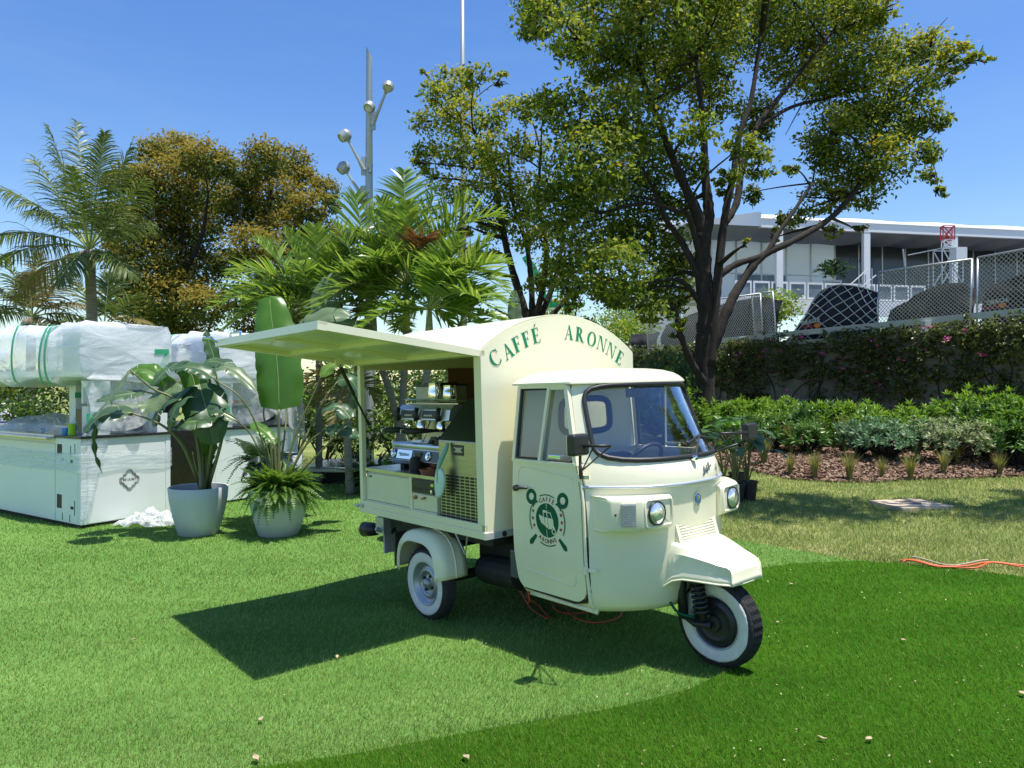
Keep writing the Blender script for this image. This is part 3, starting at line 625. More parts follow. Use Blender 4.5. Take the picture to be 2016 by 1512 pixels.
# ---- doors
def sidep(u, z, off=0.0, sg=1): return np.array((u, sg*(hwz(z)+off), z))
def door(sg):
    z0, z1 = .365, 1.150; rows = []
    for z in list(z0+.1*np.array([0, .03, .12, .3, .6, 1.0]))+list(np.linspace(z0+.16, z1, 10)):
        d = z-z0; r1, r2 = .06, .10
        ur = UR+(r1-math.sqrt(max(0, r1*r1-(r1-d)**2)) if d < r1 else 0)+.018*math.exp(-(z-.37)/.08); uf = UH(z)-.012-(r2-math.sqrt(max(0, r2*r2-(r2-d)**2)) if d < r2 else 0)
        rows.append([sidep(u, z, .0, sg) for u in np.linspace(ur, uf, 12)])
    q = T(); q.sheet(np.array(rows), .016*1.0, (0, sg, 0)); dm = q.build('door', M['cream_body'], truck, ang=40)
    # raised panel line
    pts = []
    for cx, cz, a0 in ((UR+.11, .53, 180), (UH(.5)-.13, .50, 270), (UH(1.05)-.10, 1.045, 0), (UR+.10, 1.075, 90)):
        for a in np.linspace(a0, a0+90, 6): pts.append(sidep(cx+.045*math.cos(rad(a)), cz+.045*math.sin(rad(a)), .0165, sg))
    q = T(); q.tube(pts, .0042, 6, closed=True); q.build('door_bead', M['cream_body'], dm, smooth=True)
    # window frame
    wz0, wz1 = 1.150, 1.612
    O = [(UR+.012, wz0), (UH(wz0)-.012, wz0), (UH(wz1)-.010, wz1), (UR+.028, wz1)]
    q = T(); lp = []
    A_ = [sidep(u, z, .012, sg) for u, z in O]
    q.bar(A_[0], A_[3], .026, .03, (0, sg, 0)); q.bar(A_[2], A_[3], .022, .03, (0, sg, 0)); q.bar(A_[1], A_[2], .030, .026, (0, sg, 0)); q.bar(A_[0]+(0, 0, .006), A_[1]+(0, 0, .006), .020, .03, (0, sg, 0))
    wf = q.build('window_frame', M['cream_body'], dm)
    dz = lambda z: UR+.245+(z-1.17)*.11
    q = T(); lo = [(UR+.034, 1.176), (dz(1.176), 1.176), (dz(1.595), 1.595), (UR+.045, 1.595)]
    q.tube([sidep(u, z, .012, sg) for u, z in lo], .0115, 6, closed=True); q.build('window_seal', M['rubber'], dm)
    q = T(); q.bar(sidep(dz(1.165)+.006, 1.160, .02, sg), sidep(dz(1.60)+.006, 1.602, .02, sg), .022, .018, (0, sg, 0)); q.bar(sidep(dz(1.6)+.02, 1.597, .017, sg), sidep(UH(1.6)-.03, 1.597, .017, sg), .012, .014, (0, sg, 0)); q.build('window_divider', M['cream'], dm)
    q = T(); q.add([sidep(u, z, .006, sg) for u, z in lo], [(0, 1, 2, 3)]); q.build('window_pane', M['glass'], dm)
    fp = [(dz(1.17)+.01, 1.172), (UH(1.17)-.075, 1.172), (UH(1.17)-.045, 1.185), (UH(1.2)-.032, 1.21), (UH(1.59)-.028, 1.59), (dz(1.59)+.01, 1.59)]
    q = T(); q.add([sidep(u, z, .004, sg) for u, z in fp], [tuple(range(6))]); q.build('window_pane', M['glass'], dm)
    q = T(); q.box((-.80, sg*hwz(1.19)-.03*sg if sg > 0 else sg*hwz(1.19)+.0, 1.178), (-.69, sg*hwz(1.19)+.005 if sg > 0 else sg*hwz(1.19)+.035, 1.205), .006); q.build('window_catch', M['chrome'], dm)
    # handle, hinge
    q = T(); h0 = sidep(UR+.045, .985, .02, sg); q.lathe([(0, -.01), (.019, -.01), (.019, .018), (0, .022)], 14, h0, (0, sg, 0)); q.tube([h0+np.array((0, sg*.012, 0)), h0+np.array((.03, sg*.026, .006)), h0+np.array((.125, sg*.026, .012))], [.009, .009, .007], 8); q.build('door_handle', M['blackpl'], dm, smooth=True)
    for z in (.57, 1.09):
        q = T(); hp = sidep(UH(z)+.006, z, .016, sg); q.bar(hp-np.array((.05, 0, .004)), hp+np.array((.06, -.02*sg, .004)), .022, .014, (0, sg, 0)); q.tube([hp+np.array((.0, .006*sg, -.022)), hp+np.array((.0, .006*sg, .022))], .012, 8); q.build('hinge', M['cream_body'], dm)
    q = T(); q.tube([sidep(UH(z)+.004, z, .010, sg) for z in np.linspace(.30, 1.15, 12)], .010, 6); q.build('pillar_bead', M['cream_body'], dm, smooth=True)
    q = T(); q.tube([sidep(u, z, -.002, sg) for u, z in [(UR+.05, .362), (UH(.36)-.13, .350), (UH(.4)-.04, .375), (UH(.45)-.002, .44), (UH(.7)-.004, .75)]], .011, 6); q.build('door_seal', M['rubber'], dm, smooth=True)
    return dm
rdoor = door(1); ldoor = door(-1)
# lower sill of the cab under the door
q = T(); q.tube([sidep(u, .318, -.01) for u in np.linspace(UR+.06, UH(.3)+.02, 8)], .016, 8); q.build('cab_sill', M['cream_body'], truck, smooth=True)

# ---- printed emblem on the near door
EC = (-.785, .815)
def dp(a, bb, off): z = EC[1]+bb; return sidep(EC[0]+a, z, .0162+off)
def flat(polys, mat, name, off):
    q = T()
    for i, p in enumerate(polys): q.add([dp(x, y, off+.00004*i) for x, y in p], [tuple(range(len(p)))])
    return q.build(name, mat, rdoor)
def arcband(r0, r1, a0, a1, n=20, cx=0, cy=0, kx=1.0):
    return [[(cx+kx*r*math.cos(rad(t)), cy+r*math.sin(rad(t))) for r, t in ((r0, A), (r1, A), (r1, B_), (r0, B_))] for A, B_ in zip(np.linspace(a0, a1, n+1)[:-1], np.linspace(a0, a1, n+1)[1:])]
disc = [[(.098*math.cos(t), .102*math.sin(t)) for t in np.linspace(0, 2*math.pi, 48)[:-1]]]
flat(disc, M['dgreen'], 'emblem_disc', .0006)
cr = M['cream_body']
flat([[(-.004, -.1), (.0, -.1), (-.006, -.055), (-.009, -.055)], [(-.006, .1), (-.002, .1), (.001, .07), (-.003, .07)]], cr, 'emblem_line', .0012)
ape = [[(-.090, .030), (-.083, .034), (-.045, .020), (-.045, -.020), (-.055, -.035), (-.062, -.02), (-.070, -.022), (-.075, -.005), (-.083, 0)], [(-.045, .060), (.035, .058), (.042, .052), (-.040, .053)], [(-.045, .060), (-.038, .058), (-.034, -.03), (-.045, -.02)], [(-.010, .055), (-.002, .055), (.004, .012), (-.004, .012)], [(.028, .056), (.036, .055), (.055, .018), (.048, .018)],
       [(-.045, .020), (.052, .018), (.060, .010), (.063, -.020), (.045, -.055), (.010, -.058), (-.020, -.045), (-.045, -.03)], [(.045, -.025), (.060, -.022), (.078, -.050), (.070, -.058), (.050, -.044)]]
ape = [[(x*.82+.004, y*.86) for x, y in p] for p in ape]
flat(ape, cr, 'emblem_vehicle', .0013)
flat(arcband(.011, .018, 0, 360, 18, .056, -.060), cr, 'emblem_wheel', .0014)
flat([[(-.022, .015), (-.019, .015), (-.014, -.038), (-.017, -.038)], [(.004, .015), (.0065, .015), (.012, -.046), (.009, -.046)]], M['dgreen'], 'emblem_line', .0017)
flat(arcband(.148, .155, 66, 114, 14)+arcband(.148, .155, 244, 296, 14)+arcband(.148, .155, 150, 207, 14)+arcband(.148, .155, -28, 30, 14), M['dgreen'], 'emblem_ring', .0006)
stars = []
for sx in (-1, 1):
    for an in (16, -4, -24):
        cx, cy = sx*.126*math.cos(rad(an)), .01+.126*math.sin(rad(an)); pts = []
        for k in range(10): r = .0155 if k % 2 == 0 else .0062; t = math.pi/2+k*math.pi/5; pts.append((cx+r*math.cos(t), cy+r*math.sin(t)))
        stars.append(pts)
q = T()
for pts in stars:
    c = np.mean(pts, axis=0); q.add([dp(*c, .0008)]+[dp(x, y, .0008) for x, y in pts], [(0, i+1, (i+1) % 10+1) for i in range(10)])
q.build('emblem_stars', M['red_let'], rdoor)
def arctext(txt, size, R, top=True):
    n = len(txt); q = T()
    for i, ch in enumerate(txt):
        V, F = text_mesh(ch, size, bold=.0007); t = (i-(n-1)/2)*size*.76/R; t = t*(1 if top else -1); ang = math.pi/2-t if top else -math.pi/2-t
        cx, cy = R*math.cos(ang), R*math.sin(ang); rot = -t
        if not top: rot = -t
        c, s = math.cos(rot), math.sin(rot); q.add([dp(cx+x*c-y*s, cy+x*s+y*c, .0009) for x, y, _ in V], F)
    q.build('emblem_text', M['red_let'], rdoor)
arctext('CAFFÈ', .036, .124, True); arctext('ARONNE', .036, .126, False)
for sx in (-1, 1):
    pf = []; cx, cy = sx*.136, .130; A = rad(90-sx*40)
    pf += arcband(.022, .047, 0, 360, 22, cx, cy); ax_ = np.array((math.cos(A), math.sin(A))); pr = np.array((-ax_[1], ax_[0])); c = np.array((cx, cy))-ax_*.040
    pf.append([c+pr*.024, c-pr*.024, c-pr*.030-ax_*.022, c-pr*.012-ax_*.014, c+pr*.012-ax_*.014, c+pr*.030-ax_*.022])
    flat(pf, M['dgreen'], 'emblem_portafilter', .0007)
    hc = np.array((sx*.128, -.128)); hd = np.array((sx*.72, -.70)); hp_ = np.array((-hd[1], hd[0]))
    flat([[hc-hd*.042+hp_*.010, hc-hd*.042-hp_*.010, hc+hd*.025-hp_*.017, hc+hd*.040-hp_*.010, hc+hd*.045, hc+hd*.040+hp_*.010, hc+hd*.025+hp_*.017]], M['dgreen'], 'emblem_handle', .0007)

# ---- headlamps
def lampunit(sg):
    z0, z1 = .80, .99; pl = [(.235, -.155), (.245, -.148), (.455, -.178), (.47, -.184), (.575, -.300), (.585, -.318)]  # (v, u) front outline
    def P(v, u, z): return np.array((u, sg*v, z))
    q = T(); rows = []
    for k, (dz_, du) in enumerate(((0, -.055), (.003, -.02), (.016, -.004), (.03, 0.0))): rows.append([P(v, u+du, z0+dz_-.02*(v-.23)*0) for v, u in pl])
    top = [[P(v, u+du, z1-dz_) for v, u in pl] for dz_, du in ((.03, 0.0), (.016, -.004), (.003, -.02), (0, -.055))]
    G = np.array(rows+top); back = G.copy(); back[:, :, 0] = -.50; m_, n_ = G.shape[:2]
    # close sides
    full = np.concatenate([np.array([[P(v, -.36, r[i][2]) if False else np.array((min(r[i][0]-.14, -.30), r[i][1], r[i][2])) for i in (0,)] for r in (rows+top)]), G, np.array([[np.array((r[-1][0]-.15, r[-1][1]*.985, r[-1][2]))] for r in (rows+top)])], axis=1)
    q.grid(full); capb = [tuple(full[0, j]) for j in range(full.shape[1])]; capt = [tuple(full[-1, j]) for j in range(full.shape[1])]
    q.add(capb, [tuple(range(len(capb)))]); q.add(capt, [tuple(range(len(capt)))])
    hs_ = q.build('lamp_housing', M['cream_body'], truck, ang=35)
    lc = np.array((-.163, sg*.367, .897)); ax = nrm((1, -.10*sg*0+.06*sg, .04))
    q = T(); fp_ = [(.262, .825), (.252, .84), (.252, .955), (.262, .97), (.435, .972), (.447, .958), (.447, .838), (.435, .824)]; q.tube([P(v, -.148-.030*(v-.245)/.21+.001, z) for v, z in fp_], .0085, 6, closed=True); q.build('lamp_rim', M['cream_body'], hs_, smooth=True)
    q = T(); q.prism([P(.262, -.1495, .83), P(.262, -.1495, .965), P(.300, -.1535, .93), P(.300, -.1535, .86)], (-.004, 0, 0)); q.build('lamp_recess', M['cream_in'], hs_)
    q = T(); q.lathe([(.068, .0), (.067, .010), (.061, .010), (.061, .0)], 32, lc, ax); q.build('lamp_ring', M['blackpl'], hs_, smooth=True)
    q = T(); q.lathe([(.062, .004), (.055, .012), (.03, .018), (.0, .020)], 32, lc, ax); q.build('headlight', M['lens'], hs_, smooth=True)
    a = np.array((-.196, sg*.478, .0)); d = nrm(np.array((-.110, sg*.105, 0))); nn = nrm(np.cross(d, (0, 0, 1)))*(1); nn = nn*(1 if nn[0] > 0 else -1)
    c = a+d*.055+(0, 0, .897); q = T(); q.obox(c+nn*.006, d, (0, 0, 1), nn, (.040, .062, .011)); ind = q.build('indicator', M['indic'], hs_)
    q = T()
    for k in range(9): q.obox(c+nn*.018+np.array((0, 0, -.052+k*.013)), d, (0, 0, 1), nn, (.036, .003, .002))
    q.build('indicator_ribs', M['indic'], hs_)
    q = T(); q.lathe([(0, 0), (.006, 0), (.006, .006), (0, .007)], 10, c+d*.072+nn*.0, nn); q.build('screw', M['dark'], hs_)
lampunit(1); lampunit(-1)

# ---- vent and front mudguard
q = T(); q.prism([(-.140, .19, .70), (-.176, .188, .818), (-.26, .188, .812), (-.26, .19, .70)], (0, -.38, 0)); vent = q.build('vent_cowl', M['cream_body'], truck)
for k in range(8):
    t = (k+.6)/8.2; q = T(); q.tube([(-.140-.036*t-.0005, .165, .70+.118*t), (-.140-.036*t-.0005, -.165, .70+.118*t)], .0052, 6); q.build('slat', M['cream_body'], vent, smooth=True)
mg = [  # stations along the guard: (u, z_top, half top, z_edge, half edge, z_low)
    (-.30, .712, .205, .69, .255, .425), (-.255, .712, .205, .69, .250, .432), (-.20, .710, .205, .685, .245, .470), (-.16, .706, .203, .68, .240, .498), (-.10, .694, .195, .665, .232, .515), (-.03, .672, .182, .645, .215, .516), (.04, .645, .165, .618, .195, .514), (.10, .614, .150, .592, .172, .511), (.135, .592, .140, .578, .150, .510), (.150, .570, .134, .560, .140, .509), (.154, .545, .132, .535, .138, .5085)]
def mgrow(u, zt, ht, zs, hs_, zl):
    return [(u, hs_+.006, zl), (u, hs_+.006, zl+.022), (u, hs_-.004, zl+.045), (u, (hs_+ht)/2+.012, (zs+zl)/2+.06), (u, ht+.012, zt-.014), (u, ht-.01, zt-.002), (u, ht*.5, zt+.004), (u, 0, zt+.006), (u, -ht*.5, zt+.004), (u, -ht+.01, zt-.002), (u, -ht-.012, zt-.014), (u, -(hs_+ht)/2-.012, (zs+zl)/2+.06), (u, -hs_+.004, zl+.045), (u, -hs_-.006, zl+.022), (u, -hs_-.006, zl)]
G = np.array([mgrow(*s) for s in mg]); fr_ = G[-1].copy(); fr_[:, 0] += .004; fr_[:, 2] = np.minimum(fr_[:, 2], .53); lo = fr_.copy(); lo[:, 2] = .507; lo[:, 0] += .006
q = T(); q.grid(np.concatenate([G, fr_[None], lo[None]])); mud = q.build('front_mudguard', M['cream_body'], truck, ang=24)
sm = mud.modifiers.new('thickness', 'SOLIDIFY'); sm.thickness = .006; sm.offset = 0
q = T(); q.tube([(u, hs_+.008, zl+.002) for u, zt, ht, zs, hs_, zl in mg]+[(.162, .05, .507), (.162, -.05, .507)]+[(u, -hs_-.008, zl+.002) for u, zt, ht, zs, hs_, zl in mg[::-1]], .006, 6); q.build('mudguard_lip', M['cream_body'], mud, smooth=True)

# ---- wheels
def wheel(c, ax, parent, front):
    """c centre of tyre, ax outward unit axis (truck frame)"""
    root = bpy.data.objects.new('front_wheel' if front else 'rear_wheel', None); COL.objects.link(root); root.parent = parent
    R, hw = .250, .052
    q = T(); q.lathe([(.155, -.045), (.19, -.056), (.225, -.054), (.243, -.042), (.249, -.02), (.250, 0), (.249, .02), (.243, .042), (.228, .054), (.19, .056), (.155, .045)], 56, c, ax)
    ty = q.build('tyre', M['tyre'], root, smooth=True)
    axn = nrm(ax); a = nrm(np.cross(axn, (0, 0, 1.))); bb = np.cross(axn, a)
    q = T()
    for off in (-.034, -.017, 0, .017, .034):
        rr_ = .2505-.004*(abs(off) > .03); n = 72; pts = []
        for k in range(n):
            t = 2*math.pi*k/n; z_ = off+.0025*(1 if k % 2 else -1); pts.append(np.array(c)+axn*z_+(a*math.cos(t)+bb*math.sin(t))*rr_)
        q.tube(pts, .0058, 4, closed=True)
    q.build('tread', M['tyre'], root)
    wob = np.random.default_rng(5 if front else 6); n = 64; rows = []
    wv = np.convolve(wob.normal(0, 1, n), np.ones(4)/4, 'same')*(.004 if front else .0008)
    for rr_, h in ((.150, .0475), (.165, .0548), (.185, .0578), (.205, .0572), (.216, .0560), (.2165, .0535)):
        rows.append([np.array(c)+axn*h+(a*math.cos(2*math.pi*k/n)+bb*math.sin(2*math.pi*k/n))*(rr_+(wv[k] if rr_ > .21 else 0)) for k in range(n)])
    q = T(); q.grid(np.array(rows), wrap=True); q.build('whitewall', M['whitewall'], root, smooth=True)
    if front:
        q = T(); q.lathe([(.152, .030), (.156, .048), (.150, .052), (.142, .046), (.140, .02)], 48, c, ax); q.build('rim', M['rim'], root, smooth=True)
        q = T(); q.lathe([(.141, .02), (.135, .034), (.118, .046), (.10, .050), (.09, .044), (.05, .050), (.045, .07), (.0, .074)], 40, c, ax); q.build('brake_drum', M['blackpl'], root, ang=40)
    else:
        q = T(); q.lathe([(.152, .040), (.156, .050), (.148, .053), (.143, .040), (.128, .034), (.122, .022), (.112, .020), (.105, .030), (.086, .036), (.078, .030), (.072, .016), (.05, .014), (.04, .020), (.0, .022)], 48, c, ax); q.build('rim', M['rim'], root, smooth=True)
        q = T(); q.lathe([(.036, .018), (.034, .040), (.026, .052), (.0, .056)], 24, c, ax); q.build('hub_cap', M['rim'], root, smooth=True)
        for k in range(4):
            t = 2*math.pi*k/4+.5; p = np.array(c)+axn*.018+(a*math.cos(t)+bb*math.sin(t))*.056; q = T(); q.lathe([(0, 0), (.011, 0), (.010, .013), (0, .015)], 6, p, ax); q.build('wheel_nut', M['dark'], root)
    return root
fw = nrm((.035, 1, 0)); wheel((-.030, 0, .250), fw, truck, True)
for sg in (1, -1): wheel((-1.925, sg*.69, .250), (0, sg, 0), truck, False)
# front fork, damper and hoses
q = T(); q.tube([(-.20, .10, .70), (-.205, .105, .42), (-.195, .105, .27)], [.030, .032, .028], 10); q.tube([(-.20, .10, .27), (-.12, .105, .236), (-.02, .095, .245)], [.018, .018, .022], 8); q.tube([(-.26, .05, .25), (-.20, .10, .262)], .02, 8); q.build('fork_arm', M['blackpl'], truck, smooth=True)
q = T(); q.tube([(-.115, .105, .56), (-.055, .115, .27)], .020, 10); dmp = q.build('damper', M['blackpl'], truck, smooth=True)
pts = []; A, B_ = np.array((-.113, .105, .54)), np.array((-.060, .115, .30))
for k in range(121): t = k/120; a = t*2*math.pi*9; pts.append(A+(B_-A)*t+np.array((math.cos(a)*.036, math.sin(a)*.036, 0)))
q = T(); q.tube(pts, .0095, 6); q.build('coil_spring', M['blackpl'], dmp, smooth=True)
q = T(); q.tube(crm([(-.27, .20, .50), (-.25, .19, .40), (-.20, .16, .30), (-.10, .14, .285)], 14), .008, 6); q.build('brake_hose', M['dgreen'], truck, smooth=True)

# ---- rear fenders
def fender(sg):
    c = np.array((-1.955, sg*.65, .275)); pr = []; A = np.linspace(rad(171), rad(9), 25)
    def rad_(t):  # squarish arch
        n = 2.9; return 1/((abs(math.cos(t))/.300)**n+(abs(math.sin(t))/.345)**n)**(1/n)
    rows = []
    for t in A:
        ro = rad_(t); d = np.array((math.cos(t), 0, math.sin(t))); vo, vi = .785, .56
        rows.append([(c+d*(ro-.080))*np.array((1, 0, 1))+np.array((0, sg*(vo+.004), 0)), (c+d*(ro-.072))*np.array((1, 0, 1))+np.array((0, sg*(vo+.009), 0)), (c+d*(ro-.060))*np.array((1, 0, 1))+np.array((0, sg*vo, 0)), (c+d*(ro-.022))*np.array((1, 0, 1))+np.array((0, sg*(vo-.006), 0)), (c+d*(ro-.004))*np.array((1, 0, 1))+np.array((0, sg*(vo-.028), 0)), (c+d*(ro+.002))*np.array((1, 0, 1))+np.array((0, sg*(vo-.06), 0)), (c+d*ro)*np.array((1, 0, 1))+np.array((0, sg*(vi+.05), 0)), (c+d*(ro-.006))*np.array((1, 0, 1))+np.array((0, sg*vi, 0))])
    q = T(); q.grid(np.array(rows)); f = q.build('rear_mudguard', M['cream_body'], truck, ang=45); s_ = f.modifiers.new('thickness', 'SOLIDIFY'); s_.thickness = .005
    q = T(); q.tube([(c+np.array((math.cos(t), 0, math.sin(t)))*(rad_(t)+.002))*np.array((1, 0, 1))+np.array((0, sg*.66, 0)) for t in A[13:]], .006, 6); q.build('mudguard_bead', M['cream_body'], f, smooth=True)
fender(1); fender(-1)

# ---- underbody
q = T(); q.box((-2.75, -.33, .50), (-1.12, -.24, .60)); q.box((-2.75, .24, .50), (-1.12, .33, .60)); q.box((-2.4, -.45, .58), (-1.3, .62, .648)); q.build('chassis_frame', M['dark'], truck)
q = T(); q.tube([(-1.925, -.66, .25), (-1.925, .66, .25)], .035, 10); q.lathe([(0, -.12), (.10, -.10), (.12, 0), (.10, .10), (0, .12)], 16, (-1.925, 0, .27), (0, 1, 0)); q.build('rear_axle', M['dark'], truck)
q = T(); q.box((-1.75, -.48, .24), (-1.20, .40, .57), .04); q.build('engine', M['dark'], truck)
q = T(); q.box((-1.16, -.52, .34), (-.98, .42, .60), .03); q.build('battery_tray', M['dark'], truck)
q = T(); q.box((-2.55, -.46, .40), (-2.10, .40, .62), .03); q.build('fuel_tank', M['dark'], truck)
q = T(); q.lathe([(.0, -.2), (.09, -.2), (.10, -.15), (.10, .2), (0, .21)], 16, (-1.45, .42, .36), (1, 0, .05)); q.build('silencer', M['dark'], truck)
q = T(); q.tube([(-2.72, .40, .50), (-2.72, .62, .50), (-2.73, .66, .52)], .018, 8); q.box((-2.80, .55, .47), (-2.68, .62, .60)); q.build('lamp_bracket', M['galv'], truck)
q = T(); q.tube([(-2.70, .50, .485), (-2.86, .58, .485), (-2.93, .60, .48)], .028, 12); q.tube([(-2.86, .58, .485), (-2.99, .62, .475)], [.050, .062], 14); q.build('exhaust_pipe', M['blackpl'], truck, smooth=True)
q = T(); q.box((-2.79, .20, .30), (-2.77, .56, .60)); q.build('rear_plate', M['greyp'], truck)
q = T(); q.box((-2.36, .46, .30), (-2.34, .72, .55)); q.build('mud_flap', M['rubber'], truck)
q = T(); q.box((-1.24, .40, .38), (-1.17, .53, .56), .01); jb = q.build('junction_box', pbr('clear_grey_box', (.10, .11, .11), .25), truck)
q = T(); q.lathe([(0, 0), (.035, 0), (.03, .02), (0, .022)], 16, (-1.168, .47, .47), (1, 0, 0)); q.build('socket', M['greyp'], jb)
q = T(); q.tube([(-1.62, hb-.04, .655), (-1.55, .66, .50), (-1.47, hb-.04, .655)], .006, 6); q.build('stay_rod', M['galv'], truck)

# ---- mirrors
def mirror(sg):
    base = sidep(-.50, 1.135, .02, sg); hd = np.array((-.33, sg*.80, 1.298)) if sg > 0 else np.array((-.315, -.83, 1.27))
    root = bpy.data.objects.new('door_mirror', None); COL.objects.link(root); root.parent = truck
    q = T(); q.obox(hd, (0, 1, 0), (0, 0, 1), (1, 0, 0), (.062, .058, .030)); o = q.build('mirror_head', M['blackpl'], root); bv = o.modifiers.new('b', 'BEVEL'); bv.width = .016; bv.segments = 3
    q = T(); q.obox(hd-np.array((.031, 0, 0)), (0, 1, 0), (0, 0, 1), (1, 0, 0), (.052, .048, .002)); q.build('mirror_glass', M['chrome'], root)
    q = T(); el = base+np.array((.07, .05*sg, .10)); tip = hd+np.array((.16, -.08*sg, -.005)) if sg > 0 else hd+np.array((.02, .36, 0.01))
    q.tube([hd+np.array((.02, -.01*sg, -.005)), tip], .009, 8); q.tube([tip, base+np.array((.02, .01*sg, .0))], .0045, 6); q.tube([(hd+tip)/2, base+np.array((.01, .015*sg, -.02))], .0045, 6); q.tube([hd+np.array((.015, 0, -.05)), base+np.array((0, .01*sg, -.01))], .008, 8); q.build('mirror_arm', M['blackpl'], root, smooth=True)
    q = T(); q.tube([base+np.array((0, 0, -.05)), base+np.array((0, 0.008*sg, .02))], .012, 8); q.build('mirror_bracket', M['blackpl'], root)
mirror(1); mirror(-1)

# ---- cab interior
q = T(); q.box((-1.02, -.40, .62), (-.66, .40, .74), .04); q.box((-1.07, -.40, .74), (-.96, .40, 1.14), .04); q.build('bench_seat', M['seat'], truck)
q = T(); G = np.array([[(fr(1.13, v*.94)-.05-.16*t, v*.94, 1.155-.05*t*t) for v in np.linspace(-.52, .52, 17)] for t in np.linspace(0, 1, 5)]); q.sheet(G, .02, (0, 0, -1)); q.build('dashboard', M['blackpl'], truck, smooth=True)
q = T(); q.tube([np.array((-.55, 0, 1.12))+.15*np.array((math.cos(t)*.55, math.sin(t), math.cos(t)*.8)) for t in np.linspace(0, 2*math.pi, 25)[:-1]], .013, 8, closed=True); q.tube([(-.55, 0, 1.12), (-.42, 0, .95)], .022, 8); q.tube([(-.55, -.14, 1.12), (-.55, .14, 1.12)], .012, 6); q.build('steering_handle', M['blackpl'], truck, smooth=True)
q = T(); q.tube([(-.60, -.06, 1.60), (-.60, .05, 1.60)], .006, 6); q.box((-.60, -.09, 1.53), (-.59, .09, 1.585)); q.build('inside_mirror', M['blackpl'], truck)
# ------------------------------------------------------------------ things inside the truck
def intruck(name, label, cat, org, group=None):
    m = TM @ Matrix.Translation((org[0], -org[1], org[2])); return thing(name, label, cat, mat=m, group=group)
def TO(org): return MB(flip=True, org=org)
# ice maker
o_ = (-1.545, .45, .70); ice = intruck('ice_maker', 'steel ice maker with black sloping lid at the front end of the truck counter', 'ice maker', o_)
q = TO(o_); q.box((-1.79, .20, .70), (-1.30, .688, 1.262), .006); q.build('steel_body', M['steel'], ice)
q = TO(o_); q.prism([(-1.79, .685, 1.264), (-1.79, .655, 1.30), (-1.79, .42, 1.535), (-1.79, .16, 1.545), (-1.79, .16, 1.264)], (.49, 0, 0)); q.build('black_lid', M['blk_lid'], ice, ang=30)
q = TO(o_); q.box((-1.30, .64, .70), (-1.284, .692, 1.27)); q.build('side_trim', M['blackpl'], ice)
q = TO(o_); q.box((-1.80, .66, .698), (-1.285, .70, .712)); q.build('base_trim', M['dark'], ice)
q = TO(o_); q.box((-1.61, .688, 1.165), (-1.50, .692, 1.235), .002); cp = q.build('control_panel', M['blackpl'], ice)
q = TO(o_); q.box((-1.585, .692, 1.185), (-1.525, .694, 1.218)); [q.box((-1.60+.08*i, .692, 1.185+.026*j), (-1.588+.08*i, .6945, 1.195+.026*j)) for i in (0, 1) for j in (0, 1)]; q.build('buttons', M['lampglass'], cp)
V_ = []; q = TO(o_)
for j in range(14):
    for i in range(8): q.box((-1.765+.055*i, .6875, .735+.0215*j), (-1.722+.055*i, .6895, .748+.0215*j))
q.build('vent_slots', M['dark'], ice)
# scoop
o_ = (-1.70, .71, 1.10); sc = intruck('ice_scoop', 'pale teal plastic ice scoop hanging on the front of the steel ice maker', 'scoop', o_)
q = TO(o_); rows = []
for t in np.linspace(0, 1, 11):
    wv = .062*math.sin(math.pi*min(1, .12+t*.8))**.7; z = 1.075-.20*t; rows.append([(-1.695-.02*t+wv*math.sin(a), .735+.035*math.cos(a)-.03*t*0, z) for a in np.linspace(-1.35, 1.35, 9)])
q.grid(np.array(rows)); bl = q.build('scoop_bowl', M['scoop'], sc, smooth=True); bl.modifiers.new('t', 'SOLIDIFY').thickness = .004
q = TO(o_); q.tube(crm([(-1.655, .705, 1.245), (-1.66, .72, 1.20), (-1.685, .745, 1.13), (-1.695, .765, 1.06), (-1.70, .768, .98)], 16), [.010, .013, .015, .016, .017, .018, .018, .018, .018, .016, .014, .011, .009, .007, .006, .005], 8); q.build('scoop_handle', pbr('teal_plastic', (.20, .45, .38), .35), sc, smooth=True)
# espresso machine
o_ = (-2.22, .30, 1.005); es = intruck('espresso_machine', 'two group chrome espresso machine on the steel counter inside the truck', 'espresso machine', o_)
e0, e1 = -2.60, -1.86
q = TO(o_); q.prism([(e0, .56, 1.045), (e0, .585, 1.075), (e0, .56, 1.165), (e0, .53, 1.18), (e0, .26, 1.18), (e0, .26, 1.045)], (e1-e0, 0, 0)); q.build('lower_body', M['steel'], es)
q = TO(o_); q.tube([(e0-.01, .54, 1.185), (e1, .54, 1.185)], .026, 12); q.box((e0-.005, .28, 1.165), (e1, .54, 1.205), .006); q.build('drip_tray', M['steel_lt'], es)
q = TO(o_); q.obox(((e0+e1)/2, .578, 1.118), (1, 0, 0), (0, -.27, .96), (0, .96, .27), ((e1-e0)/2-.01, .040, .004)); pn = q.build('front_panel', M['panel_blue'], es)
for u in (-2.555, -2.07):
    q = TO(o_); q.lathe([(.030, 0), (.034, .004), (.030, .012), (.022, .012), (.018, .02), (0, .022)], 20, (u, .582, 1.12), (0, .96, .27)); q.build('dial', M['chrome'], pn)
q = TO(o_); q.obox((-2.40, .582, 1.12), (1, 0, 0), (0, -.27, .96), (0, .96, .27), (.105, .034, .004)); q.build('name_plate', M['chrome'], pn)
q = TO(o_); q.tube([(-2.47+.14*t, .590-.27*(.012*math.sin(t*30)), 1.12+.013*math.sin(t*30)*(1-.5*t)) for t in np.linspace(0, 1, 50)], .0022, 4); q.build('script_mark', M['screen'], pn)
q = TO(o_); q.box((-2.245, .575, 1.095), (-2.165, .592, 1.145), .006); q.build('display', M['screen'], pn)
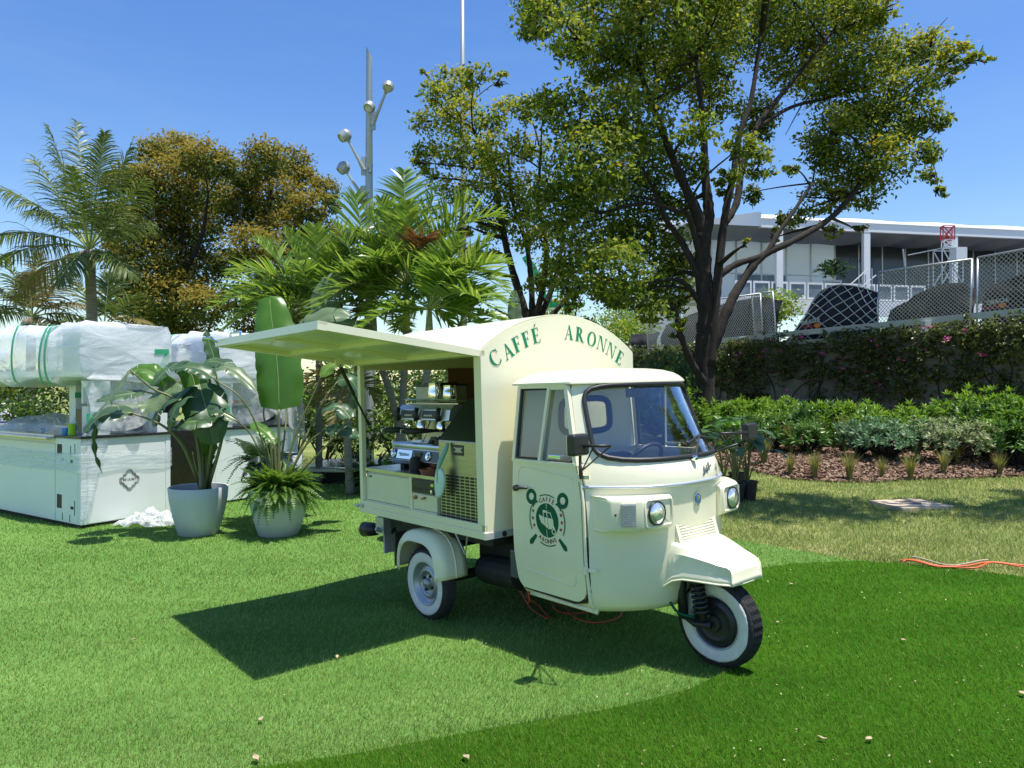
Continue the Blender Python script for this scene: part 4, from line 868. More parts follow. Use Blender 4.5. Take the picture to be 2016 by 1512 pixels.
q = TO(o_); [q.box((u, v, 1.006), (u+.05, v+.05, 1.05)) for u in (e0+.05, -2.33, e1-.1) for v in (.28, .48)]; q.build('foot', M['dark'], es)
q = TO(o_); q.box((e0+.08, .26, 1.20), (e1-.02, .34, 1.42)); q.build('back_panel', M['steel'], es)
q = TO(o_); q.prism([(e0+.04, .50, 1.375), (e0+.04, .545, 1.385), (e0+.04, .53, 1.46), (e0+.04, .49, 1.495), (e0+.04, .27, 1.50), (e0+.04, .27, 1.375)], (e1-e0-.04, 0, 0)); q.build('upper_body', pbr('satin_steel', (.66, .66, .66), .32, metal=.75, var=.06, vscale=5), es)
q = TO(o_); q.box((e0+.05, .28, 1.498), (e1, .46, 1.506)); [q.tube([(u, .28, 1.52), (u, .47, 1.52)], .004, 5) for u in np.linspace(e0+.06, e1-.02, 18)]; q.tube([(e0+.05, .47, 1.535), (e1, .47, 1.535)], .006, 6); q.build('cup_rail', M['steel_lt'], es)
for u in (-2.40, -2.13):
    q = TO(o_); q.obox((u+.02, .541, 1.425), (1, 0, 0), (0, -.2, .98), (0, .98, .2), (.085, .030, .006)); kp = q.build('key_pad', M['blackpl'], es)
    q = TO(o_); [q.lathe([(0, 0), (.008, 0), (.007, .005), (0, .006)], 8, (u-.03+.022*k, .548, 1.418), (0, .98, .2)) for k in range(5)]; q.build('keys', M['paper'], kp)
for u in (-2.53, -2.27, -1.98):
    q = TO(o_); q.tube([(u, .545, 1.385), (u+.005, .565, 1.42), (u+.01, .55, 1.475)], [.026, .022, .016], 8); q.build('steam_lever', M['blackpl'], es, smooth=True)
for u in (-2.40, -2.13):
    q = TO(o_); q.lathe([(.0, 0), (.042, 0), (.042, .03), (.034, .05), (.034, .065), (0, .065)], 20, (u, .42, 1.31)); g_ = q.build('group_head', M['chrome'], es, ang=30)
    q = TO(o_); q.lathe([(.036, .005), (.036, .03), (.03, .035)], 20, (u, .42, 1.285)); q.tube([(u, .45, 1.30), (u-.02, .50, 1.302), (u-.055, .60, 1.305), (u-.085, .70, 1.308)], [.010, .014, .024, .022], 10); q.build('portafilter', M['blackpl'], es, smooth=True)
    q = TO(o_); q.lathe([(.0, 0), (.015, 0), (.015, .02), (0, .022)], 12, (u-.088, .705, 1.308), (-.25, 1, 0)); q.build('handle_cap', M['chrome'], es)
for u, d in ((-2.50, -.06), (-2.22, .02)):
    q = TO(o_); q.tube([(u, .46, 1.37), (u+d*.3, .50, 1.30), (u-d, .52, 1.215)], .006, 8); q.build('steam_wand', M['chrome'], es, smooth=True)
# grinder behind
o_ = (-2.58, .10, 1.005); gr = intruck('coffee_grinder', 'square steel grinder hopper with black lid standing behind the espresso machine', 'grinder', o_)
q = TO(o_); q.box((-2.72, -.02, 1.005), (-2.45, .22, 1.48), .01); q.build('body', M['blackpl'], gr)
q = TO(o_); q.box((-2.75, -.04, 1.48), (-2.42, .24, 1.635), .006); q.build('hopper', pbr('dull_steel', (.40, .41, .38), .45, metal=.5, var=.15, vscale=8), gr)
q = TO(o_); q.prism([(-2.76, -.05, 1.635), (-2.41, -.05, 1.635), (-2.41, .25, 1.635), (-2.76, .25, 1.635)], (0, 0, .016)); q.box((-2.68, .0, 1.651), (-2.49, .20, 1.664)); q.build('lid', M['blackpl'], gr)
for u, v, lb, h, mt in ((-2.33, .34, 'tall polished steel milk jug on top of the espresso machine, nearer the grinder', .135, 'chrome'), (-2.17, .31, 'smaller coppery lit steel milk jug on the espresso machine beside the black lid', .115, 'chrome')):
    o_ = (u, v, 1.524); j = intruck('milk_jug', lb, 'milk jug', o_, 'milk jugs on the espresso machine')
    q = TO(o_); q.lathe([(.0, 0), (.052, 0), (.056, .02), (.052, .07), (.046, h-.02), (.048, h), (.044, h), (.043, h-.03), (.048, .02), (0, .01)], 28, o_); q.build('jug_body', M[mt], j, ang=40)
    q = TO(o_); q.tube([(u+.045, v+.01, 1.524+h-.02), (u+.085, v+.02, 1.524+h-.03), (u+.085, v+.02, 1.524+.04), (u+.052, v+.01, 1.524+.03)], .006, 8); q.build('handle', M[mt], j, smooth=True)
# towel
o_ = (-2.02, .40, 1.206); q = TO(o_); rng = np.random.default_rng(3); G = np.array([[(-2.18+.33*i/16, .30+.22*k/10, 1.206+.02+.022*math.sin(i*.9+k*.5)*math.sin(k*.8)+.018*math.sin(i*.35)) for i in range(17)] for k in range(11)]); q.sheet(G, -.022, (0, 0, 1))
m = TM @ Matrix.Translation((o_[0], -o_[1], o_[2])); tw = q.build('towel', M['cloth'], None, smooth=True); tw.matrix_world = m; tag(tw, 'folded dark grey towel lying on the espresso machine drip tray', 'towel')
# cash drawer
o_ = (-1.95, .55, .88); cdw = intruck('cash_drawer', 'black cash drawer slotted into the truck cabinet under the counter', 'cash drawer', o_)
q = TO(o_); q.box((-2.095, .30, .878), (-1.80, .722, .972), .004); q.build('drawer_front', M['blackpl'], cdw)
q = TO(o_); q.box((-2.06, .722, .905), (-1.84, .7235, .911)); q.build('slot', M['dark'], cdw)
q = TO(o_); q.lathe([(0, 0), (.013, 0), (.012, .012), (0, .014)], 14, (-1.83, .722, .90), (0, 1, 0)); q.box((-1.845, .722, .935), (-1.81, .726, .955)); q.build('lock', M['chrome'], cdw)
# tamper block and copper pan on the counter
o_ = (-2.33, .55, 1.006); q = TO(o_); q.lathe([(0, 0), (.045, 0), (.05, .03), (.04, .10), (0, .11)], 18, (-2.22, .60, 1.006)); kb = q.build('knock_box', M['dark'], None, ang=40); kb.matrix_world = TM @ Matrix.Translation((o_[0], -o_[1], o_[2])); tag(kb, 'small black knock box standing under the espresso machine edge', 'knock box')
o_ = (-2.0, .52, 1.006); q = TO(o_); q.lathe([(0, 0), (.085, 0), (.10, .035), (.096, .035), (.082, .006), (0, .006)], 28, (-2.0, .60, 1.006)); kb = q.build('copper_pan', M['brass'], None, ang=40); kb.matrix_world = TM @ Matrix.Translation((o_[0], -o_[1], o_[2])); tag(kb, 'shallow copper pan on the counter beside the ice maker', 'pan')
# extension cord under the truck, its orange darkened to paint the truck's shade
pts = crm([np.array(TM @ Vector((-1.18, -.47, .44)))]+[np.array(TM @ Vector((-1.14, -.46, .22)))]+[GP(x, y)+(0, 0, .03) for x, y in ((1022, 1168), (1045, 1205), (1080, 1226), (1060, 1200), (1035, 1180), (1060, 1172), (1100, 1190), (1130, 1222), (1170, 1234), (1214, 1226), (1222, 1212), (1190, 1197), (1140, 1192), (1090, 1200), (1110, 1215), (1160, 1213), (1200, 1202), (1150, 1185), (1100, 1180), (1060, 1160))], 170)
q = MB(); q.tube(pts, .0065, 6); tag(q.build('extension_cord', M['cord_shaded'], None, smooth=True), 'orange power cord, colour darkened as shade, looped on the turf beneath the truck door', 'power cord')
pts = crm([GP(1772, 1110)+(0, 0, .03), GP(1800, 1114)+(0, 0, .05), GP(1850, 1119)+(0, 0, .02), GP(1900, 1121)+(0, 0, .03), GP(1950, 1117)+(0, 0, .045), GP(2016, 1120)+(0, 0, .03), GP(2120, 1122)+(0, 0, .02)], 70)
q = MB(); q.tube(pts, .008, 6); q.tube([p+np.array((.0, -.045+.035*math.sin(i*.3), .0)) for i, p in enumerate(pts)], .0075, 6); tag(q.build('extension_cord', M['orange'], None, smooth=True), 'bright orange power cord running along the far edge of dark turf', 'power cord')
pts2 = [p+np.array((.06, .05+.03*math.sin(i*.22+1), .006)) for i, p in enumerate(pts[8:45])]; q = MB(); q.tube(pts2, .007, 6); tag(q.build('extension_cord', pbr('tan_cord', (.42, .33, .24), .6), None, smooth=True), 'tan power cord lying next to the bright orange one', 'power cord')
# ------------------------------------------------------------------ bar counters wrapped in plastic, on the left
KR = math.atan2(.835, .55)
def displaced(G, amp, seed, sc=2.0):
    """add crumple noise to a grid along its normals"""
    from mathutils import noise
    G = np.asarray(G, float); du = np.gradient(G, axis=0); dv = np.gradient(G, axis=1); Nn = np.cross(du, dv); Nn /= np.linalg.norm(Nn, axis=2, keepdims=True)+1e-9
    for i in range(G.shape[0]):
        for j in range(G.shape[1]):
            p = Vector(G[i, j]*sc)+Vector((seed*7.1, seed*3.3, 0)); G[i, j] += Nn[i, j]*amp*(noise.noise(p)+.5*noise.noise(p*2.3)+.3*abs(noise.noise(p*5.1)))
    return G
def kiosk(p, lx, ly, label, main):
    k = thing('bar_counter', label, 'bar counter', p, KR, 'wrapped bar counters on the left')
    q = MB(); q.box((.0, .0, .045), (lx, ly, 1.08)); q.build('counter_body', M['white'], k)
    q = MB(); q.box((.03, .03, .0), (lx-.03, ly-.03, .046)); q.build('plinth', M['dark'], k)
    q = MB(); q.box((-.025, -.03, 1.081), (lx+.02, ly*.97 if not main else .62, 1.112), .006); q.build('countertop', M['dkslab'], k)
    q = MB(); q.box((-.008, -.008, .05), (.06, .06, 1.078)); q.build('corner_trim', M['whitep'], k)
    q = MB(); q.box((lx-.06, -.009, .05), (lx+.006, .05, 1.077)); q.build('corner_trim', M['whitep'], k)
    q = MB(); q.box((.07, -.006, .055), (lx-.07, .0, 1.07)); q.build('front_panel', M['white'], k)
    if main:
        q = MB(); q.box((-.012, .62, .05), (0, ly, 1.00), .003); q.build('side_panel', M['white'], k)
        q = MB(); q.box((-.12, .60, 1.055), (.08, ly, 1.085), .008); q.build('metal_ledge', M['steel_lt'], k)
        q = MB(); q.box((-.01, .60, 1.086), (lx, ly, 1.108)); q.build('countertop', M['steel_lt'], k)
        q = MB(); q.box((-.009, .065, .055), (0, .60, 1.07), .002); cpn = q.build('corner_panel', M['white'], k)
        for y0, y1, z0, z1, m in ((.44, .56, .88, 1.0, 'brownhole'), (.445, .565, .21, .38, 'brownhole'), (.22, .235, .86, .99, 'dark'), (.12, .135, .90, 1.02, 'dark'), (.40, .45, .80, .83, 'greyp'), (.18, .235, .78, .82, 'dark'), (.16, .23, .22, .255, 'dark'), (.42, .435, .07, .16, 'dark'), (.24, .255, .06, .15, 'dark'), (.125, .14, .15, .33, 'dark')):
            q = MB(); q.box((-.0105, y0, z0), (-.0085, y1, z1)); q.build('cut_out', M[m], cpn)
        # emblem on the end panel
        c = np.array((.585, -.009, .535)); pts = []
        for t in np.linspace(0, 2*math.pi, 97)[:-1]:
            r = .100+.013*math.cos(4*t)+.004*math.cos(8*t)-.004*math.cos(12*t)
            pts.append(c+np.array((math.cos(t)*r*1.12, 0, math.sin(t)*r*1.12)))
        q = MB(); q.tube(pts, .0032, 4, closed=True); q.tube([c+(p_-c)*.90 for p_ in pts], .003, 4, closed=True); q.tube([c+(p_-c)*.81 for p_ in pts], .003, 4, closed=True); em = q.build('emblem', M['emblem'], k)
        V, F = text_mesh('MIAMI', .052, spacing=1.25, bold=.0012); q = MB(); q.add([(c[0]+x, -.0075, c[2]+y) for x, y, z in V], F); q.build('emblem_text', M['emblem'], k)
        # stretch wrap round the counter
        q = MB(); P_ = []
        for i, z in enumerate(np.linspace(.66, .90, 9)):
            row = [(-.03-.008*math.sin(i*2.1), y, z+.01*math.sin(y*3+i)) for y in np.linspace(2.6, .1, 16)]+[(-.03, -.03, z)]+[(x, -.02-.004*math.sin(i*3+x*9), z+.012*math.sin(x*4+i*.2)) for x in np.linspace(.08, lx-.05, 14)]+[(lx+.02, -.02, z), (lx+.03, .10, z)]
            P_.append(row)
        q.grid(np.array(P_)); q.build('stretch_wrap', M['wrap'], k, smooth=True)
        q = MB(); G = np.array([[(.02+.30*a*(1-b_)**.8-.03, -.035-.02*math.sin(a*9), 1.06-b_*1.0) for a in np.linspace(0, 1, 12)] for b_ in np.linspace(0, 1, 14)]); q.grid(displaced(G, .03, 8)); q.build('film_drape', M['wrap'], k, smooth=True)
    # posts and wrapped canopy
    cz0, cz1 = 1.83, 2.50
    q = MB(); py = .75 if main else .25
    q.box((.30, py, 1.11), (.46, py+.16, cz0)); q.build('post', M['whitep'], k)
    q = MB(); q.box((lx-.22, .10, 1.11), (lx-.06, .26, cz0)); q.build('post', M['whitep'], k)
    q = MB(); q.box((.02, .02, cz0), (lx-.02, ly, cz0+.08)); q.box((.05, .06, cz0+.08), (lx-.06, .55, cz1-.04)); q.build('canopy', M['whitep'], k)
    q = MB(); q.box((.30, .45, 1.112), (lx-.1, .75, 1.42)); q.build('back_bar', M['dkglass'], k)
    q = MB(); q.box((lx-.16, .02, 1.112), (lx-.02, .20, 1.36)); q.build('bar_box', M['white'], k)
    q = MB(); q.box((.28, .40, 1.112), (.42, .55, 1.46)); q.build('bar_box', M['white'], k)
    # plastic over the canopy: end box taut, the long side bulging
    def sec(y):
        e = 1 if y < .6 else 0; bz = cz1-(0 if e else .02+.03*math.sin(y*3)); lo = 1.79 if e else 1.74-.02*math.sin(y*4); bulge = .0 if e else .07
        pts = [(lx*.98, lo+.02), (lx*1.0, bz-.08), (lx*.96, bz), (lx*.5, bz+.01), (.04, bz), (-.02-bulge*.6, bz-.10), (-.03-bulge, (bz+lo)/2), (-.02-bulge*.7, lo+.10), (.06, lo), (lx*.5, lo-.01), (lx*.92, lo)]
        if not e: pts[4] = (.05, bz+.01)
        return pts
    rows = []
    for y in np.concatenate([[-.03, -.028], np.linspace(.05, .55, 8), [.60, .64], np.linspace(.72, ly, 26)]):
        P0 = sec(y); L_ = []
        for i in range(len(P0)):
            a, c_ = np.array(P0[i]), np.array(P0[(i+1) % len(P0)])
            for t in (0, .25, .5, .75): L_.append((*(a+(c_-a)*t),))
        rows.append([(p_[0], y, p_[1]) for p_ in L_])
    endc = [[(lx*.5+(x-lx*.5)*s, -.035, 2.12+(z-2.12)*s) for x, _, z in rows[0]] for s in (.02, .4, .75, .99)]
    G = np.array(endc+rows); A_ = displaced(G, .040, 2+main, 1.9); A_[:13] = G[:13]+(A_[:13]-G[:13])*.30
    q = MB(); q.grid(A_, wrap=True); q.build('plastic_wrap', M['film'], k, smooth=True)
    # plastic hanging below the canopy corner down to the counter
    q = MB(); G = np.array([[(-.02+.34*a+.10*math.sin(b_*3)*(1-a), -.03-.05*math.sin(a*7+b_*2)*.5, 1.78-b_*.66) for a in np.linspace(0, 1, 14)] for b_ in np.linspace(0, 1, 12)]); q.grid(displaced(G, .05, 4, 4)); q.build('plastic_tail', M['film'], k, smooth=True)
    q = MB(); G = np.array([[(.32+.55*a*b_, .95-.55*a*b_, 1.66-b_*.54) for a in np.linspace(0, 1, 10)] for b_ in np.linspace(0, 1, 12)]); q.grid(displaced(G, .05, 5, 4)); q.build('plastic_tail', M['film2'], k, smooth=True)
    q = MB(); G = np.array([[(.30+(lx-.5)*a, .15+.25*b_, 1.115+.16*math.sin(math.pi*b_)*(.6+.4*math.sin(a*6))) for a in np.linspace(0, 1, 16)] for b_ in np.linspace(0, 1, 8)]); q.grid(displaced(G, .03, 6, 6)); q.build('loose_plastic', M['film2'], k, smooth=True)
    q = MB(); q.box((.20, .36, 1.50), (lx-.10, .40, cz0)); q.build('inner_panel', M['whitep'], k)
    q = MB(); G = np.array([[(.10+(lx-.08)*a, -.015+.05*math.sin(a*5+b_*2)+.10*b_*(.5+.5*math.sin(a*9)), 1.82-b_*(.45+.22*math.sin(a*3.4+.4))) for a in np.linspace(0, 1, 22)] for b_ in np.linspace(0, 1, 12)]); q.grid(displaced(G, .04, 14, 3)); q.build('plastic_curtain', M['film2'], k, smooth=True)
    # green tape bands
    def band(y0, dy, amt=.0, part=(3, 9)):
        P0 = sec(y0); i0, i1 = part; L_ = [np.array(P0[i]) for i in range(i0, i1+1)]; ex = np.array((.02, 0)); cc = np.array((lx*.5, 2.1))
        L_ = crm([(p_[0], 0, p_[1]) for p_ in [tuple(p__+(p__-cc)*.045) for p__ in L_]], 30)
        q = MB(); q.grid(np.array([[(p_[0], y0+dy*(i/29-.5)+s*.03, p_[2]) for s in (-1, 1)] for i, p_ in enumerate(L_)])); q.build('green_tape', M['tape'], k)
    if main: band(.75, .22); band(.62, .02); band(1.5, .10)
    else: band(.9, .2)
    q = MB(); xx = lx-.04; q.grid(np.array([[(xx-.16*t-.03*s, -.048, 2.16-.30*t+.03*s) for s in (-1, 1)] for t in np.linspace(0, 1, 8)])); q.build('green_tape', M['tape'], k)
    q = MB(); q.grid(np.array([[(xx-.20*t, -.05, 2.17+.035*s-.01*t) for s in (-1, 1)] for t in np.linspace(0, 1, 6)])); q.build('green_tape', M['tape'], k)
    q = MB(); q.grid(np.array([[(.03+.24*t, -.06, 1.38-.16*s+.05*t*s+.05*t) for s in (0, 1)] for t in np.linspace(0, 1, 6)])); q.build('green_tape', M['tape'], k)
    q = MB(); q.grid(np.array([[(.285+.18*t, py-.012, 1.60-.035*s) for s in (-1, 1)] for t in np.linspace(0, 1, 4)])); q.build('green_tape', M['tape'], k)
    return k
kp = np.array((-5.17, 8.80, gz(-5.17))); k1 = kiosk(kp, 1.13, 3.6, 'white bar counter with grey MIAMI emblem, canopy wrapped in clear plastic', True)
k2p = (-4.29, 10.45, gz(-4.29)-.01); k2 = kiosk(k2p, 1.55, 2.6, 'white bar counter half hidden behind the planters, plastic hanging from canopy', False)
q = MB(); q.box((.0, .06, .10), (-.02, 1.6, 1.06)); q.build('brown_side', M['brownhole'], k2)
q = MB(); G = np.array([[(.45+1.15*a, -.05-.10*a*b_, 1.80-.95*b_*a-.02*b_) for a in np.linspace(0, 1, 16)] for b_ in np.linspace(0, 1, 12)]); q.grid(displaced(G, .05, 9, 3)); q.build('plastic_tail', M['film2'], k2, smooth=True)
def onk(x, y, z): c, s = math.cos(KR), math.sin(KR); return (kp[0]+x*c-y*s, kp[1]+x*s+y*c, kp[2]+z)
# things on the counter
t = thing('spray_bottle', 'clear bottle with blue label standing on the black counter corner', 'bottle', onk(.12, .42, 1.113)); q = MB(); q.lathe([(0, 0), (.035, 0), (.037, .01), (.037, .13), (.028, .16), (.012, .175), (.012, .20), (0, .20)], 16); q.build('bottle_body', M['clear'], t, smooth=True); q = MB(); q.lathe([(.0378, .05), (.0378, .12)], 16); q.build('bottle_label', M['blue'], t); q = MB(); q.lathe([(.015, .19), (.015, .215), (0, .216)], 12); q.build('bottle_cap', M['whitep'], t)
t = thing('wipes_tub', 'squat blue tub on the counter left of the lime bottle', 'tub', onk(.05, .47, 1.113)); q = MB(); q.lathe([(0, 0), (.05, 0), (.052, .01), (.05, .085), (.045, .09), (0, .092)], 20); q.build('tub_body', M['blue'], t, ang=40)
t = thing('spray_bottle', 'lime green and yellow pouch bottle on the counter near the corner', 'bottle', onk(.05, .32, 1.113)); q = MB(); q.lathe([(0, 0), (.042, 0), (.045, .02), (.04, .10), (.048, .14), (0, .145)], 14); q.build('bottle_body', M['lime'], t, ang=40)
t = thing('plastic_cup', 'small clear cup on the steel counter left of the blue tub', 'cup', onk(.0, .95, 1.11)); q = MB(); q.lathe([(0, 0), (.022, 0), (.03, .07), (.028, .07), (.02, .005), (0, .004)], 14); q.build('cup_body', M['clear'], t, smooth=True)
q = MB(); G = np.array([[(.15+.75*a, 1.1+2.0*b_, 1.12+.20*math.sin(math.pi*a)**.6*math.sin(math.pi*min(1, b_+.12))**.4) for a in np.linspace(0, 1, 18)] for b_ in np.linspace(0, 1, 24)]); q.grid(displaced(G, .05, 3, 3)); o = q.build('plastic_bundle', M['film2'], None, smooth=True); o.location = kp; o.rotation_euler = (0, 0, KR); tag(o, 'long flat bundle of plastic film lying on the steel counter', 'plastic sheet')
# plastic sheet crumpled on the turf
q = MB(); c0 = GP(283, 1036); rows = []
for i, r in enumerate(np.linspace(0.01, 1, 14)):
    rows.append([(c0[0]+.44*r*math.cos(t), c0[1]+.10+.20*r*math.sin(t), c0[2]+.012+.26*(1-r**1.6)*(.55+.45*math.cos(t-.2)*r)) for t in np.linspace(0, 2*math.pi, 41)[:-1]])
q.grid(displaced(np.array(rows), .075, 11, 7), wrap=True); tag(q.build('crumpled_plastic', filmmat('white_film', (.86, .88, .9), .85, .3, .9, 8), None, ang=25), 'heap of crumpled white plastic film on the turf under the MIAMI emblem', 'plastic sheet')

# ------------------------------------------------------------------ planters
def pot(loc, r, h, label, soil=True):
    t = thing('planter_pot', label, 'planter', loc, 0, 'grey round planters')
    q = MB(); q.lathe([(0, 0), (r*.60, 0), (r*.66, .012), (r*.84, h*.40), (r*.96, h*.75), (r, h), (r*.985, h+.006), (r*.93, h+.004), (r*.90, h*.8), (r*.0, h*.78)], 48); q.build('pot_body', M['pot'], t, ang=50)
    q = MB(); q.lathe([(0, h*.82), (r*.91, h*.80)], 32); q.build('soil', M['soil'], t)
    return t
pA = np.array((-3.59, 8.40, gz(-3.59))); pB = np.array((-2.64, 8.30, gz(-2.64))); pC = np.array((-2.98, 9.25, gz(-2.98)))
pot(pA, .325, .545, 'pale grey planter holding the drooping bird of paradise, nearest the plastic heap')
pot(pB, .335, .53, 'pale grey planter filled with fern and the tall upright banana like leaf')
pot(pC, .33, .82, 'taller grey planter mostly hidden behind the fern filled planter')
for i, (px, py) in enumerate(((783, 1075), )):
    g = GP(px, py); pot((g[0]+.05, g[1]+.35, g[2]), .25, .42, 'grey planter glimpsed under the truck behind the exhaust')

def leaf(parent, pts, width, fold=.25, up=(0, -.3, 1), seed=0, tears=3, mat='lf_bop', ripple=.011, tipw=.0, name='leaf', nseg=22, pw=.42):
    """large leaf: midrib spline through pts, blade folded into a V and torn along the veins"""
    rg = np.random.default_rng(seed); C = crm(pts, nseg); Tn = np.gradient(C, axis=0); V = []; F = []; K = 4
    tear = {int(k): rg.uniform(.35, .9) for k in rg.choice(np.arange(4, nseg-3), tears, replace=False)} if tears else {}
    for side in (-1, 1):
        prev = None
        for i in range(nseg):
            t = i/(nseg-1); w_ = width*.5*(max(0, math.sin(math.pi*min(1, (t*.94+.06))**.78))**pw)*(1-.22*t); w_ *= 1+.018*rg.normal()
            tn = nrm(Tn[i]); sd_ = np.cross(tn, up)
            sd_ = nrm(sd_) if np.linalg.norm(sd_) > .05 else nrm(np.cross(tn, (1, 0, 0))); nn = np.cross(sd_, tn)
            row = []
            for k in range(K+1):
                s = k/K; p = C[i]+side*sd_*w_*s*math.cos(fold)+nn*(w_*s*math.sin(fold)-.35*w_*s*s*s)+nn*ripple*math.sin(t*23+side*1.7+seed)*s*s+tn*w_*s*.22; row.append(p)
            if i in tear: row2 = [p-tn*0.0+nn*.0 for p in row]
            start = len(V); V += row
            if prev is not None:
                for k in range(K):
                    q_ = (prev+k, prev+k+1, start+k+1, start+k); F.append(q_ if side > 0 else q_[::-1])
            prev = start
            if i in tear:     # split: a second row a little further down and bent away
                row2 = [p+(tn*.012*k/K*width*4+nn*rg.uniform(-.12, .02)*w_*(k/K)**2*2) for k, p in enumerate(row)]; prev = len(V); V += row2
    me = mesh_from(name, V, F, [M[mat]], smooth=True); o = link(name, me, parent); 
    # weld midrib colour: rib as part of the leaf
    q = MB(); q.tube(C[::2], list(np.linspace(.007, .002, len(C[::2]))), 5); q.build('midrib', M['rib'], o, smooth=True)
    return o
def petiole(parent, pts, r0, r1, mat='stem'):
    q = MB(); C = crm(pts, 14); q.tube(C, list(np.linspace(r0, r1, 14)), 7); return q.build('stem', M[mat], parent, smooth=True)
def rel(P, o): return [np.asarray(p, float)-o for p in P]

# drooping bird of paradise in the left planter
bp = pA+(0, 0, .43); plant = thing('bird_of_paradise', 'large drooping bird of paradise plant with torn dark leaves in grey planter', 'potted plant', bp)
def pl(plist, D): return [PT(x, y, D+dd)-bp for (x, y, dd) in plist]
LV = [  # (petiole pts, leaf pts, width, up, mat)
 ([(398, 962, 0), (385, 850, -.1), (350, 790, -.3), (300, 765, -.4), (256, 728, -.5)], [(256, 729, -.5), (236, 760, -.55), (205, 800, -.6), (180, 828, -.6)], .15, (-.6, -.5, .7), 'lf_bopback'),
 ([(402, 962, 0), (395, 850, .1), (370, 800, .1), (344, 752, 0)], [(345, 752, 0), (325, 775, -.1), (295, 797, -.15), (272, 800, -.2)], .28, (-.2, -.6, .8), 'lf_bopback'),
 ([(396, 962, 0), (362, 880, -.2), (330, 845, -.3), (300, 828, -.35), (250, 810, -.4)], [(262, 813, -.4), (225, 812, -.45), (195, 822, -.5), (165, 850, -.55)], .32, (.1, -.3, 1), 'lf_bop'),
 ([(260, 815, -.4), (225, 815, -.4), (190, 832, -.5)], [(192, 830, -.5), (185, 860, -.5), (188, 895, -.5), (202, 934, -.5)], .13, (-1, -.3, .2), 'lf_bop'),
 ([(404, 962, 0), (402, 850, .2), (395, 790, .1), (380, 765, 0)], [(382, 765, 0), (350, 775, -.2), (318, 800, -.25), (302, 842, -.3)], .26, (-.5, -.5, .7), 'lf_bop'),
 ([(408, 962, 0), (412, 860, .1), (408, 790, 0), (392, 756, -.1)], [(392, 757, -.1), (402, 790, -.25), (412, 830, -.35), (420, 876, -.35)], .34, (.3, -.9, .3), 'lf_bop'),
 ([(404, 962, 0), (410, 840, 0), (395, 790, -.2), (375, 780, -.3)], [(376, 781, -.3), (352, 795, -.4), (338, 822, -.45), (334, 850, -.45)], .24, (-.7, -.6, .3), 'lf_bop'),
 ([(404, 962, 0), (420, 850, -.2), (420, 820, -.3)], [(420, 821, -.3), (395, 828, -.4), (365, 832, -.45), (345, 842, -.45)], .22, (0, -.5, .9), 'lf_bop'),
 ([(410, 962, 0), (440, 850, -.1), (440, 780, -.1), (415, 735, 0)], [(416, 735, 0), (440, 722, -.1), (470, 735, -.15), (506, 770, -.2)], .17, (.2, -.4, .9), 'lf_bopback'),
 ([(410, 962, 0), (420, 850, .2), (415, 760, .2), (400, 715, .1)], [(400, 716, .1), (415, 712, .1), (440, 716, .0), (468, 735, 0)], .24, (0, -.3, 1), 'lf_bop'),
 ([(404, 962, 0), (398, 870, 0), (385, 800, 0)], [(386, 801, 0), (384, 760, .1), (372, 730, .15), (345, 722, .2)], .22, (-.3, -.6, .6), 'lf_bopb'),
 ([(406, 962, 0), (408, 870, .1), (410, 840, .1)], [(410, 842, .1), (414, 870, .0), (412, 895, 0), (405, 912, 0)], .16, (1, -.5, .1), 'lf_bopb'),
 ([(404, 962, 0), (400, 850, .3), (380, 770, .3), (340, 760, .2)], [(342, 760, .2), (310, 740, .1), (285, 727, .1), (252, 730, .1)], .20, (0, -.6, .7), 'lf_bopb'),
 ([(402, 962, 0), (392, 840, .3), (350, 790, .2), (280, 770, .1)], [(284, 771, .1), (255, 775, 0), (225, 780, -.1), (190, 790, -.2)], .26, (0, -.3, 1), 'lf_bop'),
 ([(404, 962, 0), (430, 840, .3), (432, 790, .3), (425, 730, .3)], [(425, 732, .3), (420, 700, .3), (412, 675, .3), (405, 650, .3)], .14, (.8, -.5, .1), 'lf_bop'),
 ([(402, 962, 0), (400, 840, .2), (385, 740, .2), (368, 715, .2)], [(368, 716, .2), (350, 715, .1), (320, 735, 0), (300, 760, -.1)], .24, (-.3, -.4, .8), 'lf_bop'),
 ([(402, 962, 0), (405, 870, 0), (398, 800, -.2)], [(398, 801, -.2), (405, 815, -.3), (420, 822, -.35), (440, 815, -.4)], .2, (.1, -.5, .8), 'lf_bop')]
for i, (pp, lp_, wd, up, mt) in enumerate(LV):
    petiole(plant, pl(pp, 8.4), .021, .009); leaf(plant, pl(lp_, 8.4), wd*1.6, .30, up, i+1, 2 if wd > .2 else 1, mt)
for k_, (x1, y1) in enumerate(((388, 860), (396, 835), (412, 850), (422, 870), (380, 890), (430, 895), (404, 820))): petiole(plant, pl([(396+k_*3, 965, .05*k_-.15), ((396+x1)/2+2, (965+y1)/2, .04*k_-.1), (x1, y1, .03*k_-.1)], 8.4), .024, .012)
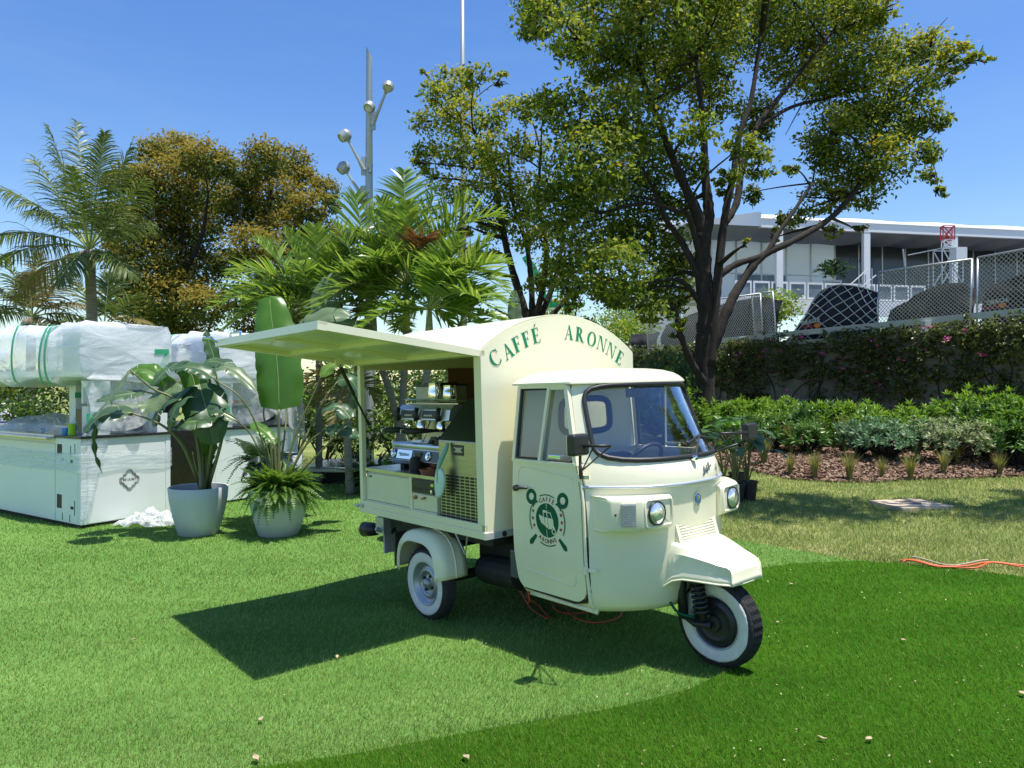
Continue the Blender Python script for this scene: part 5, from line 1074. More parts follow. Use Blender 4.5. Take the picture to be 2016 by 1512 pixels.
# tall leaf and stems in the right planter
bp2 = pB+(0, 0, .43); plant2 = thing('bird_of_paradise', 'bird of paradise with one huge upright bright green leaf rising beside the hatch', 'potted plant', bp2)
def pl2(plist, D): return [PT(x, y, D+dd)-bp2 for (x, y, dd) in plist]
petiole(plant2, pl2([(548, 965, 0), (549, 880, .05), (549, 806, .08)], 8.3), .022, .014)
leaf(plant2, pl2([(549, 808, .08), (548, 750, .1), (543, 690, .15), (535, 630, .25), (530, 582, .35)], 8.3), .58, .10, (.02, -1, .05), 31, 0, 'lf_bopb', .012, nseg=30, pw=.24)
for i, (pp, lp_, wd, up, mt) in enumerate([
 ([(530, 965, 0), (520, 880, -.1), (480, 790, -.2), (420, 745, -.2)], [(420, 745, -.2), (400, 730, -.2), (370, 722, -.2), (338, 728, -.2)], .24, (0, -.4, .9), 'lf_bop'),
 ([(532, 965, 0), (510, 890, -.1), (490, 850, -.1), (462, 826, -.2)], [(462, 827, -.2), (440, 815, -.2), (425, 812, -.2), (412, 818, -.2)], .14, (0, -.4, .9), 'lf_bopback'),
 ([(540, 965, 0), (525, 880, .1), (500, 830, .1)], [(500, 832, .1), (515, 845, 0), (530, 858, -.05), (541, 876, -.1)], .18, (.1, -.3, 1), 'lf_bopb'),
 ([(556, 965, 0), (580, 860, .1), (620, 770, .2), (632, 740, .2)], [(632, 742, .2), (650, 722, .25), (672, 716, .3), (690, 725, .3)], .2, (0, -.4, .9), 'lf_palm'),
 ([(556, 965, 0), (600, 880, .0), (640, 845, .0)], [(640, 846, 0), (665, 845, 0), (690, 850, 0), (705, 862, 0)], .20, (0, -.5, .8), 'lf_bop'),
 ([(560, 965, 0), (590, 890, .2), (630, 800, .4), (665, 750, .5)], [(664, 750, .5), (690, 748, .5), (705, 775, .5), (706, 808, .5)], .26, (.4, -.4, .7), 'lf_bop'),
 ([(545, 965, 0), (530, 860, .2), (520, 800, .3), (560, 720, .5)], [(560, 722, .5), (590, 690, .5), (625, 680, .5), (660, 690, .5)], .26, (0, -.6, .7), 'lf_bop'),
 ([(545, 965, 0), (560, 860, .3), (570, 760, .6), (590, 660, .9)], [(590, 662, .9), (610, 640, .9), (650, 620, .9), (690, 622, .9)], .34, (0, -.7, .7), 'lf_bopback'),
 ([(556, 965, 0), (640, 880, -.1), (690, 822, -.1)], [(690, 824, -.1), (675, 806, 0), (655, 800, 0), (632, 812, 0)], .2, (0, -.4, .9), 'lf_bop')]):
    petiole(plant2, pl2(pp, 8.3), .014, .007); leaf(plant2, pl2(lp_, 8.3), wd*1.25, .3, up, i+40, 2, mt)
for x0, x1, y1 in ((536, 533, 868), (542, 540, 872)):
    petiole(plant2, pl2([(x0+3, 965, 0), (x0, 910, -.03), (x1, y1, -.03)], 8.2), .02, .014)

# ferns: fronds share three meshes
def fern_frond(L_, n, droop, seed):
    rg = np.random.default_rng(seed); V = []; F = []
    C = np.array([(t*L_*.85, 0, L_*(.55*t-droop*t*t)) for t in np.linspace(0, 1, n)])
    for i in range(1, n):
        t = i/(n-1); w_ = L_*.20*(1-t)**.7*min(1, t*6)+.005; tn = nrm(C[i]-C[i-1])
        for sg in (-1, 1):
            a = C[i]; d = np.array((.25, sg, -.25+rg.normal()*.12)); d = nrm(d)*w_; h_ = tn*L_/n*.50
            b0 = len(V); V += [a-h_, a+d*.55-h_*.9, a+d, a+d*.55+h_*.9, a+h_]; F += [(b0, b0+1, b0+3, b0+4), (b0+1, b0+2, b0+3)]
        b0 = len(V); V += [C[i-1]+(0, .003, 0), C[i-1]-(0, .003, 0), C[i]-(0, .003, 0), C[i]+(0, .003, 0)]; F.append((b0, b0+1, b0+2, b0+3))
    return V, F
FERN = {}
for key in ('lf_fern', 'lf_fernd'):
    FERN[key] = [mesh_from('frond', *fern_frond(1.0, 26, d, s), [M[key]]) for d, s in ((.55, 1), (.85, 2), (1.15, 3))]
def fern(loc, n, L0, L1, label, seed, mat='lf_fern', spread=.10, group='boston ferns', up=1.0):
    rg = np.random.default_rng(seed); t = thing('fern', label, 'fern', loc, 0, group)
    for i in range(n):
        o = link('frond', FERN[mat][rg.integers(3)], t); a = rg.uniform(0, 2*np.pi); o.location = (spread*math.cos(a)*rg.uniform(.2, 1), spread*math.sin(a)*rg.uniform(.2, 1), 0)
        s = rg.uniform(L0, L1); o.scale = (s, s, s*up); o.rotation_euler = (rg.normal()*.2, -rg.uniform(-.3, 1.2), a+rg.normal()*.25)
    return t
fern(pB+(.03, -.02, .50), 460, .24, .46, 'bright green fern spilling over the rim of the front planter', 1, spread=.22)
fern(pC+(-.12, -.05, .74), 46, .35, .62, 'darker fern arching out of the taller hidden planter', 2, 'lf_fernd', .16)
# ------------------------------------------------------------------ leafy crowns
def leafcloud(C, R, n, size, rng, squash=.8, twig=26, flat=.35, shell=.55):
    """leaf quads in twig clusters spread through an ellipsoid; returns (n*4,3)"""
    nt_ = max(1, n//twig); d = rng.normal(size=(nt_, 3)); d /= np.linalg.norm(d, axis=1, keepdims=True)
    rr = rng.uniform(shell**3, 1, nt_)**(1/3); tc_ = C+d*rr[:, None]*R*np.array([1, 1, squash])
    idx = np.repeat(np.arange(nt_), twig); N = len(idx); sp = R*.26
    p = tc_[idx]+rng.normal(size=(N, 3))*sp*np.array([1, 1, .55])
    nn = rng.normal(size=(N, 3))*.75+np.array([0, 0, flat*1.6])+d[idx]*.45; nn /= np.linalg.norm(nn, axis=1, keepdims=True)
    a = np.cross(nn, rng.normal(size=(N, 3))); a /= np.linalg.norm(a, axis=1, keepdims=True)+1e-9; b = np.cross(nn, a)
    s = size*rng.uniform(.6, 1.3, N)[:, None]
    V = np.empty((N, 4, 3)); V[:, 0] = p-a*s*.5; V[:, 1] = p+b*s*.26+nn*s*.06; V[:, 2] = p+a*s*.55-nn*s*.08; V[:, 3] = p-b*s*.26+nn*s*.06
    return V
def crown(parent, clumps, D, size, dens, mats, seed, depth=2.2, mixw=None, name='crown', squash=.8, gold=None, far=None):
    """clumps (px,py,r_px[,depth offset]) -> one crown mesh; gold gives the share of lighter leaves, painting sunlit tops over dark undersides"""
    rng = np.random.default_rng(seed); Vs = []; mi = []; cen = []
    for c in clumps:
        dz = c[3] if len(c) > 3 else (rng.uniform(.3, depth*1.8) if far and c[0] > far else rng.uniform(-depth, depth)); Dd = D+dz; R = c[2]*Dd/FPX; C = PT(c[0], c[1], Dd); cen.append((C, R))
        n = int(dens*R*R/(size*size)); V = leafcloud(C, R, n, size, rng, squash); Vs.append(V)
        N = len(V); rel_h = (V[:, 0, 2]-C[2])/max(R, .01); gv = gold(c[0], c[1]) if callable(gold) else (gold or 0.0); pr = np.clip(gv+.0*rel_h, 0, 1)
        patch = rng.uniform(); m_ = (rng.uniform(0, 1, N) < pr*(.45+1.0*patch)*np.clip(.62+.95*rel_h, 0, 1.5)).astype(int); mi.append(m_)  # lighter leaves gather upward, painting sunlit clump tops into the colour
    V = np.concatenate(Vs); N = len(V); org = np.array(parent.location) if parent is not None else np.zeros(3)
    me = mesh_from(name, (V.reshape(-1, 3)-org), np.arange(4*N).reshape(N, 4), [M[m] for m in mats], np.concatenate(mi) if len(mats) > 1 else None)
    return link(name, me, parent), cen
def limbs(parent, limbs_, cen, D, mat, r_tw=.035, name='trunk', seed=0, twigs=True):
    """limbs_: list of (points (px,py,dD), r0, r1); small branches reach for every clump centre"""
    org = np.array(parent.location); q = MB(); nodes = []; rng = np.random.default_rng(seed)
    for pts, r0, r1 in limbs_:
        P = [PT(x, y, D+d) for x, y, d in pts]; C = crm(P, 8*len(P)); n = len(C); rad_ = [r0+(r1-r0)*(i/(n-1))**.85*1.0 for i in range(n)]
        rad_ = [r*(1+.06*rng.normal()) for r in rad_]; rad_ = [r*.80 for r in rad_]; q.tube(C, rad_, 10); nodes += [(c, r) for c, r in zip(C[n//4:], rad_[n//4:])]
    if twigs:
        A = np.array([n_[0] for n_ in nodes])
        for C, R in cen:
            d = np.linalg.norm(A-C, axis=1)+np.maximum(0, A[:, 2]-C[2])*1.5; k = int(np.argmin(d)); a, r = nodes[k]; mid = (a+C)/2+rng.normal(size=3)*R*.18+np.array((0, 0, .1*R))
            q.tube(crm([a, mid, C+np.array((0, 0, R*.1))], 8), list(np.linspace(min(r*.7, r_tw*1.6+.012*R), .012, 8)), 6)
            for _ in range(3):
                e = C+rng.normal(size=3)*R*.55; q.tube([C-(C-a)*.15, (C+e)/2+rng.normal(size=3)*R*.1, e], [r_tw*.55, r_tw*.4, .008], 5)
    q.V = [v-org for v in q.V]; return q.build(name, mat, parent, smooth=True)

# big tree beside the wall
DB = 18.0; base = PT(1390, 888, DB); base[2] = gz(base[0])-.02
big = thing('shade_tree', 'tall spreading dark trunked tree standing between the truck and the vine wall', 'tree', base)
BC = [(1130,225,68),(1240,235,80),(1160,320,90),(1260,325,85),(1095,405,66),(1195,425,88),(1130,505,58),(1215,530,76),(1278,465,70),(1318,555,54),(1200,592,34),(1285,612,36),(1338,515,40),(1120,560,34),(1255,585,42),(1330,600,26),
 (1075,30,52),(1125,75,52),(1050,0,42),(1200,25,85),(1195,115,66),(1290,55,86),(1290,150,74),(1050,60,26),(1130,-70,90),(1260,-90,100),
 (1400,-70,115),(1395,55,76),(1355,130,58),(1475,40,86),(1555,0,86),(1640,55,74),(1695,20,56),(1748,18,30),(1560,115,66),(1620,155,58),(1660,-80,100),(1540,-110,100),(1745,-60,60),
 (1700,125,64),(1760,110,54),(1828,92,42),(1880,110,34),(1925,112,20),(1945,120,12),(1790,165,44),(1850,150,28),(1690,215,62),(1640,255,54),(1755,245,62),(1815,228,40),(1855,240,24),(1825,295,32),(1740,320,58),(1675,325,58),(1612,298,36),(1838,345,22),(1845,380,15),(1700,380,40),(1625,390,42),(1562,330,18),(1570,425,24),(1535,440,22),(1645,455,20),(1690,455,14),(1500,255,24),(1485,225,44),(1455,295,36),(1430,345,28),(1500,320,34),(1400,195,50),(1370,255,40),(1480,380,24),(1425,380,18),(1360,330,34),(1330,400,40),(1420,130,40),(1470,480,12),(1520,470,12),(1345,640,18),(1320,660,12)]
BOUT = [(1880,-400,125,-9.9),(2020,-430,120,-10),(1770,-390,100,-9.4),(1960,-350,95,-9.2),(2330,-420,130,-10),(2470,-410,110,-9.8),(2400,-330,70,-9.0)]
cr_, cen = crown(big, [(x_, y_, r_*.93) for x_, y_, r_ in BC], DB, .135, 50, ['lf_big', 'lf_gold'], 11, 2.6, gold=lambda x, y: (.50 if x > 1450 else .32) if y < 200 else (.40 if x > 1450 else (.36 if 1150 < x < 1310 and y < 330 else .12)), squash=.85, far=1470)  # more gold at top and right paints the lit foliage
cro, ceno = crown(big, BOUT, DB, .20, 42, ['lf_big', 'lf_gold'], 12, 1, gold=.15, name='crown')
limbs(big, [([(1391,900,0),(1390,800,0),(1386,700,0),(1390,620,0),(1385,540,.1),(1383,460,.1)], .31, .24),
 ([(1385,480,.1),(1372,420,.1),(1350,370,.0),(1320,300,-.3),(1290,220,-.6),(1260,140,-.8)], .22, .06), ([(1385,480,.1),(1395,420,.2),(1388,340,.4),(1385,250,.5),(1370,120,.6)], .22, .06),
 ([(1398,720,-.1),(1408,600,-.1),(1418,500,0),(1428,420,.1),(1445,340,.2),(1455,270,.3),(1480,190,.5),(1500,60,.8)], .17, .06), ([(1426,440,.1),(1450,400,.3),(1462,330,.6),(1490,250,1.0),(1560,160,1.6),(1640,60,2.1),(1720,-30,2.4)], .13, .05), ([(1490,250,1.0),(1560,210,1.7),(1640,190,2.2),(1740,160,2.6),(1850,110,3.0)], .08, .03),
 ([(1398,700,-.1),(1432,610,0),(1458,560,.2),(1500,505,.4),(1560,475,.7),(1620,440,1.1),(1660,405,1.5),(1705,340,2.0),(1730,260,2.4),(1780,190,2.7)], .17, .05), ([(1412,545,0),(1450,520,.2),(1505,500,.4),(1535,455,.6),(1560,420,.8),(1600,360,1.2)], .12, .05), ([(1705,340,2.0),(1760,300,2.4),(1815,270,2.8),(1840,330,3.0)], .06, .02),
 ([(1388,575,0),(1360,510,.1),(1335,465,.2),(1310,430,.2),(1285,370,.2),(1250,300,.1)], .13, .05), ([(1388,610,0),(1350,560,0),(1320,550,-.1),(1250,560,-.3)], .10, .04), ([(1382,520,.1),(1355,425,-.3),(1330,415,-.4),(1270,400,-.7),(1180,420,-1)], .10, .04),
 ([(1392,760,-.1),(1365,720,-.3),(1340,660,-.5),(1328,610,-.6),(1300,600,-.8)], .14, .06), 
 ([(1500,60,.8),(1540,-170,-2),(1680,-350,-6.5),(1860,-470,-9.5),(2120,-480,-10),(2400,-450,-10)], .12, .05)], cen+ceno, DB, M['bark'], .05, seed=2)

# middle tree behind the truck box
DM = 23.0; base = PT(1052, 862, DM); base[2] = gz(base[0])-.02
mid = thing('shade_tree', 'slender multi stemmed tree with airy layered crown rising behind the truck roof', 'tree', base)
MC = [(890,170,50),(940,155,36),(985,158,20),(850,185,34),(840,240,34),(905,235,54),(975,225,44),(1035,210,42),(1075,200,36),(850,305,42),(920,300,62),(990,300,54),(1050,290,44),(842,350,26),(895,375,42),(970,370,54),(1045,375,62),(1015,445,54),(955,430,44),(1070,465,54),(915,445,28),(1095,535,48),(1055,560,30),(960,500,34),(905,530,26),(1120,600,30),(1150,640,22),(1185,560,34),(870,420,24),(930,585,26),(820,320,14),(835,140,12)]
cr_, cen = crown(mid, [(x_, y_, r_*.88) for x_, y_, r_ in MC], DM, .15, 34, ['lf_big', 'lf_gold'], 21, 2.0, gold=.45, squash=.75)
limbs(mid, [([(1052,870,0),(1050,700,0),(1048,640,0)], .30, .26), ([(1046,650,0),(1020,570,.1),(995,480,.2),(980,400,.2),(965,330,.2),(930,250,.1)], .19, .05), ([(1048,640,0),(1046,560,.2),(1036,480,.2),(1010,400,.3),(1000,300,.3)], .15, .05), ([(1050,640,0),(1070,560,-.1),(1075,480,-.2),(1060,400,-.2),(1065,300,-.2)], .14, .05), ([(1052,650,0),(1082,580,.2),(1100,520,.3),(1110,450,.3)], .15, .05), ([(1054,655,0),(1105,600,.2),(1140,560,.3),(1180,520,.4)], .12, .05), ([(1000,500,.2),(985,420,.5),(960,300,.8),(900,230,.8)], .12, .04)], cen, DM, M['bark'], .04, seed=4)

# bronze leaved trees at the left
for (cl, lm, px, lab, sd_) in (
 ([(345,300,44),(300,298,30),(400,312,42),(438,322,30),(330,360,62),(270,355,40),(410,380,54),(228,360,26),(300,440,66),(232,430,36),(380,450,54),(290,520,66),(380,530,54),(235,500,30),(330,590,60),(262,580,48),(405,600,44),(300,640,50),(380,650,44),(210,470,18)],
  [([(330,900,0),(335,700,0),(340,600,0),(360,500,0),(350,380,0),(340,310,0)], .38, .08), ([(340,610,0),(310,520,.5),(270,420,.8),(250,360,1)], .2, .05), ([(350,560,0),(395,470,-.6),(410,380,-.8)], .2, .05)], 330, 'bronze leaved tree behind the wrapped canopies, next to the coconut palm', 31),
 ([(520,312,42),(570,322,38),(480,342,32),(600,350,24),(540,390,60),(480,410,50),(612,410,38),(560,460,52),(500,490,52),(640,372,28),(655,400,20),(640,470,38),(668,500,26),(602,520,44),(450,520,34),(540,560,44),(622,560,34),(570,620,44),(470,590,36),(665,540,18),(500,640,40)],
  [([(545,900,0),(540,700,0),(530,600,0),(520,500,0),(530,400,0),(535,320,0)], .38, .08), ([(532,620,0),(580,520,.5),(630,440,.8),(648,380,1)], .2, .04), ([(530,580,0),(480,480,-.6),(470,390,-.8)], .2, .05)], 545, 'bronze leaved tree between the other bronze tree and the lamp post', 32)):
    base = PT(px, 858, 30.0); base[2] = gz(base[0])-.05; t = thing('bronze_tree', lab, 'tree', base, 0, 'bronze leaved trees')
    cr_, cen = crown(t, cl, 30.0, .155, 62, ['lf_dk', 'lf_brown'], sd_, 2.5, gold=.92, squash=.85); limbs(t, lm, cen, 30.0, M['bark'], .05, seed=sd_)  # bronze sorted upward; olive below painted as the shaded underside

# ------------------------------------------------------------------ palms
def frond(parent, P, n, Lm, wd, mat, seed, droop=.5, sweep=.38, vee=.25, gap0=.18, org=(0, 0, 0), rib='rib', rr=.018, tw=0.0):
    """P: three control points of the rachis; leaflets are tapering strips bending under their weight"""
    rg = np.random.default_rng(seed); C = bez(*P, np.linspace(0, 1, n)); Tn = np.gradient(C, axis=0); V = []; F = []; o = np.asarray(org)
    ok = abs(nrm(P[2]-P[0])[2]) < .9
    for i in range(n):
        t = i/(n-1)
        if t < gap0: continue
        tn = nrm(Tn[i]); sd_ = np.cross(tn, (0, 0, 1.)); sd_ = nrm(sd_) if np.linalg.norm(sd_) > .15 else nrm(np.cross(tn, (0, 1., 0))); nn = np.cross(sd_, tn)
        q_ = (t-gap0)/(1-gap0); L_ = Lm*(.45+.75*math.sin(math.pi*min(1, q_*.85+.12)))*(1-.45*q_**3)*rg.uniform(.88, 1.1)
        for sg in (-1, 1):
            if rg.uniform() < .04: continue
            d = nrm(sd_*sg*(1-.35*q_)+tn*(sweep+.5*q_)+nn*(vee+rg.normal()*.20)+np.array((0, 0, rg.normal()*.05))); p = C[i].copy(); b0 = len(V); K = 4; dd = d.copy(); pw = nrm(np.cross(d, nn)+nn*rg.normal()*.35)
            for k in range(K+1):
                f = k/K; w_ = wd*(.55+.75*math.sin(math.pi*(.15+.6*f)))*(1-f**3*.95)*.5; V += [p-pw*w_, p+pw*w_]
                p = p+dd*L_/K; dd = nrm(dd+np.array((0, 0, -droop*(.25+f)*rg.uniform(.6, 1.3)*.5)))
            for k in range(K): F.append((b0+2*k, b0+2*k+1, b0+2*k+3, b0+2*k+2))
    me = mesh_from('frond', np.array(V)-o, F, [M[mat]]); ob = link('frond', me, parent)
    q = MB(); q.tube([c-o for c in C[::2]], list(np.linspace(rr, .003, len(C[::2]))), 5); q.build('rachis', M[rib], ob, smooth=True); return ob
def palm(cx, cy, D, tips, label, n=42, Lm=.42, wd=.045, mat='lf_palm', group='feather palms behind the truck', trunk_r=.055, trunkm='palmgrey', lift=.35, seed=0, droop=.45, vee=.35, bx=None, shaft=True, old=(), brown=(), rr=.016, coco=False, extra=0):
    c = PT(cx, cy, D); rg = np.random.default_rng(seed); base = PT(bx if bx else cx, 850, D); base[2] = gz(base[0]); t = thing('palm_tree', label, 'palm tree', base, 0, group)
    q = MB(); top = c-np.array((0, 0, .05)); sh = .75 if shaft else 0.0
    C = crm([base, base+(c-base)*.5+np.array((rg.normal()*.04, 0, 0)), c-np.array((0, 0, sh))], 26); rad_ = [trunk_r*(1.25-.25*min(1, i/5))*(1+(.05 if i % 2 else 0)) for i in range(26)]; q.tube([p-base for p in C], rad_, 12); q.build('trunk', M[trunkm], t, smooth=True)
    if shaft: q = MB(); q.tube([p-base for p in (C[-1], C[-1]+(c-C[-1])*.5, c)], [trunk_r*1.05, trunk_r*1.15, trunk_r*.7], 12); q.build('crownshaft', M['palmstem'], t, smooth=True)
    tips = list(tips)+([(cx+R_*math.cos(a_), cy-R_*.75*math.sin(a_)+20, d_) for a_, R_, d_ in zip(rg.uniform(-.35, 3.5, extra), rg.uniform(100, 215, extra)*11.5/D, rg.uniform(-1.3, 1.3, extra))])
    for i, tp in enumerate(tips):
        px, py = tp[0], tp[1]; dd = tp[2] if len(tp) > 2 else rg.uniform(-.7, .7); e = PT(px, py, D+dd); ln = np.linalg.norm(e-c); midp = c+(e-c)*.5+np.array((0, 0, lift*ln*(1 if e[2] < c[2]+.6*ln else .25)))
        m_ = 'lf_palm_old_lit' if i in old else ('lf_palmbrown' if i in brown else mat)
        if coco and i in old: m_ = 'lf_cocoy'
        frond(t, (c, midp, e), n, Lm*min(1.2, max(.7, ln/1.7)) if not coco else Lm, wd, m_, seed*50+i, droop, org=base, vee=vee, rr=rr)
    if coco:
        q = MB()
        for k in range(7): a = k*.9; q.tube([c-base+np.array((math.cos(a)*.16, math.sin(a)*.16, -.05)), c-base+np.array((math.cos(a)*.24, math.sin(a)*.24, -.28))], [.05, .09], 6)
        q.build('leaf_bases', M['bark2'], t, smooth=True)
    return t
palm(176, 492, 19.0, [(95,248),(62,305),(150,240,1),(258,285),(205,262,-1),(-25,365),(-35,470),(25,590),(285,352),(300,440),(262,545),(112,560,-1),(55,420,1.5),(240,400,1.5),(140,330,-1.5),(-10,520,.5)], 'tall coconut palm with grey ringed trunk at the left edge', 70, .72, .030, 'lf_coco', 'coconut palms', .125, 'bark2', .22, 3, 1.5, -.15, shaft=False, old=(7,), rr=.03, coco=True)
palm(62, 625, 23.0, [(10,505),(75,500),(140,535),(-40,560),(165,600),(-60,640),(130,660),(200,640),(60,540),(-20,610)], 'lower coconut palm with yellowing fronds under the taller coconut palm', 60, .75, .036, 'lf_coco', 'coconut palms', .13, 'bark2', .25, 4, 1.5, -.1, shaft=False, old=(1, 2, 4, 6, 8), rr=.03, coco=True)
palm(205, 640, 25.0, [(150,560),(215,540),(270,580),(290,640),(110,640)], 'coconut palm peeping above the canopy between the trunk and the bronze tree', 36, .75, .05, 'lf_coco', 'coconut palms', .13, 'bark2', .25, 5, .8, .1, shaft=False, rr=.03, coco=True, old=(3,))
palm(800, 560, 11.8, [(795,338,.2),(750,395),(715,410),(860,372),(925,385),(985,428),(690,455),(955,505),(1000,575),(940,625),(660,545),(885,640),(720,610),(800,400,-.7),(840,470,-.8),(780,450,.8)], 'tallest feather palm behind the truck with bronze young frond at its centre', 40, .58, .036, seed=6, extra=9, bx=778, old=(7,), brown=(14,))
palm(628, 610, 12.6, [(560,455),(620,448),(690,470),(505,475),(450,538),(415,608),(705,545),(545,640),(428,660),(660,640),(590,520,-.8),(480,600,-.6)], 'feather palm left of the lamp post leaning over the second canopy', 38, .58, .036, seed=7, extra=10)
palm(845, 610, 11.0, [(905,470),(965,470),(1005,600),(945,640),(765,480),(780,650),(700,660),(1000,520),(870,520,-.8),(830,500,.6)], 'feather palm whose pale fronds hang over the truck roof', 38, .55, .036, seed=8, extra=8, bx=842)
palm(735, 600, 12.2, [(700,385),(745,470),(640,490),(600,565),(690,650),(800,650),(660,440),(770,520,-.6),(620,640),(715,520,-.7)], 'feather palm directly in front of the lamp post', 38, .58, .036, seed=9, extra=9, bx=812, old=(4,))
palm(690, 745, 11.3, [(600,745),(618,800),(655,835),(640,700),(590,780),(760,700),(740,790)], 'low palm with fan of leaflets painted sunlit yellow under the hatch', 30, .42, .035, 'lf_palm_old_lit', seed=10, shaft=False, trunk_r=.06, lift=.3)  # yellow leaflet colour stands in for sunlight on the fan
palm(905, 640, 12.5, [(850,600),(960,590),(1000,640),(930,560),(880,560),(985,660)], 'small feather palm behind the roof next to the slender tree', 30, .45, .05, seed=12)

# banana like leaves high in the palms
t = thing('traveller_palm', 'cluster of broad ribbed banana leaves among the feather palms', 'palm tree', PT(690, 850, 11.4)*np.array((1, 1, 0))+np.array((0, 0, gz(-2.5)))); o_ = np.array(t.location)
for i, (pp, lp_, wd, up) in enumerate([([(690,850,0),(680,700,0),(660,640,0)], [(660,642,0),(640,600,.1),(655,560,.2),(690,540,.3)], .5, (.2,-1,.2)), ([(700,850,0),(720,720,0),(740,660,0)], [(740,662,0),(700,640,0),(660,640,0),(620,660,0)], .42, (0,-.6,.8)), ([(1010,850,3),(1015,700,3),(1016,640,3)], [(1016,645,3),(1014,620,3),(1013,595,3),(1012,570,3)], .32, (.3,-1,0))]):
    petiole(t, [PT(x, y, 11.4+d)-o_ for x, y, d in pp], .02, .012); leaf(t, [PT(x, y, 11.4+d)-o_ for x, y, d in lp_], wd, .2, up, 70+i, 3, 'lf_bopback')

# ------------------------------------------------------------------ hedges and flower bushes behind the planters and the truck
def bush(C, R, n, size, mats, label, seed, cat='bush', name='bush', group=None, squash=.75, gold=0.0, flowers=None):
    rng = np.random.default_rng(seed); base = np.array((C[0], C[1], gz(C[0]))); t = thing(name, label, cat, base, 0, group)
    V = leafcloud(np.asarray(C, float), R, n, size, rng, squash, 18, .3, .35); N = len(V); V[:, :, 2] = np.maximum(V[:, :, 2], base[2]+.01)
    mi = (rng.uniform(0, 1, N) < gold).astype(int); me = mesh_from('foliage', V.reshape(-1, 3)-base, np.arange(4*N).reshape(N, 4), [M[m] for m in mats], mi if len(mats) > 1 else None); link('foliage', me, t)
    q = MB(); 
    for k in range(5): a = k*1.3; q.tube([(0, 0, 0), (math.cos(a)*R*.3, math.sin(a)*R*.3, R*.5), (math.cos(a)*R*.55, math.sin(a)*R*.55, R*.9)], [.03, .02, .008], 5)
    q.build('stem', M['bark'], t)
    if flowers:
        d = rng.normal(size=(flowers[1], 3)); d[:, 1] = -abs(d[:, 1]); d /= np.linalg.norm(d, axis=1, keepdims=True); W = np.concatenate([leafcloud(np.asarray(C)+x*R*np.array((1, 1, squash))*.98, .10, 26, .09, rng, 1, 13) for x in d])-base
        tag(link('flowers', mesh_from('flowers', W.reshape(-1, 3), np.arange(len(W)*4).reshape(-1, 4), [M[flowers[0]]]), t), kind='stuff')
    return t
i = 0
for px, py, D, R, lab, fl in ((640, 800, 15.5, .75, 'coral flowered bush seen below the hatch, nearest the white post', ('petal_o', 9)), (700, 790, 16.5, .85, 'coral flowered bush behind the hatch strut', ('petal_o', 8)), (585, 790, 17, .8, 'dark bush between the tall leaf stems and the coral flowers', None), (450, 790, 15, .8, 'coral flowered bush behind the hanging canopy plastic', ('petal_o', 10)), (780, 800, 15.5, 1.0, 'dark leafy bush behind the espresso machine', None), (860, 790, 16, 1.1, 'dark leafy bush behind the truck opening beside the brown board', None), (560, 810, 14.0, .6, 'low dark bush behind the tall planter', None),
   (60, 806, 17, .42, 'green bush framed by the canopy post at far left', None), (20, 808, 18, .40, 'green bush at the far left picture edge under the canopy', None), (140, 790, 19, 1.1, 'dark bush behind the hanging plastic tail', None), (640, 850, 14.0, .42, 'low ground hugging shrub beside the metal platform', None), (690, 862, 14.3, .40, 'low ground hugging shrub behind the metal platform', None), (740, 850, 13.6, .5, 'low shrub at the foot of the lamp post', None)):
    C = PT(px, py, D); C[2] = max(C[2], gz(C[0])+R*.6); bush(C, R, int(1500*R*R)+300, .10, ['lf_hedge', 'lf_shrub'], lab, 100+i, gold=.22, flowers=fl, group='bushes beyond the planters'); i += 1
fern(np.array((PT(770, 850, 11.5)[0], 11.5, gz(-2)+.1)), 60, .5, .95, 'big lush fern growing behind the truck counter', 5, 'lf_fern', .25)
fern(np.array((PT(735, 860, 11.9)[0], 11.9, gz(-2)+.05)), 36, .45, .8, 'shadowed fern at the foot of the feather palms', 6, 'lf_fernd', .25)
# distant trees that close the horizon
rng = np.random.default_rng(55); Vs = []
for k in range(46):
    x = -62+k*2.8+rng.normal(); y = 66+rng.normal()*4; R = rng.uniform(1.6, 2.6); Vs.append(leafcloud(np.array((x, y, R*.8)), R, 420, .55, rng, .9, 14))
V = np.concatenate(Vs); tag(link('far_treeline', mesh_from('far_treeline', V.reshape(-1, 3), np.arange(len(V)*4).reshape(-1, 4), [M['lf_dk']])), kind='stuff')
for px, py, D, R, lab in ((1212, 640, 40, 1.5, 'clipped round bush beside the white building, left of the fence'), (1248, 655, 38, 1.2, 'round bush touching the leaning fence end'), (1535, 600, 33, 1.0, 'yellow green bush behind the navy banner'), (1500, 620, 33, .9, 'yellow green bush between the navy banner and the loose fence panel'), (1085, 622, 42, 1.3, 'small bush under the green lift basket')):
    C = PT(px, py, D); bush(C, R, int(900*R*R)+300, .17, ['lf_shrub', 'lf_gold'], lab, 140+i, gold=.25, group='bushes by the building'); i += 1

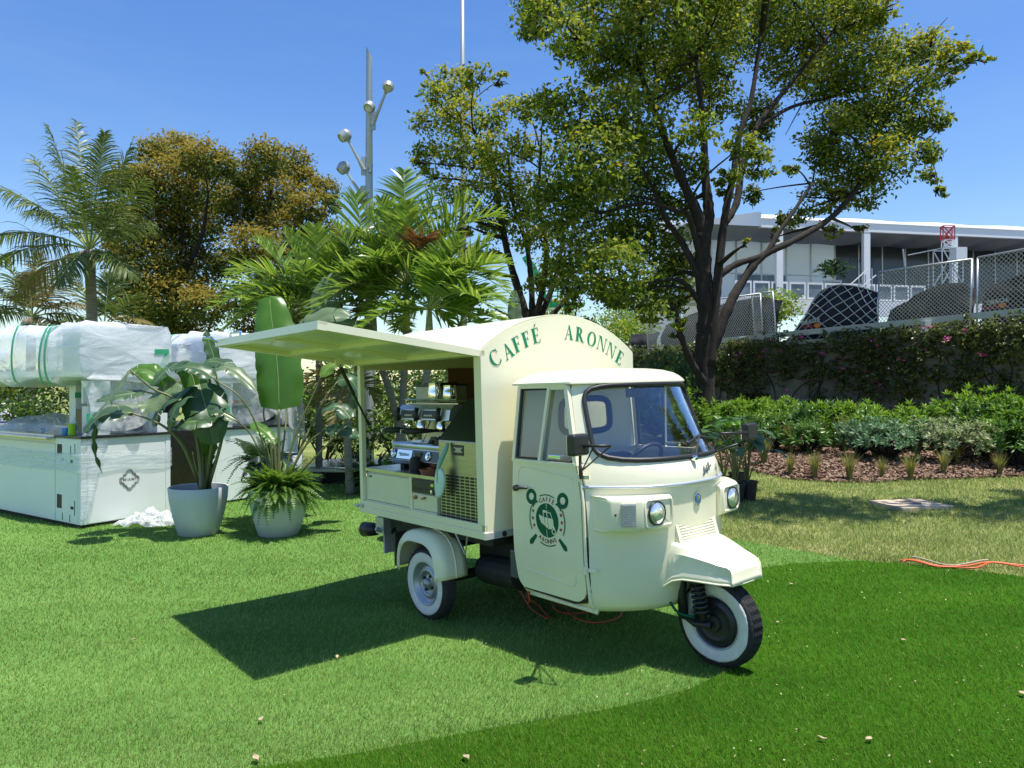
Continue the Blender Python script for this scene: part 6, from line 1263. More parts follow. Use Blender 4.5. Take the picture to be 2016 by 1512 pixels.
# another tree just outside the right edge: the windscreen mirrors it
b_ = np.array((12.6, 9.6, gz(12.6))); et = thing('shade_tree', 'tree just beyond the right picture edge, seen only mirrored in the windscreen', 'tree', b_); rng = np.random.default_rng(61); Vs = []
for k in range(16):
    c = b_+np.array((rng.uniform(-2.3, 2.3), rng.uniform(-2.3, 2.3), rng.uniform(3.2, 9.0))); Vs.append(leafcloud(c, rng.uniform(.8, 1.3), 900, .20, rng))
V = np.concatenate(Vs)-b_; link('crown', mesh_from('crown', V.reshape(-1, 3), np.arange(len(V)*4).reshape(-1, 4), [M['lf_big']]), et)
q = MB(); q.tube([(0, 0, 0), (.1, 0, 3), (.0, .2, 7.5)], [.28, .2, .06], 10); [q.tube([(.1, 0, 2.5+k*.6), (math.cos(k*1.7)*.9, math.sin(k*1.7)*.9, 4+k*.6), (math.cos(k*1.7)*1.8, math.sin(k*1.7)*1.8, 5+k*.6)], [.10, .06, .02], 6) for k in range(6)]; q.build('trunk', M['bark'], et, smooth=True)
# ------------------------------------------------------------------ wall with bougainvillea
W1, W2 = np.array((5.13, 30.0)), np.array((11.87, 17.0)); wd_ = nrm(W2-W1); wn = np.array((-wd_[1], wd_[0])); wn = wn if np.dot(wn, -W1) > 0 else -wn   # normal towards the camera
WA_, WB_ = W1-wd_*7, W2+wd_*9; LW = np.linalg.norm(WB_-WA_); ZT = 3.0
def wpt(s, off=0.0, z=0.0): p = WA_+wd_*s+wn*off; return np.array((p[0], p[1], z))
wroot = thing('garden_wall', 'long stained concrete retaining wall carrying the fence on the right', 'wall', wpt(0)); wo = np.array(wroot.location)
q = MB(); q.prism([wpt(0, 0, -.3), wpt(LW, 0, -.3), wpt(LW, 0, ZT-.12), wpt(0, 0, ZT-.12)], (-wn[0]*.4, -wn[1]*.4, 0)); q.V = [v-wo for v in q.V]; q.build('wall_face', M['wallc'], wroot)
q = MB(); q.prism([wpt(0, .04, ZT-.119), wpt(LW, .04, ZT-.119), wpt(LW, .04, ZT), wpt(0, .04, ZT)], (-wn[0]*.48, -wn[1]*.48, 0)); q.V = [v-wo for v in q.V]; q.build('coping', M['concrete'], wroot)
# raised ground behind the wall
q = MB(); a, c = wpt(0, -.40, ZT-.16), wpt(LW, -.40, ZT-.16); q.grid(np.array([[a+(c-a)*t+np.array((-wn[0]*70*k+30*k*t, -wn[1]*70*k, 1.2*k*3.0)) for t in np.linspace(0, 1, 8)] for k in np.linspace(0, 1, 6)])); tag(q.build('upper_terrace', pbr('terrace_paving', (.10, .10, .10), .9, var=.2, vscale=2), None), kind='structure')
# vine
from mathutils import noise as _nz
rng = np.random.default_rng(77); vr = thing('bougainvillea', 'bougainvillea climbing all over the retaining wall with scattered magenta flowers', 'climbing plant', wpt(LW*.5)); vo = np.array(vr.location)
L_ = []; FL = []
for k in range(5200):
    s, z = rng.uniform(4, LW-1), rng.uniform(.15, ZT+.10)
    dn = _nz.noise(Vector((s*.55, z*.9, 3.1)))+.55*_nz.noise(Vector((s*1.6, z*2.1, 8)))+.30*(z/ZT-.35)+(.25 if s < 14 else 0)
    if dn < rng.uniform(-.28, .12): continue
    th_ = .10+.35*max(0, dn)*rng.uniform(.3, 1)
    L_.append(leafcloud(wpt(s, th_, z), .17, 24, .085, rng, .9, 12))
    if rng.uniform() < .018: FL.append(leafcloud(wpt(s, th_+.12, z), .09, 14, .06, rng, .8, 7))
for s, z in ((LW-11.0, 3.05), (LW-14.2, 2.5), (LW-13.6, 2.1), (LW-16.5, 2.75), (LW-12.5, 2.75), (LW-15.5, 1.4), (LW-10.6, 2.75), (LW-17.5, 2.6), (LW-9.6, 2.3), (LW-15, 3.1)):
    FL.append(leafcloud(wpt(s, .45, z), .12, 26, .065, rng, .8, 13))
for k in range(26):    # sprays rising above the coping
    s = rng.uniform(10, LW-4); hh = rng.uniform(.15, .5)
    for j in range(5): L_.append(leafcloud(wpt(s+.25*j*rng.normal()*.6, .05, ZT+hh*j/5), .10, 14, .085, rng, .9, 7))
V = np.concatenate(L_)-vo; tag(link('leaves', mesh_from('leaves', V.reshape(-1, 3), np.arange(len(V)*4).reshape(-1, 4), [M['lf_ivy']]), vr), kind='stuff')
V = np.concatenate(FL)-vo; tag(link('flowers', mesh_from('flowers', V.reshape(-1, 3), np.arange(len(V)*4).reshape(-1, 4), [M['petal']]), vr), kind='stuff')
q = MB()
for k in range(60):
    s = rng.uniform(4, LW-1); P = [wpt(s, .03, .1)]; 
    for j in range(6): s += rng.normal()*.22; P.append(wpt(s, .03+.03*rng.uniform(), .1+(ZT-.2)*(j+1)/6))
    q.tube(crm(P, 18), list(np.linspace(.022, .007, 18)), 5)
q.V = [v-vo for v in q.V]; q.build('stem', M['bark'], vr, smooth=True)

# ------------------------------------------------------------------ planting bed
bedf = [GP(1470, 926), GP(1500, 934), GP(1560, 945), GP(1640, 951), GP(1720, 951), GP(1800, 946), GP(1900, 944), GP(2016, 938), GP(2120, 940), GP(2260, 950)]
bx_, by_ = [p[0] for p in bedf], [p[1] for p in bedf]
def bedz(x, y):
    f = float(np.interp(x, bx_, by_)); return gz(x)+.012+.055*min(1, max(0, y-f))+.035*max(0, y-f)
rows = []
for k in range(30):
    rows.append([(x, float(np.interp(x, bx_, by_))+.05*math.sin(x*9)+(k/29)**1.3*9.5, 0) for x in np.linspace(bx_[0]-.3, bx_[-1], 80)])
G = np.array(rows); 
for i in range(G.shape[0]):
    for j in range(G.shape[1]): G[i, j, 2] = bedz(G[i, j, 0], G[i, j, 1])+(.03*_nz.noise(Vector((G[i, j, 0]*3, G[i, j, 1]*3, 0))) if i > 0 else -.01)
q = MB(); q.grid(G); tag(q.build('mulch_bed', pbr('mulch', (.045, .024, .016), .95, col2=(.13, .07, .045), vscale=22, bump=.9, bscale=40), None, smooth=True), kind='structure')
# bark chips
N = 16000; x = rng.uniform(bx_[0]-.2, bx_[-1], N); f = np.interp(x, bx_, by_); y = f+rng.uniform(0, 1, N)**1.6*4.5; z = np.array([bedz(a, c) for a, c in zip(x, y)])+.012
a = rng.uniform(0, 2*np.pi, N); s = rng.uniform(.018, .05, N); d1 = np.stack([np.cos(a)*s, np.sin(a)*s, rng.normal(0, .3, N)*s], 1); d2 = np.stack([-np.sin(a)*s*.35, np.cos(a)*s*.35, rng.normal(0, .15, N)*s], 1); p = np.stack([x, y, z], 1)
V = np.stack([p-d1-d2, p+d1-d2, p+d1+d2, p-d1+d2], 1); tag(link('bark_chips', mesh_from('bark_chips', V.reshape(-1, 3), np.arange(4*N).reshape(N, 4), [M['chipsm']])), kind='stuff')
# shrubs built of leaf rosettes
def shrub(px, py, D, R, mat, label, seed, leaf_l=.13, n=150, name='shrub', group='shrubs in front of the vine wall'):
    rng = np.random.default_rng(seed); C = PT(px, py, D); base = np.array((C[0], C[1], bedz(C[0], C[1]))); t = thing(name, label, 'shrub', base, 0, group); V = []; F = []; q = MB()
    H = C[2]-base[2]
    for k in range(n):
        d = rng.normal(size=3); d[2] = abs(d[2])*1.1-.35; d = nrm(d); c = np.array((0, 0, H*.50))+d*np.array((R, R, H*.55))*rng.uniform(.50, 1.0)*(1+.16*math.sin(3*math.atan2(d[1], d[0])+seed)+.10*rng.normal()); c[2] = max(.04, c[2]); ax = nrm(d*.8+np.array((0, 0, .65))+rng.normal(size=3)*.15); u = nrm(np.cross(ax, (1, .3, .2))); v = np.cross(ax, u); m = 9
        if k % 4 == 0: q.tube([(0, 0, 0), tuple(c*np.array((.5, .5, .55))), tuple(c)], [.014, .01, .005], 4)
        for j in range(m):
            an = 2.4*j+rng.normal()*.2; el = .25+.75*(j/m); r_ = nrm((u*math.cos(an)+v*math.sin(an))*math.sin(el*1.45)+ax*math.cos(el*1.45)); L_ = leaf_l*rng.uniform(.7, 1.15); w_ = L_*.30; sd_ = nrm(np.cross(r_, ax)); nn = np.cross(sd_, r_); b0 = len(V)
            V += [c, c+r_*L_*.45+sd_*w_*.5-nn*w_*.08, c+r_*L_*.45-sd_*w_*.5-nn*w_*.08, c+r_*L_-nn*L_*.12, c+r_*L_*.45+nn*w_*.05]; F += [(b0, b0+1, b0+4), (b0, b0+4, b0+2), (b0+1, b0+3, b0+4), (b0+4, b0+3, b0+2)]
    link('foliage', mesh_from('foliage', np.array(V), F, [M[mat]]), t); q.build('stem', M['bark'], t); return t
for i, (px, py, D, R, mt, lb) in enumerate([
 (1440,800,17.5,.62,'lf_shrub','bright green shrub just right of the tree trunk'), (1490,805,16.8,.60,'lf_shrub','bright green shrub, second to the right of the tree trunk'), (1545,800,16.4,.62,'lf_shrub','bright green shrub, third to the right of the tree trunk'), (1455,835,15.6,.5,'lf_shrubd','darker low shrub behind the nursery pots'),
 (1600,812,15.8,.58,'lf_shrubd','dark green shrub above the bare mulch patch'), (1650,806,15.6,.55,'lf_shrub','green shrub just left of the silvery shrub'), (1520,838,14.9,.5,'lf_shrubd','dark low shrub over the left grass tufts'), (1700,808,15.2,.55,'lf_shrub','green shrub rising behind the silvery shrub'), (1590,845,14.4,.45,'lf_shrubd','dark low shrub at the upper edge of the bare mulch'),
 (1748,838,13.3,.60,'lf_silver','silvery grey green shrub left of the wooden stake'), (1800,812,14.8,.52,'lf_shrub','green shrub directly behind the wooden stake'), (1690,842,13.8,.42,'lf_silver','small silvery shrub at the left foot of the large silvery one'),
 (1868,838,13.0,.64,'lf_varieg','cream variegated shrub right of the wooden stake'), (1890,790,14.6,.52,'lf_shrub','tallest bright green shrub behind the variegated one'), (1940,800,13.6,.5,'lf_shrubd','dark green shrub between the variegated and the rightmost shrub'), (1985,790,13.2,.62,'lf_shrub','large glossy green shrub at the right picture edge'), (2050,800,12.8,.6,'lf_shrub','green shrub cut off by the right picture edge'), (2000,850,12.5,.42,'lf_shrubd','dark shrub low at the right picture edge'),
 (1305,715,19.5,.9,'lf_shrubd','dark shrub between truck roof and tree trunk'), (1290,790,18.5,.8,'lf_shrubd','dark shrub behind the windscreen'), (1345,790,18,.8,'lf_shrub','green shrub left of the tree trunk behind the cab')]):
    shrub(px, py-10, D, R*1.15, mt, lb, 200+i, .15 if mt.startswith('lf_shrub') else .12, int(190*(R/.55)**2))
# ornamental grass tufts
def tuftmesh(seed, n=110):
    rng = np.random.default_rng(seed); V = []; F = []
    for k in range(n):
        a = rng.uniform(0, 2*np.pi); l = rng.uniform(.5, 1.0); ln = rng.uniform(.1, .75); d = np.array((math.cos(a), math.sin(a), 0)); sd_ = np.array((-d[1], d[0], 0))*.02; b0 = len(V); o = d*rng.uniform(0, .06)
        for f in (0, .5, 1.0): c = o+d*ln*l*f**1.8*.6+np.array((0, 0, l*(f-.25*ln*f*f))); V += [c-sd_*(1-f*.9), c+sd_*(1-f*.9)]
        F += [(b0, b0+1, b0+3, b0+2), (b0+2, b0+3, b0+5, b0+4)]
    return mesh_from('tuft', np.array(V), F, [M['lf_tuft']])
TM_ = [tuftmesh(s) for s in (1, 2, 3)]
for i, (px, py, h, lb) in enumerate([(1558,910,40,'upper tuft of grass in the first pair from the left'), (1556,940,30,'lower tuft of grass in the first pair from the left'), (1614,905,42,'upper grass tuft in the second pair from the left'), (1604,945,36,'lower grass tuft in the second pair from the left'), (1665,905,48,'upper reddish grass tuft in the third pair'), (1672,948,40,'lower grass tuft in the third pair'), (1722,915,42,'grass tuft under the left side of the silvery shrub'), (1735,945,28,'low grass tuft on the bed edge before the silvery shrub'), (1792,946,36,'grass tuft just in front of the wooden stake'), (1858,938,32,'grass tuft below the variegated shrub, left one'), (1885,925,30,'grass tuft below the variegated shrub, right one'), (1968,938,32,'grass tuft near the right picture edge, in front'), (1990,905,36,'grass tuft near the right picture edge, behind'), (1942,905,30,'grass tuft between the variegated shrub and right edge'), (1504,925,40,'grass tuft at the left end of the mulch beside the nursery pots'), (2010,918,34,'grass tuft at the very right edge of the mulch')]):
    g = GP(px, py); g[2] = bedz(g[0], g[1]); s = h*g[1]/FPX*1.75; o = link('grass_tuft', TM_[i % 3]); o.location = g; o.scale = (s, s, s); o.rotation_euler = (0, 0, i*1.1); tag(o, lb, 'grass tuft', 'grass tufts in the mulch')
# stake, manhole, nursery pots
g = GP(1805, 916); g[2] = bedz(g[0], g[1])-.05; q = MB(); q.box((-.035, -.03, 0), (.035, .03, .50), .006); o = q.build('wooden_stake', M['stake'], None); o.location = g; o.rotation_euler = (.03, .05, .4); tag(o, 'grey weathered wooden stake standing between silvery and variegated shrubs', 'stake')
g = GP(1792, 998); t = thing('access_cover', 'sandy square concrete access cover set in the lawn', 'access cover', g, .22); q = MB(); q.box((-.36, -.30, -.03), (.36, .30, .050), .008); q.build('concrete_slab', M['sand'], t); q = MB(); q.lathe([(0, .060), (.115, .060), (.128, .0505)], 32, (.02, .02, 0)); q.build('iron_lid', M['iron'], t)
def nursery(px, py, k, lb):
    g = GP(px, py); t = thing('nursery_plant', lb, 'potted plant', g, 0, 'nursery plants beside the truck'); q = MB(); q.lathe([(0, 0), (.10, 0), (.125, .24), (.135, .24), (.135, .265), (.12, .265), (.115, .22), (0, .22)], 24); q.build('nursery_pot', M['nursery'], t, ang=40)
    rg = np.random.default_rng(k)
    for i in range(8):
        a = rg.uniform(0, 6.28); h = rg.uniform(.35, .78); r = rg.uniform(.08, .24); e = np.array((math.cos(a)*r, math.sin(a)*r, .24+h)); petiole(t, [(0, 0, .22), e*np.array((.4, .4, .65))+np.array((0, 0, .05)), e], .010, .006)
        d = np.array((math.cos(a), math.sin(a), 0)); L_ = rg.uniform(.28, .42); leaf(t, [e, e+d*L_*.35+(0, 0, L_*.25), e+d*L_*.75+(0, 0, L_*.2), e+d*L_+(0, 0, -.02)], rg.uniform(.14, .20), .3, (-d[0]*.4, -d[1]*.4, 1), k*20+i, 1, 'lf_bop' if i % 3 else 'lf_bopb', nseg=12)
nursery(1472, 985, 1, 'large leaved plant in black nursery pot, right one beside the headlamp'); nursery(1447, 990, 2, 'large leaved plant in black nursery pot, middle one'); nursery(1425, 975, 3, 'large leaved plant in black nursery pot behind the truck mirror'); nursery(1452, 965, 4, 'large leaved plant in black nursery pot, rear one nearest the mulch')
# metal platform by the truck
c = PT(695, 897, 13.0); t = thing('metal_platform', 'low metal topped platform with cream edge on the lawn behind the truck', 'platform', (c[0], c[1], gz(c[0])), -.12)
q = MB(); q.box((-.75, -.5, .27), (.95, .9, .30), .004); q.build('metal_top', M['steel_lt'], t); q = MB(); q.box((-.78, -.52, .215), (.98, .92, .268), .004); q.build('cream_edge', M['cream'], t); q = MB(); q.box((-.6, -.35, 0), (.8, .8, .214)); q.build('base', M['dark'], t); q = MB(); q.box((-.05, -.45, .301), (.55, -.2, .325)); q.build('black_bar', M['blackpl'], t)  # dark block under the top stands in for the shadow beneath

# ------------------------------------------------------------------ fence, rail, banner on the wall
def swall(px):     # distance along the wall seen at this column
    k = (px-1008)/FPX; return (k*WA_[1]-WA_[0])/(wd_[0]-k*wd_[1])
def onwall(px, py, off): 
    s = swall(px); p = wpt(s, off); k = (px-1008)/FPX; y = p[1]; return np.array((p[0], y, CAM_H+y*(HZ-py)/FPX))
rail = thing('guard_rail', 'pale painted guard rail on posts along the wall top', 'railing', wpt(8, -.1, ZT)); ro = np.array(rail.location)
q = MB(); P = [wpt(11.5, -.10, ZT+.18), wpt(LW, -.10, ZT+.46)]; q.bar(P[0], P[1], .06, .16); q.V = [v-ro for v in q.V]; q.build('rail', M['railp'], rail)
for px in (1300, 1458, 1632, 1822, 2030):
    s = swall(px); q = MB(); q.bar(wpt(s, -.02, ZT), wpt(s, -.02, ZT+.14+.2*s/LW), .22, .16); q.V = [v-ro for v in q.V]; q.build('post', M['railp'], rail)
def fence_panel(x0, yt0, yb0, x1, yt1, yb1, off, label, pitch=.115, lean=0.0, dbl=True):
    A, B_, C, D_ = onwall(x0, yb0, off), onwall(x1, yb1, off), onwall(x1, yt1, off+lean), onwall(x0, yt0, off+lean); o = A.copy(); t = thing('fence_panel', label, 'fence panel', o, 0, 'chain link fence panels on the wall')
    A, B_, C, D_ = (p-o for p in (A, B_, C, D_)); f = lambda u, v: (A*(1-u)+B_*u)*(1-v)+(D_*(1-u)+C*u)*v
    for P, nm in (((A, D_), 'post'), ((B_, C), 'post'), ((D_, C), 'rail'), ((A+(D_-A)*.04, B_+(C-B_)*.04), 'rail')): q = MB(); q.tube(P, .026, 8); q.build(nm, M['galv'], t, smooth=True)
    Lx, Ly = np.linalg.norm(B_-A), np.linalg.norm(D_-A); V = []; q = MB(); r = .0085
    n = int((Lx+Ly)/pitch)
    def sag(u, v): return f(u, v)+np.array((wn[0], wn[1], 0))*(.10*math.sin(u*9)*math.sin(v*4))*.3
    for k in range(1, n):
        s = k*pitch
        for sg in (0, 1):
            a0, b0 = (s, 0) if s < Lx else (Lx, s-Lx); a1, b1 = (0, s) if s < Ly else (s-Ly, Ly)
            P = []
            m_ = 6
            for i in range(m_+1):
                a = a0+(a1-a0)*i/m_; b = b0+(b1-b0)*i/m_; u = a/Lx; u = 1-u if sg else u; P.append(sag(u, b/Ly))
            q.tube(P, r, 3, cap=False)
    q.build('chain_link', M['wire'], t); return t
fence_panel(1257, 607, 690, 1482, 578, 690, -.5, 'chain link fence panel left of the navy banner, seen through the tree', lean=.15)
fence_panel(1706, 535, 690, 1888, 510, 662, -.45, 'chain link fence panel right of the navy banner, with gap to banner', lean=-.1)
fence_panel(1904, 507, 660, 2120, 468, 650, -.40, 'chain link fence panel at the right picture edge', lean=-.05)
fence_panel(1462, 578, 690, 1503, 574, 688, -.62, 'narrow leaning chain link end panel beside the navy banner', lean=.2)
# navy banner cloth under white net
def banner(pts, ofs, label, name, mat, txt=None, net=True, grp=None):
    P = [onwall(x, y, ofs+(d if len((x, y)) else 0)) for x, y, d in pts]; o = P[0].copy(); t = thing(name, label, 'banner', o, 0, grp); n = len(P)//2; lo, hi = P[:n], P[n:][::-1]
    lo_ = crm([p-o for p in lo], 28); hi_ = crm([p-o for p in hi], 28); G = np.array([lo_*(1-v)+hi_*v+np.array((wn[0], wn[1], 0))*.22*math.sin(v*math.pi) for v in np.linspace(0, 1, 14)]); G = displaced(G, .10, 21, 1.3)
    q = MB(); q.grid(G); q.build('cloth', M[mat], t, smooth=True)
    if net:
        q = MB()
        def gp(u, v): 
            i, j = min(13, max(0, v*13)), min(27, max(0, u*27)); i0, j0 = min(12, int(i)), min(26, int(j)); a, b = i-i0, j-j0
            return (G[i0, j0]*(1-a)*(1-b)+G[i0+1, j0]*a*(1-b)+G[i0, j0+1]*(1-a)*b+G[i0+1, j0+1]*a*b)+np.array((wn[0], wn[1], 0))*.035
        for k in np.arange(-1.2, 2.2, .17):
            for sg in (1, -1):
                u = np.linspace(0, 1, 24); v = (k+sg*u*1.25); L2 = [gp(a, b) for a, b in zip(u, v) if 0 <= b <= 1]
                if len(L2) > 1: q.tube(L2, .013, 4)
        q.tube([gp(a, 1) for a in np.linspace(0, 1, 24)], .016, 4); q.build('net', M['net'], t)
    return t, o
ban, bo = banner([(1500,692,0),(1560,692,.1),(1640,690,.2),(1715,688,.1),(1700,575,.1),(1660,563,.2),(1592,570,.1),(1556,640,.05)], -.75, 'navy printed banner heaped under a white net on the wall', 'banner', 'navy')
def bantext(txt, px, py, hpx, mat, ofs, par, o, shear=0.0, ang=-.05, bold=.0):
    V, F = text_mesh(txt, 1.0, shear=shear, bold=bold); c = onwall(px, py, ofs); sc = hpx*c[1]/FPX/.72; ex = np.array((wd_[0], wd_[1], 0))*(1)*sc; ez = np.array((0, 0, 1))*sc; cs, sn = math.cos(ang), math.sin(ang)
    q = MB(); q.add([c+ex*(x*cs-y*sn)+ez*(x*sn+y*cs)-o for x, y, _ in V], F); q.build('printed_text', M[mat], par)
def bandisc(px, py, rpx, mat, ofs, par, o):
    c = onwall(px, py, ofs); r = rpx*c[1]/FPX; ex = np.array((wd_[0], wd_[1], 0))*1.5; q = MB(); q.add([c-o+ex*r*math.cos(t)+np.array((0, 0, r*math.sin(t))) for t in np.linspace(0, 2*math.pi, 22)[:-1]], [tuple(range(21))]); q.build('printed_sun', M[mat], par)
bantext('ORACLE', 1583, 633, 8.5, 'oracle', -.28, ban, bo, ang=.10, bold=.025); bandisc(1597, 640.5, 5, 'rb_org', -.275, ban, bo); bantext('Red Bull', 1580, 642.5, 6.5, 'rb_red', -.28, ban, bo, ang=.08, bold=.03)
scr, so = banner([(1716,690,0),(1800,680,0),(1870,668,0),(1890,664,0),(1890,575,0),(1860,556,.05),(1790,570,.05),(1716,612,0)], -.80, 'black screen cloth sagging behind the middle chain link panel', 'screen_cloth', 'blackf', net=False, grp='screen cloths behind the fence')
bantext('ORACLE', 1742, 638, 7, 'greyp', -.42, scr, so, ang=.08, bold=.025); bandisc(1768, 634, 4.5, 'rb_org', -.415, scr, so)
scr, so = banner([(1905,668,0),(1980,660,0),(2060,655,0),(2110,650,0),(2110,530,0),(2060,520,.05),(1980,540,.05),(1905,565,0)], -.80, 'black screen cloth behind the rightmost chain link panel', 'screen_cloth', 'blackf', net=False, grp='screen cloths behind the fence')
bantext('ORACLE', 1944, 593, 8, 'oracle', -.42, scr, so, ang=.10, bold=.025); bandisc(1954, 601, 5, 'rb_org', -.415, scr, so); bantext('Red Bull', 1932, 605, 6, 'rb_red', -.42, scr, so, ang=.10, bold=.03)
banner([(1270,692,0),(1340,692,0),(1420,692,0),(1495,690,0),(1500,592,.0),(1450,585,.05),(1360,605,.05),(1275,640,0)], -.95, 'black screen cloth sagging behind the left chain link panel', 'screen_cloth', 'blackf', net=False, grp='screen cloths behind the fence')
banner([(1225,700,0),(1235,700,0),(1245,700,0),(1262,700,0),(1262,652,.0),(1245,655,.0),(1225,656,.0),(1205,660,0)], -1.0, 'short black screen cloth between the truck roof and the fence end', 'screen_cloth', 'blackf', net=False, grp='screen cloths behind the fence')

# ------------------------------------------------------------------ white event pavilion above the wall
PD = 45.0; c0 = PT(1502, 447, PD); gx = np.array((.982, .189, 0)); gy = np.array((-.189, .982, 0)); pav = thing('event_pavilion', 'large white event pavilion with columns and glazed back wall above the terrace', 'pavilion', (c0[0], c0[1], 4.0)); po = np.array(pav.location)
def solve_t(px):
    k = (px-1008)/FPX; return (k*c0[1]-c0[0])/(gx[0]-k*gx[1])
def fa(t, z, d=0.0): p = c0+gx*t+gy*d; return np.array((p[0], p[1], z))-po
zl, ze_ = c0[2], PT(1507, 416, PD)[2]; tR = solve_t(2240)
q = MB(); q.prism([fa(-.1, zl), fa(tR, zl), fa(tR, zl+.62), fa(-.1, zl+.62)], tuple(gy*.25)); q.build('fascia', M['tentw'], pav)
q = MB(); rows = [[fa(t, ze_-.42*(1-k)+.035*math.sin(t*1.1)*k-.0, -.06+.9*k) for t in np.linspace(-.15, tR, 60)] for k in np.linspace(0, 1, 5)]; q.grid(np.array(rows)); q.build('roof_edge', M['tentw'], pav, smooth=True)
q = MB(); q.grid(np.array([[fa(t, ze_+.6*k, .9+3.4*k) for t in np.linspace(-.15, tR, 12)] for k in (0, .5, 1)])); q.build('roof', M['tentw'], pav)
# gable side going back to the left
gl = PT(1325, 441, 52.0)-po; gl2 = PT(1341, 489, 52.0)-po; q = MB(); q.prism([fa(-.1, zl), fa(-.1, ze_), gl, gl2], (.05, .3, 0)); q.build('gable_fascia', M['tentw'], pav)
q = MB(); A = [PT(x, y, 52)-po for x, y in ((1341, 492), (1341, 690), (1290, 690), (1310, 480))]; q.prism(A, (0, .2, 0)); q.prism([PT(x, y, 51.5)-po for x, y in ((1345, 492), (1430, 470), (1430, 640), (1345, 640))], (0, .2, 0)); q.build('side_wall', M['tentw'], pav)
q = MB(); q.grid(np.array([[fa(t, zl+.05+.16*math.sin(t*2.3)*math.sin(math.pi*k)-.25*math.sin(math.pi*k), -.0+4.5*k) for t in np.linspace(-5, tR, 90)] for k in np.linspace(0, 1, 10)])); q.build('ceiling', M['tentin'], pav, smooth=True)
zb = PT(1537, 586, PD)[2]
for px in (1536, 1708, 1881, 2060):
    t = solve_t(px); q = MB(); q.box((0, 0, 0), (1, 1, 1)); q.V = [fa(t-.22+.44*v[0], zb-1.2+(zl-zb+1.2)*v[2], .02+.25*v[1]) for v in q.V]; q.build('column', M['whitep'], pav)
zf = zb
q = MB(); q.prism([fa(-4, zf-1.0), fa(tR, zf-1.0), fa(tR, zf-.05), fa(-4, zf-.05)], tuple(gy*.2)); q.build('deck_edge', M['whitep'], pav)
q = MB(); q.grid(np.array([[fa(t, zf-.04, d) for t in np.linspace(-5, tR, 4)] for d in (0, 5)])); q.build('deck_floor', M['greyp'], pav)
t = -5.0; kk = 0
while t < tR-1:
    w_ = 1.85; q = MB(); q.prism([fa(t+.05, zf, 4.4), fa(t+w_-.05, zf, 4.4), fa(t+w_-.05, zl+1.2, 4.4), fa(t+.05, zl+1.2, 4.4)], tuple(gy*.1)); wl = q.build('wall_panel', M['tentwall'] if kk < 7 else M['dkglass'], pav)
    q = MB(); q.prism([fa(t+w_-.05, zf, 4.36), fa(t+w_+.05, zf, 4.36), fa(t+w_+.05, zl+1.2, 4.36), fa(t+w_-.05, zl+1.2, 4.36)], tuple(gy*.1)); q.build('mullion', M['galv'], pav)
    if kk in (3, 4): q = MB(); q.prism([fa(t+.08, zf+.9, 4.33), fa(t+w_-.08, zf+.9, 4.33), fa(t+w_-.08, zf+2.1, 4.33), fa(t+.08, zf+2.1, 4.33)], tuple(gy*.05)); q.build('window', M['tentglass'], pav)
    t += w_; kk += 1
q = MB(); q.prism([fa(-5, zf+2.12, 4.32), fa(8, zf+2.12, 4.32), fa(8, zf+2.2, 4.32), fa(-5, zf+2.2, 4.32)], tuple(gy*.06)); q.build('transom', M['galv'], pav)
V, F = text_mesh('The Vi', 1.0, shear=.3); c = PT(1694, 510, 47.9)-po; q = MB(); q.add([c+gx*x*.75+np.array((0, 0, y*.85)) for x, y, _ in V], F); q.build('wall_script', M['dark'], pav)
q = MB(); q.V = []; q.box((0, 0, 0), (1, 1, 1)); tt = solve_t(1690); q.V = [fa(tt+.4+1.4*v[0], zf+1.9*v[2], 4.2+.1*v[1]) for v in q.V]; q.build('door_frame', M['whitep'], pav)
q = MB(); q.box((0, 0, 0), (1, 1, 1)); q.V = [fa(tt+.55+1.1*v[0], zf+1.75*v[2], 4.17+.02*v[1]) for v in q.V]; q.build('door_glass', M['tentglass'], pav)
# balustrade panels along the deck edge
t = solve_t(1448)
for k in range(11):
    w_ = 1.22; q = MB()
    for (a0, a1, b0, b1) in ((.06, .16, 0, 1.05), (1.06, 1.16, 0, 1.05), (.16, 1.06, .92, 1.05), (.16, 1.06, 0, .1)): q.prism([fa(t+a0, zf+b0, .15), fa(t+a1, zf+b0, .15), fa(t+a1, zf+b1, .15), fa(t+a0, zf+b1, .15)], tuple(gy*.08))
    bf = q.build('balustrade', M['whitep'], pav); q = MB(); q.prism([fa(t+.17, zf+.11, .19), fa(t+1.05, zf+.11, .19), fa(t+1.05, zf+.91, .19), fa(t+.17, zf+.91, .19)], tuple(gy*.02)); q.build('pane', M['tentglass'], bf); t += w_
q = MB(); q.tube([fa(solve_t(1640), zf+.2, -.6), fa(solve_t(1700), zf+1.9, -.4)], .04, 6); q.tube([fa(solve_t(1660), zf+.2, -.9), fa(solve_t(1712), zf+1.5, -.6)], .04, 6); [q.tube([fa(solve_t(x), zf-.4, -.7), fa(solve_t(x), zf+h, -.7)], .035, 6) for x, h in ((1662, .8), (1690, 1.5), (1702, 1.9))]; q.build('stair_rail', M['galv'], pav)
c = PT(1640, 548, 44.5); palm_ = thing('potted_palm', 'dark small palm in the shade of the pavilion between the columns', 'palm', (c[0], c[1], zb)); o_ = np.array(palm_.location)
for i, (x, y) in enumerate(((1605, 535), (1615, 522), (1640, 518), (1665, 520), (1680, 528), (1625, 545), (1660, 545), (1650, 512))): e = PT(x, y, 44.5); frond(palm_, (c, (c+e)/2+np.array((0, 0, .45)), e), 16, .55, .09, 'lf_fernd', 900+i, .5, org=o_, rr=.02)
q = MB(); q.lathe([(0, 0), (.3, 0), (.36, .55), (0, .55)], 16); q.build('pot', M['dark'], palm_)
